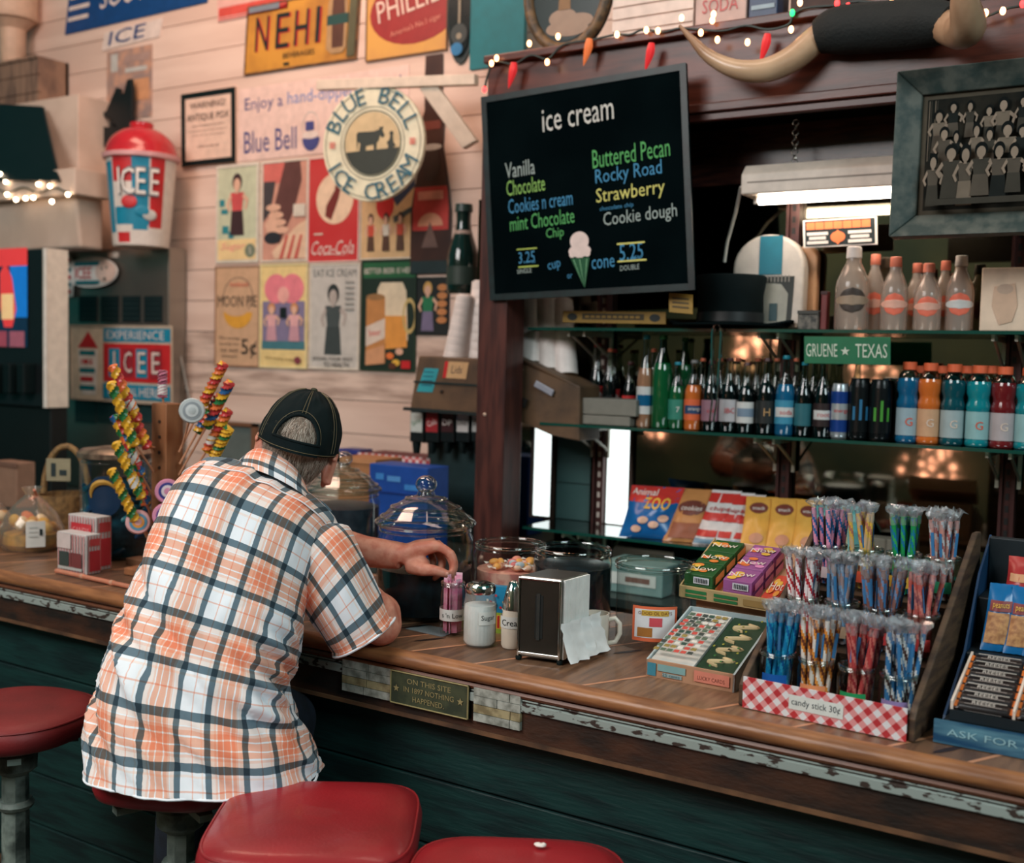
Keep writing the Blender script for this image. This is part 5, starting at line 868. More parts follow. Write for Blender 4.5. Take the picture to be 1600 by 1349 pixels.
# candy jar and boxed candy behind
c=cpt(795,962); t=jar('candy_jar','clear wide jar of pastel wrapped candy behind the sugar and creamer',c,.088,.175); rs=random.Random(2)
cols=[K((236,150,130),.3),K((240,190,160),.3),K((230,120,120),.3),K((200,210,220),.3),K((240,170,90),.3)]
g=G(); g.lathe([(0,.01),(.075,.012),(.08,.115),(.0,.118)],K((226,170,150),.5,two=(200,120,110),vs=40),n=24); tag(g.out('candy_heap',t,world=False),kind='stuff')
for i in range(22):
    a,q=rs.uniform(0,6.28),math.sqrt(rs.random())*.062; o=TH('wrapped_candy','pastel wrapped candy on top in the clear wide jar','candy',(c[0]+q*math.cos(a),c[1]+q*math.sin(a),ZC+.122+rs.uniform(0,.012)),rs.uniform(0,3),group='wrapped candies in the wide jar'); g=G(); g.sph((0,0,0),(.014,.009,.008),rs.choice(cols),7); g.out('sweet',o,world=False); g=G(); [g.add([(s*.013,0,0),(s*.026,.007,.002),(s*.026,-.007,-.002)],[(0,1,2)],WHITE) for s in(-1,1)]; g.out('twist',o,world=False)
pz=[cpt(742,985),cpt(808,992)]; t=TH('candy_carton','blue dotted candy carton standing behind the sugar pourer','carton',tuple((pz[0]+pz[1])/2)); ht=.105; pl=Pl(pz[0]+np.array((0,0,ht)),pz[1]-pz[0],(0,0,-ht)); pl.ex[2]=0
g=G(); g.prism([pl.p(0,1),pl.p(1,1),pl.p(1,0),pl.p(0,0)],(-.01,.018,0),K((30,130,170),.4)); g.out('box_body',t); g=G(); rs=random.Random(3); [g.pe(pl,rs.uniform(.1,.9),rs.uniform(.08,.5),.03,.03,rs.choice([YEL,WHITE,RED])) for _ in range(18)]; g.pr(pl,0,.55,1,1,K((150,180,60))); g.pr(pl,.5,.6,1,.9,YEL); [g.pr(pl,.55+.1*j,.62,.6+.1*j,.88,RED) for j in range(4)]; g.out('print',t)
jar('dark_jar','clear wide jar filled with dark candy behind the napkin holder',cpt(892,985),.090,.190,content=(dkc,.80))
# napkin dispenser
P0=[cpt(808,1031),cpt(875,1040),cpt(917,1024)]; P0.append(P0[0]+P0[2]-P0[1]); ht=.176; t=TH('napkin_dispenser','chrome napkin dispenser with dark face and white napkins pulled from one side','napkin dispenser',tuple(P0[1])); zf=.008; up_v=np.array((0,0,1.))
g=G(); B0=[p+up_v*zf for p in P0]; T0=[p+up_v*ht for p in P0]; g.hexa(B0[::-1]+T0[::-1] if 0 else B0+T0,STEEL); g.out('housing',t,bev=.004)
pl=Pl(T0[0],T0[1]-T0[0],(0,0,-(ht-zf))); ps=Pl(T0[1],T0[2]-T0[1],(0,0,-(ht-zf)))
g=G(); g.slab(pl,.06,.03,.95,.93,.002,K((70,66,60),.25,.7)); g.out('face_plate',t); 
for q in[(.02,.01,.98,.04),(.02,.93,.98,.97),(.0,.01,.05,.99),(.95,.01,1,.99)]: g=G(); g.slab(pl,*q,.005,CHROME); g.out('chrome_trim',t,bev=.0015)
g=G(); g.slab(pl,.40,.22,.58,.75,.003,K((34,38,38),.3)); g.slab(pl,.44,.2,.52,.77,.005,K((90,96,96),.25,.8)); g.out('spring_slot',t)
g=G(); n=9
for j in range(n): g.slab(ps,.05+.1*j,.015,.05+.1*j+.0995,.985-.01*(j%2),.004+.0006*(j%3),K((246,244,240),.8)); 
g.out('napkin_stack',t)
g=G(); V=[]; rs=random.Random(6)
for j in range(9):
    for i in range(9): s,tt=-.12+1.5*i/8,.52+.47*j/8; V.append(ps.p(s,min(tt,.985),.008+.024*(j/8)**1.5+.007*noise.noise((i*.9,j*.8,2))+.006*(i%2)))
g.grid(np.array(V).reshape(9,9,3),K((248,246,244),.8)); g.out('pulled_napkin',t)
for p in P0: g=G(); g.lathe([(.006,0),(.007,.004),(.006,.0085)],BLACK,tuple(p*.96+sum(P0)/4*.04+np.array((0,0,.001))),10); g.out('foot',t)
# mug
c=cpt(929,1016); t=TH('mug','white ceramic mug beside the napkins, handle to the right','mug',(c[0],c[1],ZC)); cer=K((232,222,208),.2,coat=.4); g=G(); g.lathe([(0,0),(.026,0),(.0285,.004),(.030,.08),(.027,.08),(.0265,.01),(.0,.008)],cer,n=30,caps=False); g.out('cup_body',t,world=False)
hv=np.array((math.cos(YAW),math.sin(YAW))); g=G(); g.tube([(hv[0]*a,hv[1]*a,z) for a,z in[(.028,.066),(.042,.069),(.052,.058),(.053,.036),(.044,.018),(.028,.014)]],.0055,cer,10); g.out('handle',t,world=False)
# clear canister
c=cpt(1020,1004); t=jar('clear_canister','nearly empty clear plastic canister with orange-bordered price card',c,.084,.178,'canister',neck=1.02,shoulder=.9); va=math.atan2(.95,2.1); rr=.0855
g=G(); g.grid([[(rr*math.sin(a),-rr*math.cos(a),z) for a in np.linspace(va-.55,va+.62,16)] for z in np.linspace(.022,.098,4)],K((230,110,70),.6)); cd=g.out('price_card',t,world=False)
g=G(); r2=rr+.0008; g.grid([[(r2*math.sin(a),-r2*math.cos(a),z) for a in np.linspace(va-.48,va+.55,16)] for z in np.linspace(.030,.092,4)],K((226,224,226),.6)); r3=r2+.0006; g.grid([[(r3*math.sin(a),-r3*math.cos(a),z) for a in np.linspace(va-.3,va+.38,12)] for z in(.078,.090)],K((210,170,70))); g.grid([[(r3*math.sin(a),-r3*math.cos(a),z) for a in np.linspace(va-.40,va-.02,12)] for z in(.032,.052)],K((170,110,50))); g.grid([[(r3*math.sin(a),-r3*math.cos(a),z) for a in np.linspace(va-.1,va+.22,8)] for z in(.055,.074)],K((210,80,90))); g.out('card_print',cd,world=False); roundtext(cd,c,r3+.0006,.084,'GOOD OL DAYS',.007,K((120,60,30)),va+.04)
rs=random.Random(8)
for i in range(14): a,q=rs.uniform(0,6.28),rs.uniform(.01,.068); o=TH('pink_candy','small pink candy at the bottom of the clear canister','candy',(c[0]+q*math.cos(a),c[1]+q*math.sin(a),ZC+.012+.010*(i%2)),rs.uniform(0,3),group='candies left in the canister'); g=G(); g.sph((0,0,0),(.013,.009,.008),rs.choice(cols[:3]),7); g.out('sweet',o,world=False); g=G(); [g.add([(s*.012,0,0),(s*.022,.006,.002),(s*.022,-.006,-.002)],[(0,1,2)],PINK) for s in(-1,1)]; g.out('twist',o,world=False)
# ticket tray
fl,fr=cpt(1009,1056),cpt(1147,1083); ex=fr-fl; pr_=np.array((-ex[1],ex[0],0)); pr_/=np.linalg.norm(pr_); dep=.20; bx=K((186,140,108),.7,two=(166,122,96),vs=10)
t=TH('ticket_tray','low cardboard tray of scratch cards with white and green pads','tray',tuple((fl+fr)/2)); zf_,zb2=.034,.105; e_=up_v
g=G(); g.hexa([fl,fr,fr+pr_*.006,fl+pr_*.006]+[p+e_*zf_ for p in(fl,fr,fr+pr_*.006,fl+pr_*.006)],bx); g.out('front_wall',t)
for o in(fl,fr-ex/np.linalg.norm(ex)*.004): w4=ex/np.linalg.norm(ex)*.004; g=G(); g.hexa([o,o+w4,o+w4+pr_*dep,o+pr_*dep]+[o+e_*zf_,o+w4+e_*zf_,o+w4+pr_*dep+e_*zb2,o+pr_*dep+e_*zb2],K((176,190,192),.6)); g.out('side_wall',t)
g=G(); g.hexa([fl+pr_*dep,fr+pr_*dep,fr+pr_*(dep+.004),fl+pr_*(dep+.004)]+[p+e_*zb2 for p in(fl+pr_*dep,fr+pr_*dep,fr+pr_*(dep+.004),fl+pr_*(dep+.004))],K((160,176,180),.6)); g.out('back_wall',t)
pf=Pl(fl+e_*zf_-pr_*.0005,ex,-e_*zf_); g=G(); [g.pr(pf,*q) for q in[(.02,.15,.12,.9,K((60,130,150))),(.14,.15,.46,.55,K((130,170,170))),(.2,.62,.42,.85,K((150,170,170))),(.56,.12,.95,.75,K((214,130,110)))]]; g.pt(pf,'LUCKY CARDS',.75,.5,.22,K((120,60,50)),w=.3); g.pt(pf,'25 cents',.3,.72,.18,K((60,110,120)),w=.2); g.out('print',t)
sl=pr_*.19+e_*.064
for a0,a1,nm_,l in[(.03,.52,'card_pad','white pad of small printed scratch cards in the ticket tray'),(.55,.97,'card_pad','green pad with pale winding S in the ticket tray')]:
    tp=TH(nm_,l,'card pad',tuple(fl+ex*(a0+a1)/2+pr_*.01+e_*.02)); b0,b1=fl+ex*a0+pr_*.008+e_*.030,fl+ex*a1+pr_*.008+e_*.030; pz=Pl(b0+sl,b1-b0,-sl); g=G(); green='green' in l; g.slab(pz,0,0,1,1,.012,K((26,60,40),.4) if green else K((206,204,196),.5),-.01); g.out('card_stack',tp); g=G(); g.k=.003; rs=random.Random(4)
    if green:
        for j in range(4): zc=.18+.22*j; q=[pz.p(.5+.3*math.sin(x*2*PI),zc-.085+.17*x,.003) for x in np.linspace(0,1,14)]; g.tube(q,.006,K((220,196,150)),6,flat=.3)
        for _ in range(26): g.pe(pz,rs.uniform(.05,.95),rs.uniform(.03,.97),.03,.016,rs.choice([K((60,120,60)),K((150,150,50)),K((16,40,28))]))
    else:
        for r_ in range(11):
            for c_ in range(6): g.pr(pz,.03+.16*c_,.04+.086*r_,.15+.16*c_,.04+.086*r_+.05,rs.choice([K((60,70,66)),K((90,110,90)),K((200,80,70)),K((150,130,70)),K((220,216,206)),K((50,80,70))]))
    g.out('print',tp)
# raised tray of candy boxes
zt2=1.115; fl,fr=np.array(at(1063,932,z=zt2)),np.array(at(1216,958,z=zt2)); ex=fr-fl; exn=ex/np.linalg.norm(ex); pr_=np.array((-exn[1],exn[0],0)); dep=.155; t=TH('box_tray','shallow cardboard tray on a stand holding candy boxes','tray',tuple((fl+fr)/2)); tb_=K((176,150,104),.6)
tilt=e_*.05/dep; sl=lambda a,b,c=0: fl+ex*a+pr_*(dep*b)+e_*(.06*b+c)
g=G(); g.hexa([sl(0,0),sl(1,0),sl(1,1),sl(0,1),sl(0,0,.004),sl(1,0,.004),sl(1,1,.004),sl(0,1,.004)],K((214,170,134),.6)); g.out('tray_floor',t)
g=G(); g.hexa([sl(0,-.01),sl(1,-.01),sl(1,.02),sl(0,.02)]+[p+e_*.024 for p in(sl(0,-.01),sl(1,-.01),sl(1,.02),sl(0,.02))],tb_); fw2=g.out('front_wall',t); pf=Pl(sl(0,-.011)+e_*.024,ex,-e_*.024); g=G(); [g.pr(pf,*q) for q in[(.06,.2,.28,.48,GRN),(.06,.6,.28,.85,GRN),(.36,.2,.6,.48,GRN),(.36,.6,.6,.85,GRN),(.66,.25,.9,.8,K((150,120,70)))]]; g.out('print',fw2)
for a,b in((-.015,0),(1,1.015)): g=G(); g.hexa([sl(a,0),sl(b,0),sl(b,1),sl(a,1)]+[p+e_*h_ for p,h_ in zip((sl(a,0),sl(b,0),sl(b,1),sl(a,1)),(.024,.024,.05,.05))],tb_); g.out('side_wall',t)
g=G(); g.hexa([sl(0,.99),sl(1,.99),sl(1,1.02),sl(0,1.02)]+[p+e_*.045 for p in(sl(0,.99),sl(1,.99),sl(1,1.02),sl(0,1.02))],K((214,170,134),.6)); g.out('back_wall',t)
g=G(); g.prism([sl(.08,.25,-.0005),sl(.95,.25,-.0005),sl(.95,.25)*np.array((1,1,0))+e_*ZC,sl(.08,.25)*np.array((1,1,0))+e_*ZC],pr_*.11,K((200,160,130),.7)); g.out('support',t)
def cbox(a,b,c,w_,d_,h_,m,m2,label,art):
    o=TH('candy_box',label,'candy box',tuple(sl(a,b,c)),group='small candy boxes in the raised tray'); X=exn*w_; Y=pr_*d_+e_*.06/dep*d_; q=sl(a,b,c); g=G(); g.hexa([q,q+X,q+X+Y,q+Y]+[p+e_*h_ for p in(q,q+X,q+X+Y,q+Y)],m); g.out('carton',o,bev=.0008)
    pt_2=Pl(q+e_*h_+Y,X,-Y); g=G(); g.k=.0008; rs=random.Random(int(a*99+b*77+c*999))
    for _ in range(5): g.pe(pt_2,rs.uniform(.15,.85),rs.uniform(.15,.85),.16,.12,rs.choice([m2,ORG,YEL]))
    if art: g.pt(pt_2,art,.5,.5,.34,K((226,214,200)),w=.85,rot=.12)
    pf=Pl(q+e_*h_,X,-e_*h_); pf.n=-pr_; g.pr(pf,.35,.2,.9,.85,K((206,206,214))); [g.pr(pf,.4+.06*j,.3,.43+.06*j,.75,nb) for j in range(8)]
    pS=Pl(q+X+e_*h_,Y,-e_*h_); pS.n=exn; g.pr(pS,.08,.15,.92,.85,m2); g.out('print',o)
gb_,gb2=K((36,84,40),.4),K((226,130,60),.4); vb,vb2=K((150,84,140),.4),K((226,140,190),.4)
for j,b in enumerate((.04,.36,.68)):
    rw=('front','middle','back')[j]
    cbox(.02,b,.0045,.068,.046,.022,gb_,gb2,'green and orange candy box, lower layer, %s of the tray'%rw,None); cbox(.02,b,.0268,.068,.046,.022,gb_,gb2,'green and orange candy box on top of its stack, %s of the tray'%rw,'Now')
    cbox(.43,b,.0045,.066,.046,.022,vb,vb2,'purple candy box, lower layer, %s of the tray'%rw,None); cbox(.43,b,.0268,.066,.046,.022,vb,vb2,'purple candy box on top of its stack, %s of the tray'%rw,'Now')
cbox(.80,.05,.0045,.034,.09,.016,K((206,70,50),.4),K((226,150,60),.4),'single red candy box lying at the right end of the tray','Hot')
# ---------------------------------------------------------------- candy stick stand
fl,fr=cpt(1161,1106),cpt(1416,1161); ex=fr-fl; exn=ex/np.linalg.norm(ex); pr_=np.array((-exn[1],exn[0],0)); W3=np.linalg.norm(ex); wd=K((92,70,52),.6,two=(66,50,40),stretch=(1,1,6),vs=14,bump=.2)
t=TH('candy_stand','stepped wooden stand with red gingham front reading Candy stick 30 cents','display stand',tuple((fl+fr)/2)); dep=.40
for o in(fl-exn*.012,fr):
    g=G(); b=[o+pr_*.004+e_*.0012,o+pr_*dep+e_*.0012,o+pr_*dep+e_*.31,o+pr_*(dep-.03)+e_*.31,o+pr_*.10+e_*.115,o+pr_*.02+e_*.06,o+pr_*.004+e_*.04]; g.prism(b,exn*.012,wd); g.out('side_board',t,bev=.003)
for k,(y0,y1,z0,z1) in enumerate([(.012,.125,.0012,.014),(.125,.25,.0012,.098),(.25,.395,.0012,.182)]): g=G(); q=[fl+exn*.001+pr_*y0,fr-exn*.001+pr_*y0,fr-exn*.001+pr_*y1,fl+exn*.001+pr_*y1]; g.hexa([p+e_*z0 for p in q]+[p+e_*z1 for p in q],wd); g.out('step',t)
# gingham front, squares set on the diagonal
pf=Pl(fl+e_*.058-pr_*.002,ex,-e_*.056); g=G(); g.slab(pf,-.0,0,1.0,1,.004,K((226,214,214),.6),-.002); fb2=g.out('gingham_front',t); gm2=bpy.data.materials.new('gingham'); gm2.use_nodes=True; nt=gm2.node_tree; n=nt.nodes; L=nt.links
tc=n.new('ShaderNodeTexCoord'); mp=n.new('ShaderNodeMapping'); mp.inputs['Rotation'].default_value=(0,R(45),0); sx=n.new('ShaderNodeSeparateXYZ'); L.new(tc.outputs['Object'],mp.inputs[0]); L.new(mp.outputs[0],sx.inputs[0]); o_s=[]
for ax in 'XZ':
    d=n.new('ShaderNodeMath'); d.operation='MULTIPLY'; d.inputs[1].default_value=44; f=n.new('ShaderNodeMath'); f.operation='FRACT'; q=n.new('ShaderNodeMath'); q.operation='GREATER_THAN'; q.inputs[1].default_value=.5; L.new(sx.outputs[ax],d.inputs[0]); L.new(d.outputs[0],f.inputs[0]); L.new(f.outputs[0],q.inputs[0]); o_s.append(q)
ad=n.new('ShaderNodeMath'); ad.operation='ADD'; L.new(o_s[0].outputs[0],ad.inputs[0]); L.new(o_s[1].outputs[0],ad.inputs[1]); hf=n.new('ShaderNodeMath'); hf.operation='MULTIPLY'; hf.inputs[1].default_value=.5; L.new(ad.outputs[0],hf.inputs[0])
rp=n.new('ShaderNodeValToRGB'); rp.color_ramp.interpolation='CONSTANT'; e=rp.color_ramp.elements; e[0].color=lin((230,226,228)); e[1].position=.4; e[1].color=lin((226,150,150)); q=e.new(.9); q.color=lin((190,50,56)); L.new(hf.outputs[0],rp.inputs[0]); L.new(rp.outputs[0],n['Principled BSDF'].inputs['Base Color']); n['Principled BSDF'].inputs['Roughness'].default_value=.5
fb2.data.materials.clear(); fb2.data.materials.append(gm2)
g=G(); g.k=.0026; g.pr(pf,.30,.26,.635,.72,K((222,224,218),.7)); g.pt(pf,'candy stick 30¢',.467,.5,.27,K((26,50,60)),w=.30,rot=.0); g.out('price_label',t)
# jars and sticks
def stick_mesh(c1,c2,c3,L_=.150,r=.0046,tw=1.0,n=10,seg=26):
    g=G(); ms=[K(c1,.25),K(c2,.25),K(c3,.25)]; V=[(r*math.cos(2*PI*i/n),r*math.sin(2*PI*i/n),L_*j/seg) for j in range(seg+1) for i in range(n)]
    for j in range(seg):
        for i in range(n):
            k=(i+int(j*tw))%n; m=ms[0] if k<4 else ms[1] if k<6 else ms[2] if k<8 else ms[1]
            g.F.append((j*n+i,j*n+(i+1)%n,(j+1)*n+(i+1)%n,(j+1)*n+i)); g.M.append(g.mi(m)); g.S.append(True)
    g.V.append(np.array(V)); g.n=len(V); g.F.append(tuple(range(seg*n,seg*n+n))); g.M.append(0); g.S.append(False); return g
wrapm=film((248,250,252),.20,.12,.15)
def wrapper(L_=.150,seed=0):
    g=G(); rs=random.Random(seed); P=[]
    for j,(rr,z) in enumerate([(.0058,.90),(.0058,.95),(.0045,1.0),(.006,1.04),(.010,1.09),(.012,1.13)]): P.append([(rr*(1+(.0 if j<3 else rs.uniform(-.6,.6)))*math.cos(2*PI*i/9),rr*(1+(.0 if j<3 else rs.uniform(-.6,.6)))*math.sin(2*PI*i/9),L_*(z+(0 if j<3 else rs.uniform(-.035,.035)))) for i in range(9)])
    g.grid(P,wrapm,sm=False,wrap=True); lb=K((60,120,170),.4); a=rs.uniform(0,6); g.grid([[(.0060*math.cos(a+q),.0060*math.sin(a+q),L_*z) for q in(0,.5,1)] for z in(.55,.85)],lb); return g
JR=[ # row, pixel u, name, colours, sticker, n
 (0,1213,'bright blue','front row, leftmost',((20,120,170),(40,150,190),(20,90,150)),(20,90,170),15),
 (0,1279,'white, orange and brown striped','front row, second from left',((226,216,206),(220,140,60),(110,60,44)),(236,150,100),14),
 (0,1341,'dusty red','front row, third from left',((176,66,66),(196,110,100),(150,50,56)),(36,150,90),12),
 (0,1396,'blue and brown','front row, rightmost',((60,120,170),(206,206,206),(90,64,60)),(150,130,180),15),
 (1,1287,'red and white striped','middle row, leftmost',((236,222,222),(186,50,60),(236,222,222)),(206,60,60),15),
 (1,1345,'blue labelled clear','middle row, second from left',((150,130,130),(120,150,180),(90,110,140)),(190,150,120),14),
 (1,1404,'brown and blue','middle row, third from left',((130,90,84),(110,140,180),(160,110,100)),(210,60,60),13),
 (1,1462,'pink red','middle row, rightmost',((196,96,90),(206,130,120),(150,90,100)),(200,60,56),13),
 (2,1343,'pink and blue striped','back row, leftmost',((230,150,180),(60,110,170),(230,150,180)),(220,190,190),14),
 (2,1402,'tan and yellow','back row, second from left',((206,170,130),(226,180,80),(190,120,100)),(230,90,60),13),
 (2,1469,'green and blue','back row, third from left',((40,150,80),(30,120,160),(60,170,90)),(226,170,60),16),
 (2,1519,'pale red and silver','back row, rightmost',((200,140,130),(196,196,200),(170,100,100)),(40,130,90),11)]
rowd=[(.066,.0145),(.188,.0985),(.318,.1825)]
for idx,(row,u,nm_,pos,cols_,stc,ns) in enumerate(JR):
    dy,dz=rowd[row]; zb3=1.0+dz+.0008
    # spot on the step below that pixel
    s0=fl+pr_*dy; v=1050-90*row
    m_=.036+(idx%4)*(W3-.072)/3
    for _ in range(0):
        m_=(lo+hi)/2; q=s0+exn*m_; qd=np.array((q[0],q[1],zb3+.05))-EYE; uu=CX+F*(qd@rt)/(qd@fw); lo,hi=(m_,hi) if uu<u else (lo,m_)
    q=s0+exn*min(max(m_,.034),W3-.034); c=(q[0],q[1],zb3); r=.0335 if row==0 else .034
    tj=jar('candy_stick_jar','jar of %s candy sticks, %s of stand'%(nm_.replace(',',''),pos),c,r,.080,shoulder=.80,neck=.90); va=math.atan2(-q[0],q[1])*-1; rr=r*1.015; va=math.atan2(q[0],q[1])*-1
    g=G(); g.grid([[(rr*math.sin(a)*1,-rr*math.cos(a),z) for a in np.linspace(va-.9,va+.5,10)] for z in((.008,.046) if idx in(0,) else (.018,.040))],K(stc,.5)); g.out('sticker',tj,world=False)
    sm=stick_mesh(*cols_); rs=random.Random(idx+20); lab='%s candy stick in the %s jar'%(nm_.replace(',',''),pos.replace(',',''))
    pm=None
    for k in range(ns):
        a=2*PI*k*.382*1.0+rs.uniform(-.2,.2); q_=r*.62*math.sqrt((k+.5)/ns); lean=rs.uniform(.06,.20)*(.4+q_/r)
        base=np.array(c)+np.array((q_*math.cos(a),q_*math.sin(a),.004))
        if pm is None: o=TH('candy_stick',lab,'candy stick',tuple(base),group='candy sticks in the %s jar'%pos.replace(',','')); sm.out('stick',o,world=False); wrapper(seed=idx).out('clear_wrapper',o,world=False); pm=o
        else: o=dup(pm,loc=tuple(base))
        o.rotation_euler=(-lean*math.sin(a),lean*math.cos(a),rs.uniform(0,6.28))
# ---------------------------------------------------------------- right end: nut display and candy bars
blk2=K((16,28,34),.5); fl=np.array(at(1458,1160,z=1.0)); exn=np.array((1,0,0)); pr_=np.array((0,1.,0)); t=TH('snack_display','black stepped snack display with a blue base board at right edge','display stand',tuple(fl+exn*.15))
x0=fl[0]; y0=fl[1]
g=G(); pf=Pl((x0,y0,1.040),(.42,0,0),(0,0,-.0385)); g.slab(pf,0,0,1,1,.006,K((24,70,104),.4,two=(110,160,176),stretch=(.5,1,4),vs=8),-.004); bd=g.out('base_board',t); g=G(); g.k=.003; g.pt(pf,'ASK FOR A TRU',.28,.45,.30,K((150,190,200)),w=.46); g.out('lettering',bd)
def uy(u,y,z): return xu(u,y,z)
xb=x0+.012
g=G(); g.b2((xb,y0+.006,1.0012),(xb+.42,y0+.40,1.04),blk2); g.b2((xb,y0+.19,1.04),(xb+.42,y0+.40,1.115),blk2); g.b2((xb,y0+.28,1.115),(xb+.42,y0+.40,1.20),blk2); g.b2((xb,y0+.38,1.2),(xb+.42,y0+.40,1.30),blk2); g.out('steps',t,bev=.003)
g=G(); g.prism([(xb-.004,y0+.01,1.0012),(xb-.004,y0+.41,1.0012),(xb-.004,y0+.41,1.30),(xb-.004,y0+.30,1.24),(xb-.004,y0+.19,1.115),(xb-.004,y0+.03,1.04)],(.004,0,0),K((22,60,96),.5)); g.out('side_panel',t)
# bar box: two columns, seven bars each
wcard=K((226,206,190),.6); bt=TH('bar_box','open white-edged box with two columns of black candy bars','box',(xb+.13,y0+.02,1.041)); tl2=lambda f:1.044+.05*f
for k,xx in enumerate((xb+.010,xb+.105,xb+.20)): g=G(); g.prism([(xx,y0+.012,1.0412),(xx,y0+.185,1.0412),(xx,y0+.185,1.118),(xx,y0+.012,1.072)],(.004,0,0),wcard); g.out('partition',bt)
g=G(); g.b2((xb+.010,y0+.008,1.0412),(xb+.204,y0+.012,1.058),blk2); g.out('front_wall',bt)
br_=K((24,20,22),.3); og_=K((226,120,50),.4); first=None
def bar_proto():
    o=TH('candy_bar','x','candy bar',(0,0,0)); g=G(); P=[[(x,.0115*math.cos(a)*(1 if abs(x)<.042 else .9),.008*math.sin(a)*(1 if abs(x)<.038 else .25)) for a in np.linspace(0,2*PI,13)[:-1]] for x in(-.045,-.041,-.037,0,.037,.041,.045)]; g.grid(P,br_,wrap=True); g.out('wrapper',o,world=False)
    pz=Pl((-.036,.009,.0078),(.072,0,0),(0,-.018,0)); g=G(); g.k=.0006; g.pr(pz,.02,.05,.98,.16,K((200,190,180))); g.pt(pz,'REESES',.5,.52,.5,K((216,206,196)),w=.5); g.pr(pz,.1,.84,.9,.94,K((150,140,136))); g.out('lettering',o,world=False); g=G(); g.box((-.043,0,0),(.005,.018,.005),og_); g.box((.043,0,0),(.005,.018,.005),og_); g.out('orange_end',o,world=False); return o
pb=bar_proto(); n_=0
for cx_,cn in((xb+.0595,'left'),(xb+.1545,'right')):
    for j in range(7):
        o=pb if n_==0 else dup(pb); n_+=1; o.location=(cx_,y0+.026+.0235*j,1.064+.0075*j); o.rotation_euler=(.30,0,0); o['label']='black candy bar in the %s column of the white-edged box, %s'%(cn,('nearest','second','third','fourth','fifth','sixth','furthest')[j]); o['group']='candy bars in the open box'
        if j==0: o2=dup(pb); o2.location=(cx_,y0+.024,1.0498); o2.rotation_euler=(.1,0,0); o2['label']='black candy bar at the bottom front of the %s column'%cn; o2['group']='candy bars in the open box'
nutm=K((190,140,90),.6,two=(150,100,64),vs=90); nb_=K((26,104,160),.25)
for j,(u,l) in enumerate([(1556,'leftmost'),(1592,'second, part hidden'),(1622,'third, cut off')]):
    yy=y0+.215; bag(u-21,u+21,905,1003,yy,'blue peanut bag with nut window on the black display, '+l,nb_,[('r',.06,.42,.94,.88,nutm),('r',.1,.24,.9,.40,K((130,50,50))),('t','peanuts',.5,.32,.10,.6,YEL)],.05,cat='peanut bag',grp='peanut bags on the black display',name='peanut_bag',z=1.1165,rz=R(8),tilt=.1)
bag(1572,1625,812,868,y0+.31,'red snack bag on the top step of the black display',K((170,50,50),.3),[('r',.1,.4,.9,.6,K((206,150,110)))],.04,name='snack_bag',z=1.2012,grp='bags on the top step',rz=0,hz=.07)
g0=TH('candy_stick_bundle','bundle of clear wrapped candy sticks behind the black display','candy bundle',(float(at(1545,900,y=2.42)[0]),2.42,1.0012)); 
g=G(); g.lathe([(.025,0),(.028,.01),(.028,.10)],GLASS,n=20,caps=False); g.out('cup',g0,world=False)
for k in range(7): g=G(); a=k*.9; g.tube([(.012*math.cos(a),.012*math.sin(a),.01),(.024*math.cos(a),.024*math.sin(a),.17)],.0045,K((150,150,160),.3),8); s_=g.out('stick',g0,world=False); w2=wrapper(.16,k); w2.V[0]=w2.V[0]+np.array((.024*math.cos(a),.024*math.sin(a),.01)); w2.out('clear_wrapper',s_,world=False)
# ---------------------------------------------------------------- left end of the counter
def clearbag(c,r,h,label,seed,tagc=True):
    t=TH('gift_bag',label,'gift bag',(c[0],c[1],ZC)); rs=random.Random(seed); ye=[K((226,176,60),.3),K((206,150,50),.3),K((230,190,110),.3),K((240,220,190),.4),ORG]
    g=G(); g.lathe([(0,.002),(r*.8,.002),(r*.95,.02),(r*.9,.05),(0,.058)],K((150,116,44),.6,two=(196,150,60),vs=30),n=24); tag(g.out('straw_bed',t,world=False),kind='stuff')
    for k in range(12): a=k*2.4; q=r*.7*math.sqrt((k+.5)/12); g=G(); g.sph((q*math.cos(a),q*math.sin(a),.062+rs.uniform(0,.03)),(.022,.017,.016),rs.choice(ye),8,rotm(rs.random()*3,rs.random(),rs.random()*3)); g.out('sweet',t,world=False)
    g=G(); P=[[(rr*r*(1+.10*noise.noise((math.cos(a)*2,math.sin(a)*2,z*9+seed)))*math.cos(a),rr*r*(1+.1*noise.noise((math.cos(a)*2,math.sin(a)*2,z*9)))*math.sin(a),z*h) for a in np.linspace(0,2*PI,25)[:-1]] for rr,z in[(.9,.0),(1.06,.1),(1.08,.35),(.8,.6),(.45,.78),(.2,.88),(.35,1.0)]]; g.grid(P,film((246,238,224),.18,.10,.1),wrap=True); g.out('clear_wrap',t,world=False)
    if tagc: va=math.atan2(c[0],c[1])*-1; q=(1.12*r*math.sin(va+.1),-1.12*r*math.cos(va+.1)); ux=np.array((math.cos(va+.1),math.sin(va+.1),0)); pz=Pl(np.array((q[0],q[1],.098))-ux*.027,ux*.054,(0,-.0,-.078)); g=G(); g.slab(pz,0,0,1,1,.0015,K((214,208,200),.7)); tg=g.out('price_tag',t,world=False); g=G(); g.k=.003; [g.pr(pz,.15,.2+.17*j,.6,.26+.17*j,LG) for j in range(3)]; g.pr(pz,.7,.3,.85,.55,nb); g.out('print',tg,world=False)
    g=G(); g.tube([(-.01,0,.8*h),(.012,0.01,.85*h),(.04,-.02,.98*h)],.004,K((206,120,90)),6); g.out('tie',t,world=False)
    return t
clearbag(cpt(50,858),.088,.19,'clear wrapped gift bag of yellow sweets with white price tag',1)
clearbag(cpt(-22,850),.085,.17,'clear wrapped gift bag of yellow sweets cut off by the left edge',5,False)
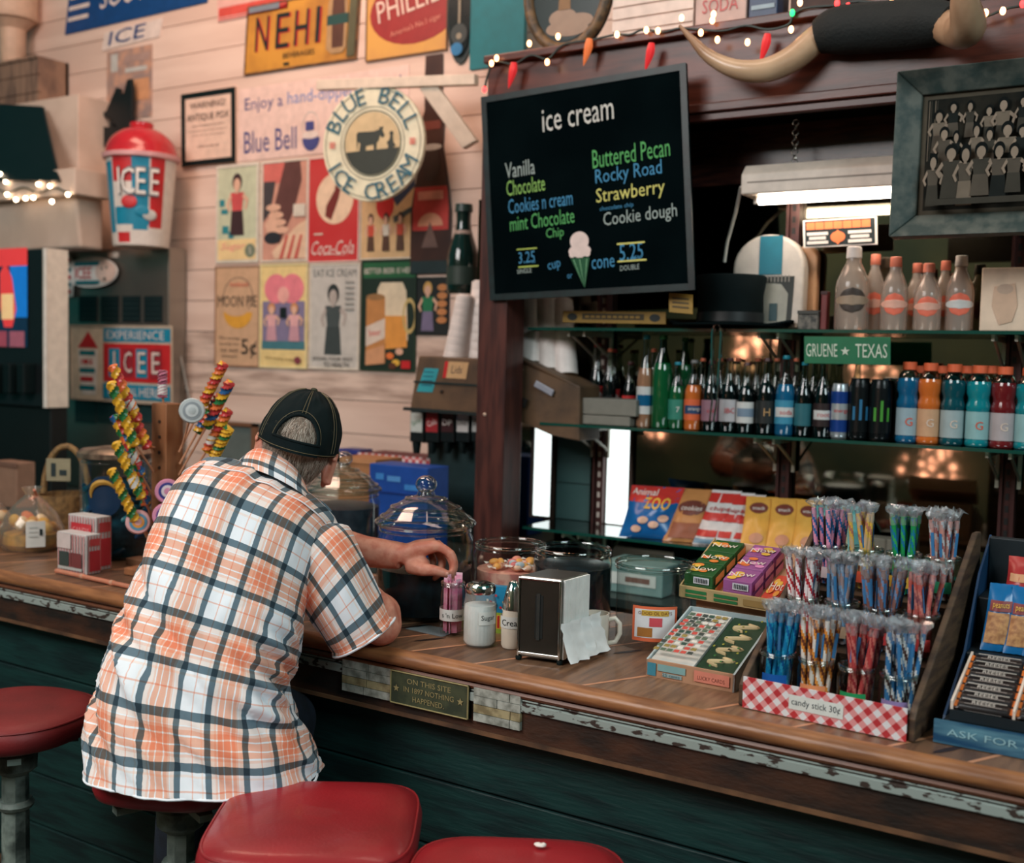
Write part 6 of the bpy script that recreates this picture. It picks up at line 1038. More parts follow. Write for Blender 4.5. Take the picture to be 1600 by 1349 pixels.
c=cpt(62,838); t=TH('woven_basket','tall handled straw basket with a hanging paper tag behind the gift bags','basket',(c[0],c[1]+.10,ZC)); stw=K((150,116,72),.7,two=(110,84,54),vs=60,bump=.4)
g=G(); g.lathe([(0,0),(.07,0),(.085,.03),(.09,.13),(.085,.13),(.07,.02)],stw,n=24,caps=False); g.out('bowl',t,world=False); g=G(); g.tube([(.075*math.cos(a)*math.cos(YAW),.075*math.cos(a)*math.sin(YAW),.13+.16*math.sin(a)) for a in np.linspace(0,PI,17)],.010,stw,8); g.out('handle',t,world=False)
pz=Pl((-.04*math.cos(YAW),-.05,.25),(.08*math.cos(YAW),.08*math.sin(YAW),0),(0,0,-.075)); g=G(); g.slab(pz,0,0,1,1,.002,K((150,140,112),.7)); g.k=.003; g.pr(pz,.2,.2,.4,.8,DGRY); g.pr(pz,.55,.5,.85,.75,DGRY); g.out('paper_tag',t,world=False)
rs_=K((206,200,196),.6)
for nm_,u0,u1,v0,v1,dpt,l in[('candy_carton',107,150,803,889,.05,'taller red and white striped carton with red panel, behind'),('candy_carton',90,138,830,895,.045,'shorter red and white striped carton with picture panels, in front')]:
    a,b=cpt(u0,v1-4),cpt(u1,v1+4); h=float(at(u0,v0,y=a[1])[2]-1.0); t=TH(nm_,l,'carton',tuple((a+b)/2+np.array((0,0,.0012)))); b=b.copy(); b[1]=a[1]; pz=Pl(a+e_*h,(b-a)*np.array((1,1,0)),-e_*(h-.0012)); g=G(); g.hexa([a+e_*.0012,b+e_*.0012,b+np.array((0,dpt,.0012)),a+np.array((0,dpt,.0012)),pz.p(0,0),pz.p(1,0),pz.p(1,0)+np.array((0,dpt,0)),pz.p(0,0)+np.array((0,dpt,0))],rs_); g.out('box_body',t,bev=.001)
    g=G(); [g.pr(pz,.04+.1*j,.02,.07+.1*j,.98,K((196,110,110))) for j in range(10)]
    if 'taller' in l: g.pr(pz,.14,.14,.88,.40,K((190,50,56))); g.pt(pz,'CANDY',.5,.27,.10,K((226,150,150)),w=.6)
    else: g.pr(pz,.03,.02,.5,.40,K((214,196,190))); g.pr(pz,.1,.48,.45,.85,K((60,70,66))); g.pr(pz,.52,.48,.88,.85,K((120,60,60))); g.pr(pz,.08,.86,.9,.93,LG)
    p2=Pl(pz.p(1,0),(0,dpt,0),-e_*(h-.0012)); p2.n=np.array((1.,0,0)); [g.pr(p2,.05+.2*j,.02,.12+.2*j,.98,K((206,130,126))) for j in range(5)]; g.pr(p2,.14,.1,.86,.28,K((196,70,70))); g.pr(p2,.12,.40,.88,.92,K((190,50,56))); g.out('print',t)
# copper rod, wood block
a,b=cpt(88,892,1.008),cpt(212,919,1.008); g=G(); g.tube([a,(a+b)/2,b],.0062,K((232,150,120),.3,.35),12); t=TH('copper_rod','shiny copper rod lying along the counter edge by the striped cartons','rod',tuple((a+b)/2)); g.out('pipe',t); 
for f in(.35,.72): g=G(); q=a+(b-a)*f; d=(b-a)/np.linalg.norm(b-a); g.tube([q-d*.006,q+d*.006],.0075,K((240,180,150),.3,.35),12); g.out('joint',t)
c=cpt(222,884); g=G(); g.box((c[0],c[1],ZC+.01),(.08,.05,.02),K((120,84,60),.6)); tag(g.out('wood_block',bev=.002,org=(c[0],c[1],ZC)),'small flat wood block on the counter beside the man\'s back','block')
# jar of blue wrapped taffy
c=cpt(182,868); t=jar('taffy_jar','big glass jar packed with dark blue wrapped candy under a metal lid',c,.105,.30,neck=.95,shoulder=.94); rs=random.Random(12)
g=G(); g.lathe([(0,.006),(.09,.006),(.096,.02),(.096,.20),(.06,.235),(0,.24)],K((14,48,62),.35,two=(24,76,92),vs=30,bump=.6,bs=50),n=28); tag(g.out('candy_heap',t,world=False),kind='stuff')
tw_=[K((24,90,110),.2),K((16,60,84),.2),K((30,70,110),.2),K((60,130,140),.2)]; o0=None
for i in range(60):
    a=rs.uniform(0,6.28); z=rs.uniform(.012,.225); rr=.0985-.03*max(0,z-.2)*20
    g=None
    o=TH('taffy_piece','blue wrapped candy inside the big metal-lidded jar','candy',(c[0]+rr*math.cos(a),c[1]+rr*math.sin(a),ZC+z),a,group='blue candies in the metal-lidded jar'); g=G(); g.sph((0,0,0),(.006,.021,.011),tw_[i%4],6); g.out('sweet',o,world=False); o.rotation_euler=(rs.uniform(-.6,.6),0,a)
g=G(); g.lathe([(.106,.296),(.112,.298),(.112,.312),(.10,.322),(.04,.330),(0,.331)],K((150,130,110),.4,.6,two=(100,84,72),vs=30),n=36); g.out('metal_lid',t,world=False)
va=math.atan2(c[0],c[1])*-1; g=G(); rr=.1065; g.grid([[(rr*math.sin(va-.35+x),-rr*math.cos(va-.35+x),.19+.06*math.sqrt(max(0,1-(x/.5)**2))*s) for s in(-1,0,1)] for x in np.linspace(-.5,.5,15)],K((20,50,80),.4)); q=[(rr*1.01*math.sin(va-.35+.36*math.cos(a)),-rr*1.01*math.cos(va-.35+.36*math.cos(a)),.195+.038*math.sin(a)) for a in np.linspace(.5,3.4,12)]; g.tube(q,[.002+.007*math.sin(PI*i/11) for i in range(12)],K((196,150,60)),6); g.out('moon_label',t,world=False)
g=G(); c2=cpt(112,868); g.sph((c2[0]+.02,c2[1]+.06,ZC+.085),.011,ORG,8); tag(g.out('orange_ball_sweet',org=(c2[0]+.02,c2[1]+.06,ZC+.085)),'small orange round sweet on a stick above the striped carton','sweet'); 
# lollipop tree
yp=2.10; xp=xu(261,yp,1.2); zt3=float(at(261,630,y=yp)[2]); pw3=.030; t=TH('lollipop_tree','square wooden post stand with rows of holes for lollipops','stand',(xp,yp,ZC)); wo=K((160,106,70),.5,two=(136,88,60),stretch=(3,3,.4),vs=10)
g=G(); g.b2((xp-pw3,yp-pw3,ZC+.02),(xp+pw3,yp+pw3,zt3),wo); g.out('post',t,bev=.003); g=G(); g.b2((xp-.08,yp-.08,ZC),(xp+.08,yp+.08,ZC+.02),wo); g.out('base',t,bev=.003)
for j in range(7): g=G(); g.lathe([(.005,0),(.005,.003)],K((60,40,32)),(xp+.004,yp-pw3+.001,zt3-.05-.042*j),10,rotm(rx=PI/2)); g.out('peg_hole',t)
rainbow=[K((226,170,50),.25),K((40,110,60),.25),K((220,110,60),.25),K((190,60,60),.25),K((40,90,140),.25)]
def twist(tip,bas,stk,dy,pal,label,r=.0128,grp='twisted lollipops on the wooden stand'):
    A_,B_2,S_=np.array(at(*tip,y=yp-.02+dy)),np.array(at(*bas,y=yp-.02+dy*.6)),np.array(at(*stk,y=yp-.01)); S_=B_2+(S_-B_2); o=TH('lollipop',label,'lollipop',tuple(S_),group=grp); d=A_-B_2; L=np.linalg.norm(d); Q=np.array(Vector(d).to_track_quat('Z','Y').to_matrix()); g=G(); n,seg=12,44; V=[]
    for j in range(seg+1):
        for i in range(n):
            a=2*PI*i/n; rr=r*(1+.22*math.cos(3*(a-j*.42)))*(1 if 0<j<seg else .5); V.append((rr*math.cos(a),rr*math.sin(a),L*j/seg))
    V=np.array(V)@Q.T+B_2
    for j in range(seg):
        for i in range(n): k=int(((i/n*2*PI-j*.42)/(2*PI)*3)%len(pal)); g.F.append((j*n+i,j*n+(i+1)%n,(j+1)*n+(i+1)%n,(j+1)*n+i)); g.M.append(g.mi(pal[k])); g.S.append(True)
    g.V.append(V); g.n=len(V); g.F.append(tuple(range(seg*n,seg*n+n))); g.M.append(0); g.S.append(True); g.out('candy_twist',o); g=G(); g.tube([S_,B_2+d*.05],.003,K((206,150,116),.6),6); g.out('stick',o)
    
    if sum(map(ord,label))%3==0: g=G(); q=B_2+d*.3; dn=d/L; g.tube([q-dn*.014,q+dn*.014],r*1.1,K((220,216,210),.5),12); g.out('paper_band',o)
yg=[rainbow[0],rainbow[1],rainbow[0]]; ro=[rainbow[2],rainbow[0],rainbow[3]]; rbw=rainbow
for i,(tip,bas,stk,dy,pal,l) in enumerate([((175,570),(217,660),(246,722),.0,ro,'orange yellow, topmost on the left side'),((172,596),(212,698),(247,748),-.03,yg,'green yellow, second from top on the left'),((178,648),(222,745),(246,788),.0,rbw,'rainbow, third from top on the left'),((180,690),(222,780),(246,818),-.03,yg,'yellow green, fourth from top on the left'),((173,732),(212,815),(246,852),-.01,yg,'yellow green, lowest on the left side'),((196,622),(232,702),(247,700),.03,ro,'orange, on the left, behind the topmost one'),((196,700),(230,790),(247,838),.02,rbw,'rainbow, on the left, nearest the post'),
   ((350,567),(316,632),(280,706),.0,ro,'orange red with white band, topmost on the right'),((360,596),(322,668),(280,742),-.02,rbw,'green rainbow, second from top on the right'),((344,618),(308,676),(281,725),.03,rbw,'dark rainbow, on the right, nearest the post'),((357,640),(322,706),(280,775),.0,ro,'orange rainbow, third from top on the right'),((358,668),(334,715),(280,800),-.02,yg,'yellow green, lowest on the right side')]): twist(tip,bas,stk,dy-(.12 if tip[0]<240 else 0),pal,'twisted lollipop, '+l)
twist((254,578),(254,622),(256,634),0,[K((206,130,150),.3),K((150,80,100),.3)],'pink twisted lollipop standing in the top of the post',.012)
for u,v,su,sv,cs,l in[(216,816,246,868,(K((226,170,170),.3),K((90,150,180),.3),K((226,150,70),.3)),'round swirl lollipop with pastel rings below the left twisted ones'),(262,768,262,800,(K((214,140,170),.3),K((60,60,130),.3),K((226,210,214),.3)),'round pink and navy swirl lollipop in front of the post'),(258,806,262,840,(K((226,150,180),.3),K((120,80,150),.3),K((226,210,214),.3)),'round pink swirl lollipop lowest before the post'),(300,642,284,700,(K((190,196,196),.15),K((150,156,160),.15),K((206,210,210),.15)),'round lollipop wrapped in silver right of the post')]:
    c=np.array(at(u,v,y=yp-.09)); s_=np.array(at(su,sv,y=yp-.045)); o=TH('swirl_lollipop',l,'lollipop',tuple(s_),group='swirl lollipops on the wooden stand'); nv=(EYE-c); nv/=np.linalg.norm(nv); Q=np.array(Vector(nv).to_track_quat('Z','Y').to_matrix()); g=G()
    for k,rr in enumerate((.030,.023,.016,.009)): g.lathe([(rr,-.006),(rr+.003,0),(rr,.006+.0012*k),(0,.007+.0012*k)],cs[k%3],tuple(c),24,Q)
    g.out('candy_disc',o); g=G(); g.tube([s_,c],.003,K((206,150,116),.6),6); g.out('stick',o)
# ---------------------------------------------------------------- back counter behind the man
def bbox(name,label,u0,u1,v0,v1,y,dp,m,cat='box',z=.951):
    x0,x1=xu(u0,y,1.2),xu(u1,y,1.2); z1=float(at((u0+u1)/2,v0,y=y)[2]); t=TH(name,label,cat,((x0+x1)/2,y+dp/2,z)); g=G(); g.b2((x0,y,z),(x1,y+dp,z1),m); g.out('box_body',t,bev=.003); return t,Pl((x0,y-.0005,z1),(x1-x0,0,0),(0,0,-(z1-z)))
t,pl=bbox('blue_carton','bright blue carton with pale labels behind the front lidded jar',577,668,728,800,2.96,.12,K((22,70,150),.5)); g=G(); g.pr(pl,.12,.10,.26,.17,K((60,130,200))); g.pr(pl,.32,.12,.55,.18,K((80,140,200))); g.pr(pl,.62,.2,.9,.26,K((60,130,200))); g.slab(pl,0,.3,1,.32,.003,K((16,50,120))); g.out('print',t)
t,pl=bbox('cardboard_carton','plain brown cardboard carton behind the man\'s cap and the jar',528,588,716,790,3.10,.15,K((166,112,72),.7),'carton'); g=G(); g.slab(pl,.0,.0,1,.06,.004,K((186,130,88),.7)); g.out('flap',t)
t,pl=bbox('gingham_basket','food basket lined with red gingham paper behind the blue carton',560,672,712,790,3.30,.16,K((90,30,36),.6),'basket'); g=G(); g.slab(pl,.0,.0,1,.22,.004,gm2); g.out('gingham_liner',t)
t,pl=bbox('blue_tub','small dark blue tub right of the cap on the back counter',530,562,702,790,3.40,.08,K((34,44,110),.4),'tub'); g=G(); g.slab(pl,-.02,0,1.02,.06,.004,K((50,60,130),.4)); g.out('rim',t)
t,pl=bbox('framed_board','grey board in a brown wooden frame leaning on the wall left of the cap',335,404,660,800,3.46,.03,K((96,104,100),.5),'board'); 
for q in[(0,0,1,.04),(0,0,.09,1),(.88,0,1,1)]: g=G(); g.slab(pl,*q,.012,K((120,80,56),.6)); g.out('frame_side',t)
t,pl=bbox('tan_canister','blurred tan canister at the left edge below the soda machine',-12,26,722,800,2.6,.08,K((150,116,96),.5),'canister',z=ZC); g=G(); g.slab(pl,-.03,0,1.03,.10,.005,K((120,90,76),.5)); g.out('lid',t)
# ================================================================ the man on the stool
def A3(*a): return np.array(a,float)
def D(u,v,d): return np.array(at(u,v,d=d))
man=TH('person','man in orange and white plaid shirt and black cap leaning on the counter, back turned','person',(-1.70,1.54,.81))
def cat(P,n):
    return np.array(sp(P,n))
skin=K((218,150,126),.5,two=(200,120,98),vs=40,bump=.12,bs=180); skin.node_tree.nodes['Principled BSDF'].inputs['Subsurface Weight'].default_value=.06; skin.node_tree.nodes['Principled BSDF'].inputs['Subsurface Radius'].default_value=(.01,.004,.002)
# plaid cloth
def plaid():
    m=bpy.data.materials.new('plaid'); m.use_nodes=True; nt=m.node_tree; n=nt.nodes; L=nt.links; b=n['Principled BSDF']; b.inputs['Roughness'].default_value=.75; b.inputs['Specular IOR Level'].default_value=.25; b.inputs['Sheen Weight'].default_value=.1
    uv=n.new('ShaderNodeUVMap'); sx=n.new('ShaderNodeSeparateXYZ'); L.new(uv.outputs[0],sx.inputs[0])
    w,nv,o,pl_,rd,pk=(240,244,250),(40,60,72),(238,142,108),(246,218,204),(232,160,140),(242,182,158)
    stops=[(0,nv),(.085,w),(.20,w),(.255,rd),(.27,w),(.40,pl_),(.425,w),(.455,nv),(.545,pl_),(.60,pk),(.63,w),(.65,o),(.72,w),(.738,o),(.83,w),(.848,o),(.90,pk),(.93,w),(.945,pl_)]
    cols=[]
    for i,(ax,per) in enumerate((('X',.128),('Y',.150))):
        d=n.new('ShaderNodeMath'); d.operation='DIVIDE'; d.inputs[1].default_value=per; L.new(sx.outputs[ax],d.inputs[0])
        f=n.new('ShaderNodeMath'); f.operation='FRACT'; L.new(d.outputs[0],f.inputs[0])
        r=n.new('ShaderNodeValToRGB'); r.color_ramp.interpolation='CONSTANT'; e=r.color_ramp.elements
        e[0].position=0; e[0].color=lin(stops[0][1]); e[1].position=stops[1][0]; e[1].color=lin(stops[1][1])
        for p,c in stops[2:]: q=e.new(p); q.color=lin(c)
        L.new(f.outputs[0],r.inputs[0]); cols.append(r)
    mu=n.new('ShaderNodeMixRGB'); mu.blend_type='MULTIPLY'; mu.inputs[0].default_value=1; L.new(cols[0].outputs[0],mu.inputs[1]); L.new(cols[1].outputs[0],mu.inputs[2])
    ga=n.new('ShaderNodeGamma'); ga.inputs[1].default_value=.53; L.new(mu.outputs[0],ga.inputs[0]); L.new(ga.outputs[0],b.inputs['Base Color'])
    nz=n.new('ShaderNodeTexNoise'); nz.inputs['Scale'].default_value=38; nz.inputs['Detail'].default_value=3; bp=n.new('ShaderNodeBump'); bp.inputs['Strength'].default_value=.22; bp.inputs['Distance'].default_value=.006; L.new(uv.outputs[0],nz.inputs[0]); L.new(nz.outputs[0],bp.inputs['Height']); L.new(bp.outputs[0],b.inputs['Normal'])
    return m
PLAID=plaid()
def loft(levels,n_ring,n_sub,expo=2.3,fold=None,u0=0,v0=0,seam=PI/2,flat=False):
    """levels: (left px, right px, depth, half depth). Rings across the figure; returns P[row][col], uv"""
    Lp=cat([tuple(D(*l[0],l[2])) for l in levels],n_sub); Rp=cat([tuple(D(*l[1],l[2])) for l in levels],n_sub); bb=np.interp(np.arange(len(Lp))/n_sub,range(len(levels)),[l[3] for l in levels])
    C_=(Lp+Rp)/2; rows=[];uvs=[];v=v0
    for j in range(len(C_)):
        T=C_[min(j+1,len(C_)-1)]-C_[max(j-1,0)]; T/=np.linalg.norm(T); bl_=max(0,1-j/(2.5*n_sub)) if flat else 0; T=T*(1-bl_)+np.array((0,0,1.))*bl_; T/=np.linalg.norm(T); Aa=(Rp[j]-Lp[j])/2; a=np.linalg.norm(Aa); Ah=Aa/a; Bh=np.cross(T,Ah); Bh/=np.linalg.norm(Bh)
        if Bh@fw<0: Bh=-Bh
        if j: v+=np.linalg.norm(C_[j]-C_[j-1])
        row=[];uu=[];u=u0; last=None; per=[]
        for i in range(n_ring+1):
            t=seam+2*PI*i/n_ring; c,s=math.cos(t),math.sin(t); q=(abs(c)**expo+abs(s)**expo)**(-1/expo); per.append((a*c*q,bb[j]*s*q))
        P2=np.array(per); seg=np.r_[0,np.cumsum(np.linalg.norm(np.diff(P2,axis=0),axis=1))]; seg-=seg[-1]/2
        for i,(x,y) in enumerate(P2):
            nx,ny=x/(a*a),y/(bb[j]**2); k=math.hypot(nx,ny)+1e-9; nrm=(Ah*nx+Bh*ny)/k
            d=fold(i/n_ring,j/(len(C_)-1),seg[i],v) if fold else 0
            row.append(C_[j]+Ah*x+Bh*y+nrm*d); uu.append((seg[i]+u0,v))
        rows.append(row); uvs.append(uu)
    return np.array(rows),np.array(uvs)
LV=[((143,1192),(497,1208),2.225,.160),((149,1124),(484,1162),2.238,.160),((165,1052),(462,1112),2.25,.148),((186,992),(456,1064),2.265,.140),((207,930),(468,1012),2.285,.136),((228,868),(477,962),2.31,.132),((247,815),(488,915),2.335,.128),((265,772),(502,870),2.362,.122),((286,748),(517,848),2.39,.096),((308,740),(523,844),2.412,.068),((344,756),(512,848),2.435,.044),((384,770),(484,842),2.45,.028)]
def fold(s,t,u,v):
    d=0
    # long diagonal pulls from upper left towards the right hip, bunching at the waist
    q=(u*.75+v*1.0); w_=(u*1.0-v*.75)
    e=math.exp(-((t-.22)/.24)**2)
    d+=e*.022*noise.noise((q*24,w_*4.0,1.3))+e*.010*noise.noise((q*52,w_*7,4.1))+.005*noise.noise((q*18,w_*5,9.1))
    d+=.0035*noise.noise((u*14,v*5,2.2))+.002*noise.noise((u*40,v*18,7.7))
    bw=math.exp(-((u-.17)/.07)**2)*math.exp(-((t-.27)/.12)**2); d+=bw*.014*math.sin(v*150+u*40)
    # yoke edge and centre pleat
    if t>.79: d+=.0035
    pl_=math.exp(-((u+.035)/.014)**2)*(1 if t<.79 else 0)*math.exp(-((.79-t)/.22)**2); d+=.007*pl_
    if .70<t<.79: d+=.004*math.sin(u*90)*math.exp(-((u+.03)/.09)**2)
    d-=.010*math.exp(-((u+.0)/.03)**2)*math.exp(-((t-.5)/.3)**2)*.6     # hollow of the spine
    if t<.012: d+=.002
    return d
def shirt_mesh(name,levels,nr,ns,parent,**kw):
    P,U=loft(levels,nr,ns,**kw); g=G(); g.grid(P,PLAID); g.uv=[U.reshape(-1,2)]; return g.out(name,parent,auto=80)
sh=shirt_mesh('shirt',LV,132,9,man,expo=2.35,fold=fold,u0=.012,v0=.03,flat=True)
# yoke across the shoulders, cut on the other grain
P,U=loft(LV,132,9,expo=2.35,fold=lambda s,t,u,v: fold(s,t,u,v)+.0022,flat=True); k0=int(.71*len(P)); c0,c1=26,106
g=G(); g.grid(P[k0:,c0:c1],PLAID); g.uv=[(U[k0:,c0:c1][...,::-1]*np.array((1,1))+np.array((.085,.03))).reshape(-1,2)]; yk=g.out('yoke',sh,auto=80)
g=G(); g.tube(list(P[k0,c0:c1]),.0016,PLAID,6); g.uv=[np.tile([[.02,.02]],(g.n,1))]; g.out('yoke_seam',yk)
# hem stitching band
P,U=loft(LV,132,9,expo=2.35,fold=fold,flat=True); g=G(); g.tube([p for p in P[0]],.0025,PLAID,6); g.uv=[np.tile([[.02,.02]],(g.n,1))]; g.out('hem',sh)
# sleeves
SR=[((462,905),(512,822),2.39,.082),((470,938),(540,822),2.375,.086),((486,966),(566,868),2.365,.080),((505,996),(590,922),2.365,.074),((522,1022),(614,968),2.372,.068)]
def foldr(s,t,u,v): return .004*noise.noise((u*18,v*9,5))+.004*noise.noise((u*34+v*20,v*12,8))+(.003 if t>.97 else 0)-(.004*math.sin(v*60)*max(0,.4-t))
shirt_mesh('sleeve',SR,72,9,sh,expo=2.1,fold=foldr,u0=.02,v0=.05)
P,U=loft(SR,72,9,expo=2.1,fold=foldr); g=G(); g.tube(list(P[-1]),.0028,PLAID,6); g.uv=[np.tile([[.02,.02]],(g.n,1))]; g.out('cuff',sh)
SL=[((300,800),(350,735),2.44,.085),((330,850),(385,760),2.50,.08),((375,890),(430,800),2.58,.075),((420,890),(460,810),2.63,.07)]
shirt_mesh('sleeve',SL,60,8,sh,expo=2.1,fold=foldr)
# collar
CL=[((384,742),(482,806),2.445,.066),((386,726),(478,784),2.452,.062),((390,712),(470,764),2.457,.057)]
P,U=loft(CL,80,6,expo=2.2); U=U[...,::-1]*1.0+np.array((.03,.045)); g=G(); g.grid(P,PLAID); g.uv=[U.reshape(-1,2)]
CO=[((388,711),(471,763),2.455,.060),((373,724),(483,784),2.438,.078),((358,744),(500,814),2.420,.096)]
P,U2=loft(CO,80,6,expo=2.2); g.grid(P,PLAID); g.uv.append((U2[...,::-1]+np.array((.09,.02))).reshape(-1,2)); g.out('collar',sh,auto=80)
# ---- head frame
tl_=.27; Rv=rt*math.cos(tl_)-up*math.sin(tl_)+fw*.10; Rv/=np.linalg.norm(Rv); U0=up*math.cos(tl_)+rt*math.sin(tl_); pt_=R(9); Fv=fw*math.cos(pt_)-U0*math.sin(pt_); Fv-=Rv*(Fv@Rv); Fv/=np.linalg.norm(Fv); Uv=np.cross(Rv,Fv)
HC=D(468,690,2.50)
def hd(x,y,z): return HC+Rv*x+Fv*y+Uv*z
HM=np.stack([Rv,Fv,Uv],1)                      # head-local to room
def headp(a,e,k=0):                           # a: angle round the head (0 right, 90 front), e: elevation
    x,y,z=math.cos(a)*math.cos(e),math.sin(a)*math.cos(e),math.sin(e)
    X,Y,Z=x*(.076+k),y*(.096+k),z*(.112+k)
    if z<0:
        t=-z; X*=1-.22*t**1.3; 
        if y<0: Y*=1-.40*t**1.2
        else: Y+=.012*t*y
    return A3(X,Y,Z)
BD=G(); sm_=skin
n1,n2=36,22; BD.grid([[hd(*headp(2*PI*i/n1,-PI/2+PI*(j+.02)/(n2+.04))) for i in range(n1)] for j in range(n2+1)],sm_,wrap=True); BD.F.append(tuple(range(n1))[::-1]); BD.F.append(tuple(n2*n1+i for i in range(n1))); BD.M+=[0,0]; BD.S+=[True,True]
BD.sph(hd(0,.100,-.018),(.014,.022,.016),sm_,10,HM); BD.tube([hd(0,.094,.022),hd(0,.106,-.012)],[.009,.013],sm_,10)
BD.sph(hd(0,.086,-.068),(.024,.014,.008),sm_,8,HM); BD.sph(hd(0,.084,-.095),(.024,.02,.02),sm_,8,HM)
for s in(-1,1):
    BD.sph(hd(.033*s,.080,.028),(.022,.014,.008),sm_,8,HM); BD.sph(hd(.04*s,.074,-.02),(.022,.016,.02),sm_,8,HM)
    BD.sph(hd(.078*s,-.002,-.046),(.010,.020,.034),sm_,12,HM@rotm(rz=-.35*s,rx=-.15)); BD.tube([hd(.087*s,-.018+.022*math.cos(q),-.044+.034*math.sin(q)) for q in np.linspace(-1.4,2.6,9)],.0065,sm_,8)
    BD.sph(hd(.076*s,.004,-.076),(.007,.010,.012),sm_,8,HM)
# neck, trunk, arms, legs as one skinned skeleton
nb0=D(430,760,2.42); hip=A3(-1.70,1.555,.93)
BD.tube([D(425,800,2.42),D(432,765,2.44),D(444,738,2.475),hd(0,-.022,-.06)],[.04,.046,.052,.054],sm_,18)
BD.tube(cat([tuple(D((l[0][0]+l[1][0])/2,(l[0][1]+l[1][1])/2,l[2])) for l in LV[1:-2]],2),list(np.linspace(.105,.045,17)),sm_,20)
BD.sph(D(318,1165,2.25),(.16,.12,.10),sm_,12)
shR,shL=D(488,850,2.39),D(318,770,2.44); elR=D(594,1002,2.40); elR[2]=max(elR[2],1.045); 
wrR=elR+A3(-.17,.17,.02); 
BD.tube([D(440,800,2.41),shR,D(545,925,2.385),elR+A3(0,-.0,.012),elR+A3(.008,.004,-.006)],[.07,.062,.052,.046,.036],sm_,18)
BD.sph(elR+A3(.004,-.004,-.006),(.042,.042,.038),sm_,12)
BD.tube([elR+A3(.004,0,-.002),elR+A3(-.05,.06,.004),elR+A3(-.12,.13,0),wrR-A3(0,0,.025)],[.043,.047,.038,.030],sm_,18)
elL=D(452,838,2.66); wrL=D(628,869,2.60)
BD.tube([D(370,780,2.43),shL,D(380,820,2.56),elL],[.07,.062,.050,.044],sm_,18)
BD.sph(elL,.045,sm_,12)
BD.tube([elL,D(520,852,2.645),D(570,862,2.625),wrL],[.045,.046,.037,.0315],sm_,18)
# left hand: palm down, reaching right, thumb towards the viewer
hk=[D(683,853,2.575),D(681,849,2.597),D(676,849,2.618),D(668,853,2.637)]
for k,(q,rw) in enumerate(zip(hk,(.0165,.0165,.0155,.0145))): BD.tube([wrL+ (q-wrL)*.02+A3(0,(k-1.5)*.006,0),wrL+(q-wrL)*.55+A3(0,0,.004),q],[.024,.019,rw*.86],sm_,12)
fin=[[hk[0],D(704,866,2.572),D(710,885,2.572),D(705,901,2.574)],[hk[1],D(702,868,2.592),D(708,888,2.590),D(701,905,2.588)],[hk[2],D(690,873,2.612),D(688,893,2.606),D(679,904,2.600)],[hk[3],D(677,876,2.630),D(672,893,2.624),D(663,901,2.618)]]
for f,rw in zip(fin,(.0098,.0098,.0092,.0082)):
    q=cat([tuple(p) for p in f],4); rr=np.interp(range(len(q)),[0,4,8,len(q)-1],[rw*1.22,rw*1.08,rw*.98,rw*.82]); BD.tube(list(q),list(rr),sm_,12); BD.sph(q[-1],rw*.82,sm_,8); BD.sph(f[1],rw*1.16,sm_,8); BD.sph(f[2],rw*1.02,sm_,8)
th_=[D(640,884,2.585),D(660,890,2.562),D(680,892,2.556),D(697,897,2.560)]
q=cat([tuple(p) for p in th_],4); BD.tube(list(q),list(np.linspace(.019,.0098,len(q))),sm_,12); BD.sph(th_[-1],.0098,sm_,8); BD.sph(th_[2],.0122,sm_,8)
BD.sph(D(655,880,2.585),(.028,.022,.016),sm_,10)
# right hand, lying on the counter in front of the chest
wr=wrR-A3(0,0,.025); BD.tube([wr,wr+A3(-.03,.03,0),wr+A3(-.06,.055,-.004)],[.028,.034,.028],sm_,12,flat=.7)
for k in range(4): o=A3(-.06,.055,-.004)+A3(.016,.016,0)*(k-1.5); BD.tube([wr+o,wr+o+A3(-.03,.025,.004),wr+o+A3(-.05,.04,-.008)],[.010,.0095,.008],sm_,8)
BD.tube([wr+A3(-.03,0,0),wr+A3(-.055,.01,-.004),wr+A3(-.075,.03,-.01)],[.013,.011,.009],sm_,8)
knL,knR=A3(-1.96,1.80,.80),A3(-1.72,1.83,.80); ftL,ftR=A3(-1.97,1.73,.25),A3(-1.73,1.74,.25)
for h_,k_,f_ in((A3(-1.80,1.56,.89),knL,ftL),(A3(-1.63,1.56,.89),knR,ftR)):
    BD.tube([h_,(h_+k_)/2+A3(0,0,.005),k_],[.085,.07,.052],sm_,16); BD.sph(k_,.054,sm_,10); BD.tube([k_,(k_+f_)/2-A3(0,.015,0),f_],[.052,.05,.036],sm_,14); BD.tube([f_,f_+A3(0,.0,-.045),f_+A3(0,.11,-.055)],[.036,.036,.026],sm_,10)
body=BD.out('body',man)
def bake_remesh(o,vox,it=4):
    r=o.modifiers.new('r','REMESH'); r.mode='VOXEL'; r.voxel_size=vox; r.use_smooth_shade=True
    s=o.modifiers.new('s','SMOOTH'); s.factor=.5; s.iterations=it
    bpy.context.view_layer.update(); dg=bpy.context.evaluated_depsgraph_get(); me=bpy.data.meshes.new_from_object(o.evaluated_get(dg)); old=o.data; o.modifiers.clear(); o.data=me; bpy.data.meshes.remove(old)
    me.polygons.foreach_set('use_smooth',[True]*len(me.polygons)); me.materials.clear() if 0 else None
bake_remesh(body,.0042,4)
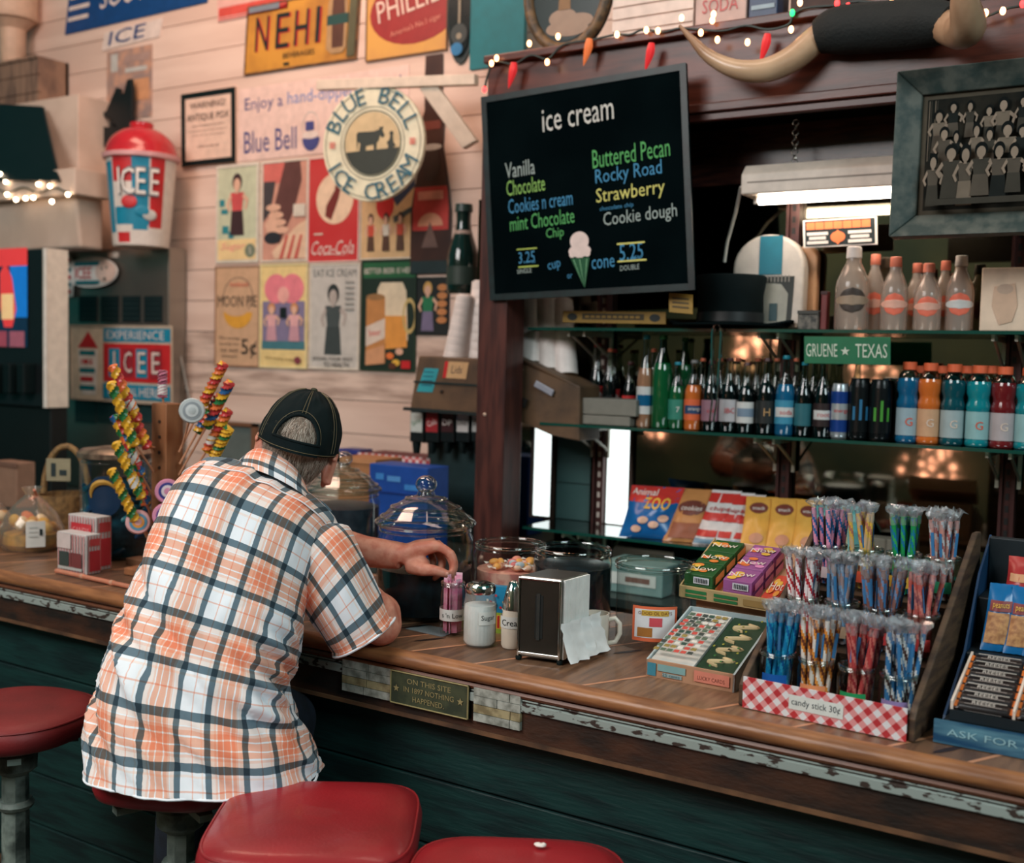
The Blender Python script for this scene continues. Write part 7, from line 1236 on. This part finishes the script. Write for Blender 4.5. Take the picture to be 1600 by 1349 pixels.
# nails on the visible hand
nm=K((222,160,140),.25); g=G(); c=th_[-1]+(EYE-th_[-1])/np.linalg.norm(EYE-th_[-1])*.0075; g.sph(c,(.0066,.0022,.0046),nm,8,rotm(rz=YAW)); g.out('nail',body)
for f in fin[:2]: d=(f[3]-f[2]); d/=np.linalg.norm(d); g=G(); g.sph(f[3]-d*.001+rt*.0068,(.002,.0045,.0058),nm,8); g.out('nail',body)
g=G(); [g.sph(hd(.032*s,.084,.012),(.0115,.011,.010),K((220,214,206),.2),10,HM) for s in(-1,1)]; g.out('eyes',body)
# ---- hair below the cap
hm_=K((150,132,116),.7,two=(112,94,82),vs=120,bump=.5,bs=300); g=G(); rs=random.Random(4)
rows=[]
for j in range(9):
    e=R(22-9.5*j); rows.append([hd(*(headp(R(a),e,.0065-.0006*j)+A3(0,0,.003*noise.noise((a*.2,j*.9,0))))) for a in np.linspace(195-12*(j<4)-18,345+18+12*(j<4),44)])
g.grid(rows,hm_); g.out('hair',man,auto=80); hairo=bpy.data.objects['hair']
g=G(); st=[K((176,158,142),.6),K((126,106,92),.6),K((206,192,178),.6)]
for _ in range(2600):
    a=R(rs.uniform(180,360)); e=R(rs.uniform(-52,24)); p=headp(a,e,.005); p2=headp(a+R(rs.uniform(-5,5)),e-R(rs.uniform(7,13)),.0085+rs.uniform(0,.004)); t_=A3(-math.sin(a),math.cos(a),0)*.0007
    if e<R(-35) and rs.random()<.5: continue
    P=[hd(*(p-t_)),hd(*(p+t_)),hd(*p2)]; g.add(P,[(0,1,2)],st[rs.choice((0,0,1,2))])
tag(g.out('hair_strands',hairo),kind='stuff')
# ---- cap
cm_=K((5,18,20),.8,bump=.35,bs=900,two=(9,26,28),vs=6,spec=.2); camo=K((70,66,48),.8,two=(34,40,34),vs=36); sti=K((112,100,74),.8); CZ=.034
def capp(a,e,k=0): # a: 270 deg is the back
    r=math.cos(e)**.82 if e<PI/2-1e-3 else 0; return hd(math.cos(a)*r*(.0905+k),math.sin(a)*r*(.112+k)-.004,-.008+.030*math.sin(a)*math.cos(e)+math.sin(e)*(.126+k))
def inhole(a,e): x=(math.degrees(a)-270)/31; y=(math.degrees(e)-11)/27; return y>0 and x*x+y*y<1
g=G(); NA,NE=168,44; V=[capp(2*PI*i/NA,PI/2*j/NE,.0015*noise.noise((math.cos(2*PI*i/NA)*4,math.sin(2*PI*i/NA)*4,j*.14))*2-.0022*max(0,math.cos(6*(2*PI*i/NA-PI/2)*.5)**20)) for j in range(NE+1) for i in range(NA)]
Fm=[];Fc=[]
for j in range(NE):
    for i in range(NA):
        a=2*PI*(i+.5)/NA; e=PI/2*(j+.5)/NE
        if inhole(a,e): continue
        (Fc if 28<math.degrees(a)<152 else Fm).append((j*NA+i,j*NA+(i+1)%NA,(j+1)*NA+(i+1)%NA,(j+1)*NA+i))
g.add(V,Fm,cm_,True); k0=g.n-len(V); 
for f in Fc: g.F.append(f); g.M.append(g.mi(camo)); g.S.append(True)
cap=g.out('cap',man,auto=80); so=cap.modifiers.new('t','SOLIDIFY'); so.thickness=.002
g=G(); hole=[capp(R(270+31*math.cos(q)),R(11+27*math.sin(q)),.0015) for q in np.linspace(0,PI,25)]; g.tube(hole,.0032,cm_,8); g.tube([capp(R(a),R(10.5),.0015) for a in range(236,306,3)],.0032,cm_,8); g.out('opening_binding',cap)
g=G(); g.grid([[capp(R(a),R(e),.002) for a in range(236,306,3)] for e in(-1,11)],cm_); g.out('strap',cap)
def stitch(pts,nm_): g=G(); g.tube(pts,.0007,sti,4); g.out(nm_,cap)
for c in(30,90,150,210,330):
    for o in(-3.0,3.0): stitch([capp(R(c+o*(1+.0*e)),R(e),.0022) for e in range(4,84,4)],'stitching')
for o in(-3,3): stitch([capp(R(270+o),R(e),.0022) for e in range(40,84,4)],'stitching')
stitch([capp(R(270+35*math.cos(q)),R(11+31.5*math.sin(q)),.0022) for q in np.linspace(0,PI,25)],'stitching'); stitch([capp(R(a),R(1.5),.0025) for a in range(0,364,4)],'stitching')
g=G(); g.sph(capp(0,PI/2,.002),(.008,.008,.005),camo,8,HM); g.out('button',cap)
g=G(); top_=[];bot_=[]
for rr_ in np.linspace(0,1,7): top_.append([hd(math.cos(a)*(.088+.012*rr_),.01+math.sin(a)*(.10+.072*rr_),.018-.016*rr_-.02*math.cos(a)**2*rr_) for a in np.linspace(R(25),R(155),21)])
g.grid(top_,camo); b_=g.out('brim',cap,auto=80); so=b_.modifiers.new('t','SOLIDIFY'); so.thickness=.004
# ---- trousers, shoes
jn=K((20,30,44),.85,two=(14,22,32),vs=30,bump=.3,bs=400); g=G(); g.sph(D(318,1175,2.255),(.165,.125,.10),jn,14)
g.tube([A3(-1.70,1.555,.86),A3(-1.70,1.56,1.0)],[.15,.13],jn,20)
for h_,k_,f_ in((A3(-1.79,1.57,.885),knL,ftL),(A3(-1.64,1.57,.885),knR,ftR)): g.tube([h_,(h_+k_)/2+A3(0,0,.005),k_],[.095,.083,.066],jn,18); g.sph(k_,.067,jn,10); g.tube([k_,(k_+f_)/2-A3(0,.015,0),f_-A3(0,0,.02)],[.066,.062,.055],jn,16)
tr=g.out('trousers',man); bake_remesh(tr,.007,6)
for f_ in(ftL,ftR):
    g=G(); q=cat([tuple(f_+A3(0,-.035,-.05)),tuple(f_+A3(0,.03,-.045)),tuple(f_+A3(0,.10,-.06)),tuple(f_+A3(0,.155,-.066))],4); g.tube(list(q),list(np.linspace(.046,.034,len(q))),K((70,48,36),.5),14,flat=.8); g.b2(f_+A3(-.042,-.08,-.089),f_+A3(.042,.175,-.076),K((40,32,28))); g.out('shoe',man,bev=.004)
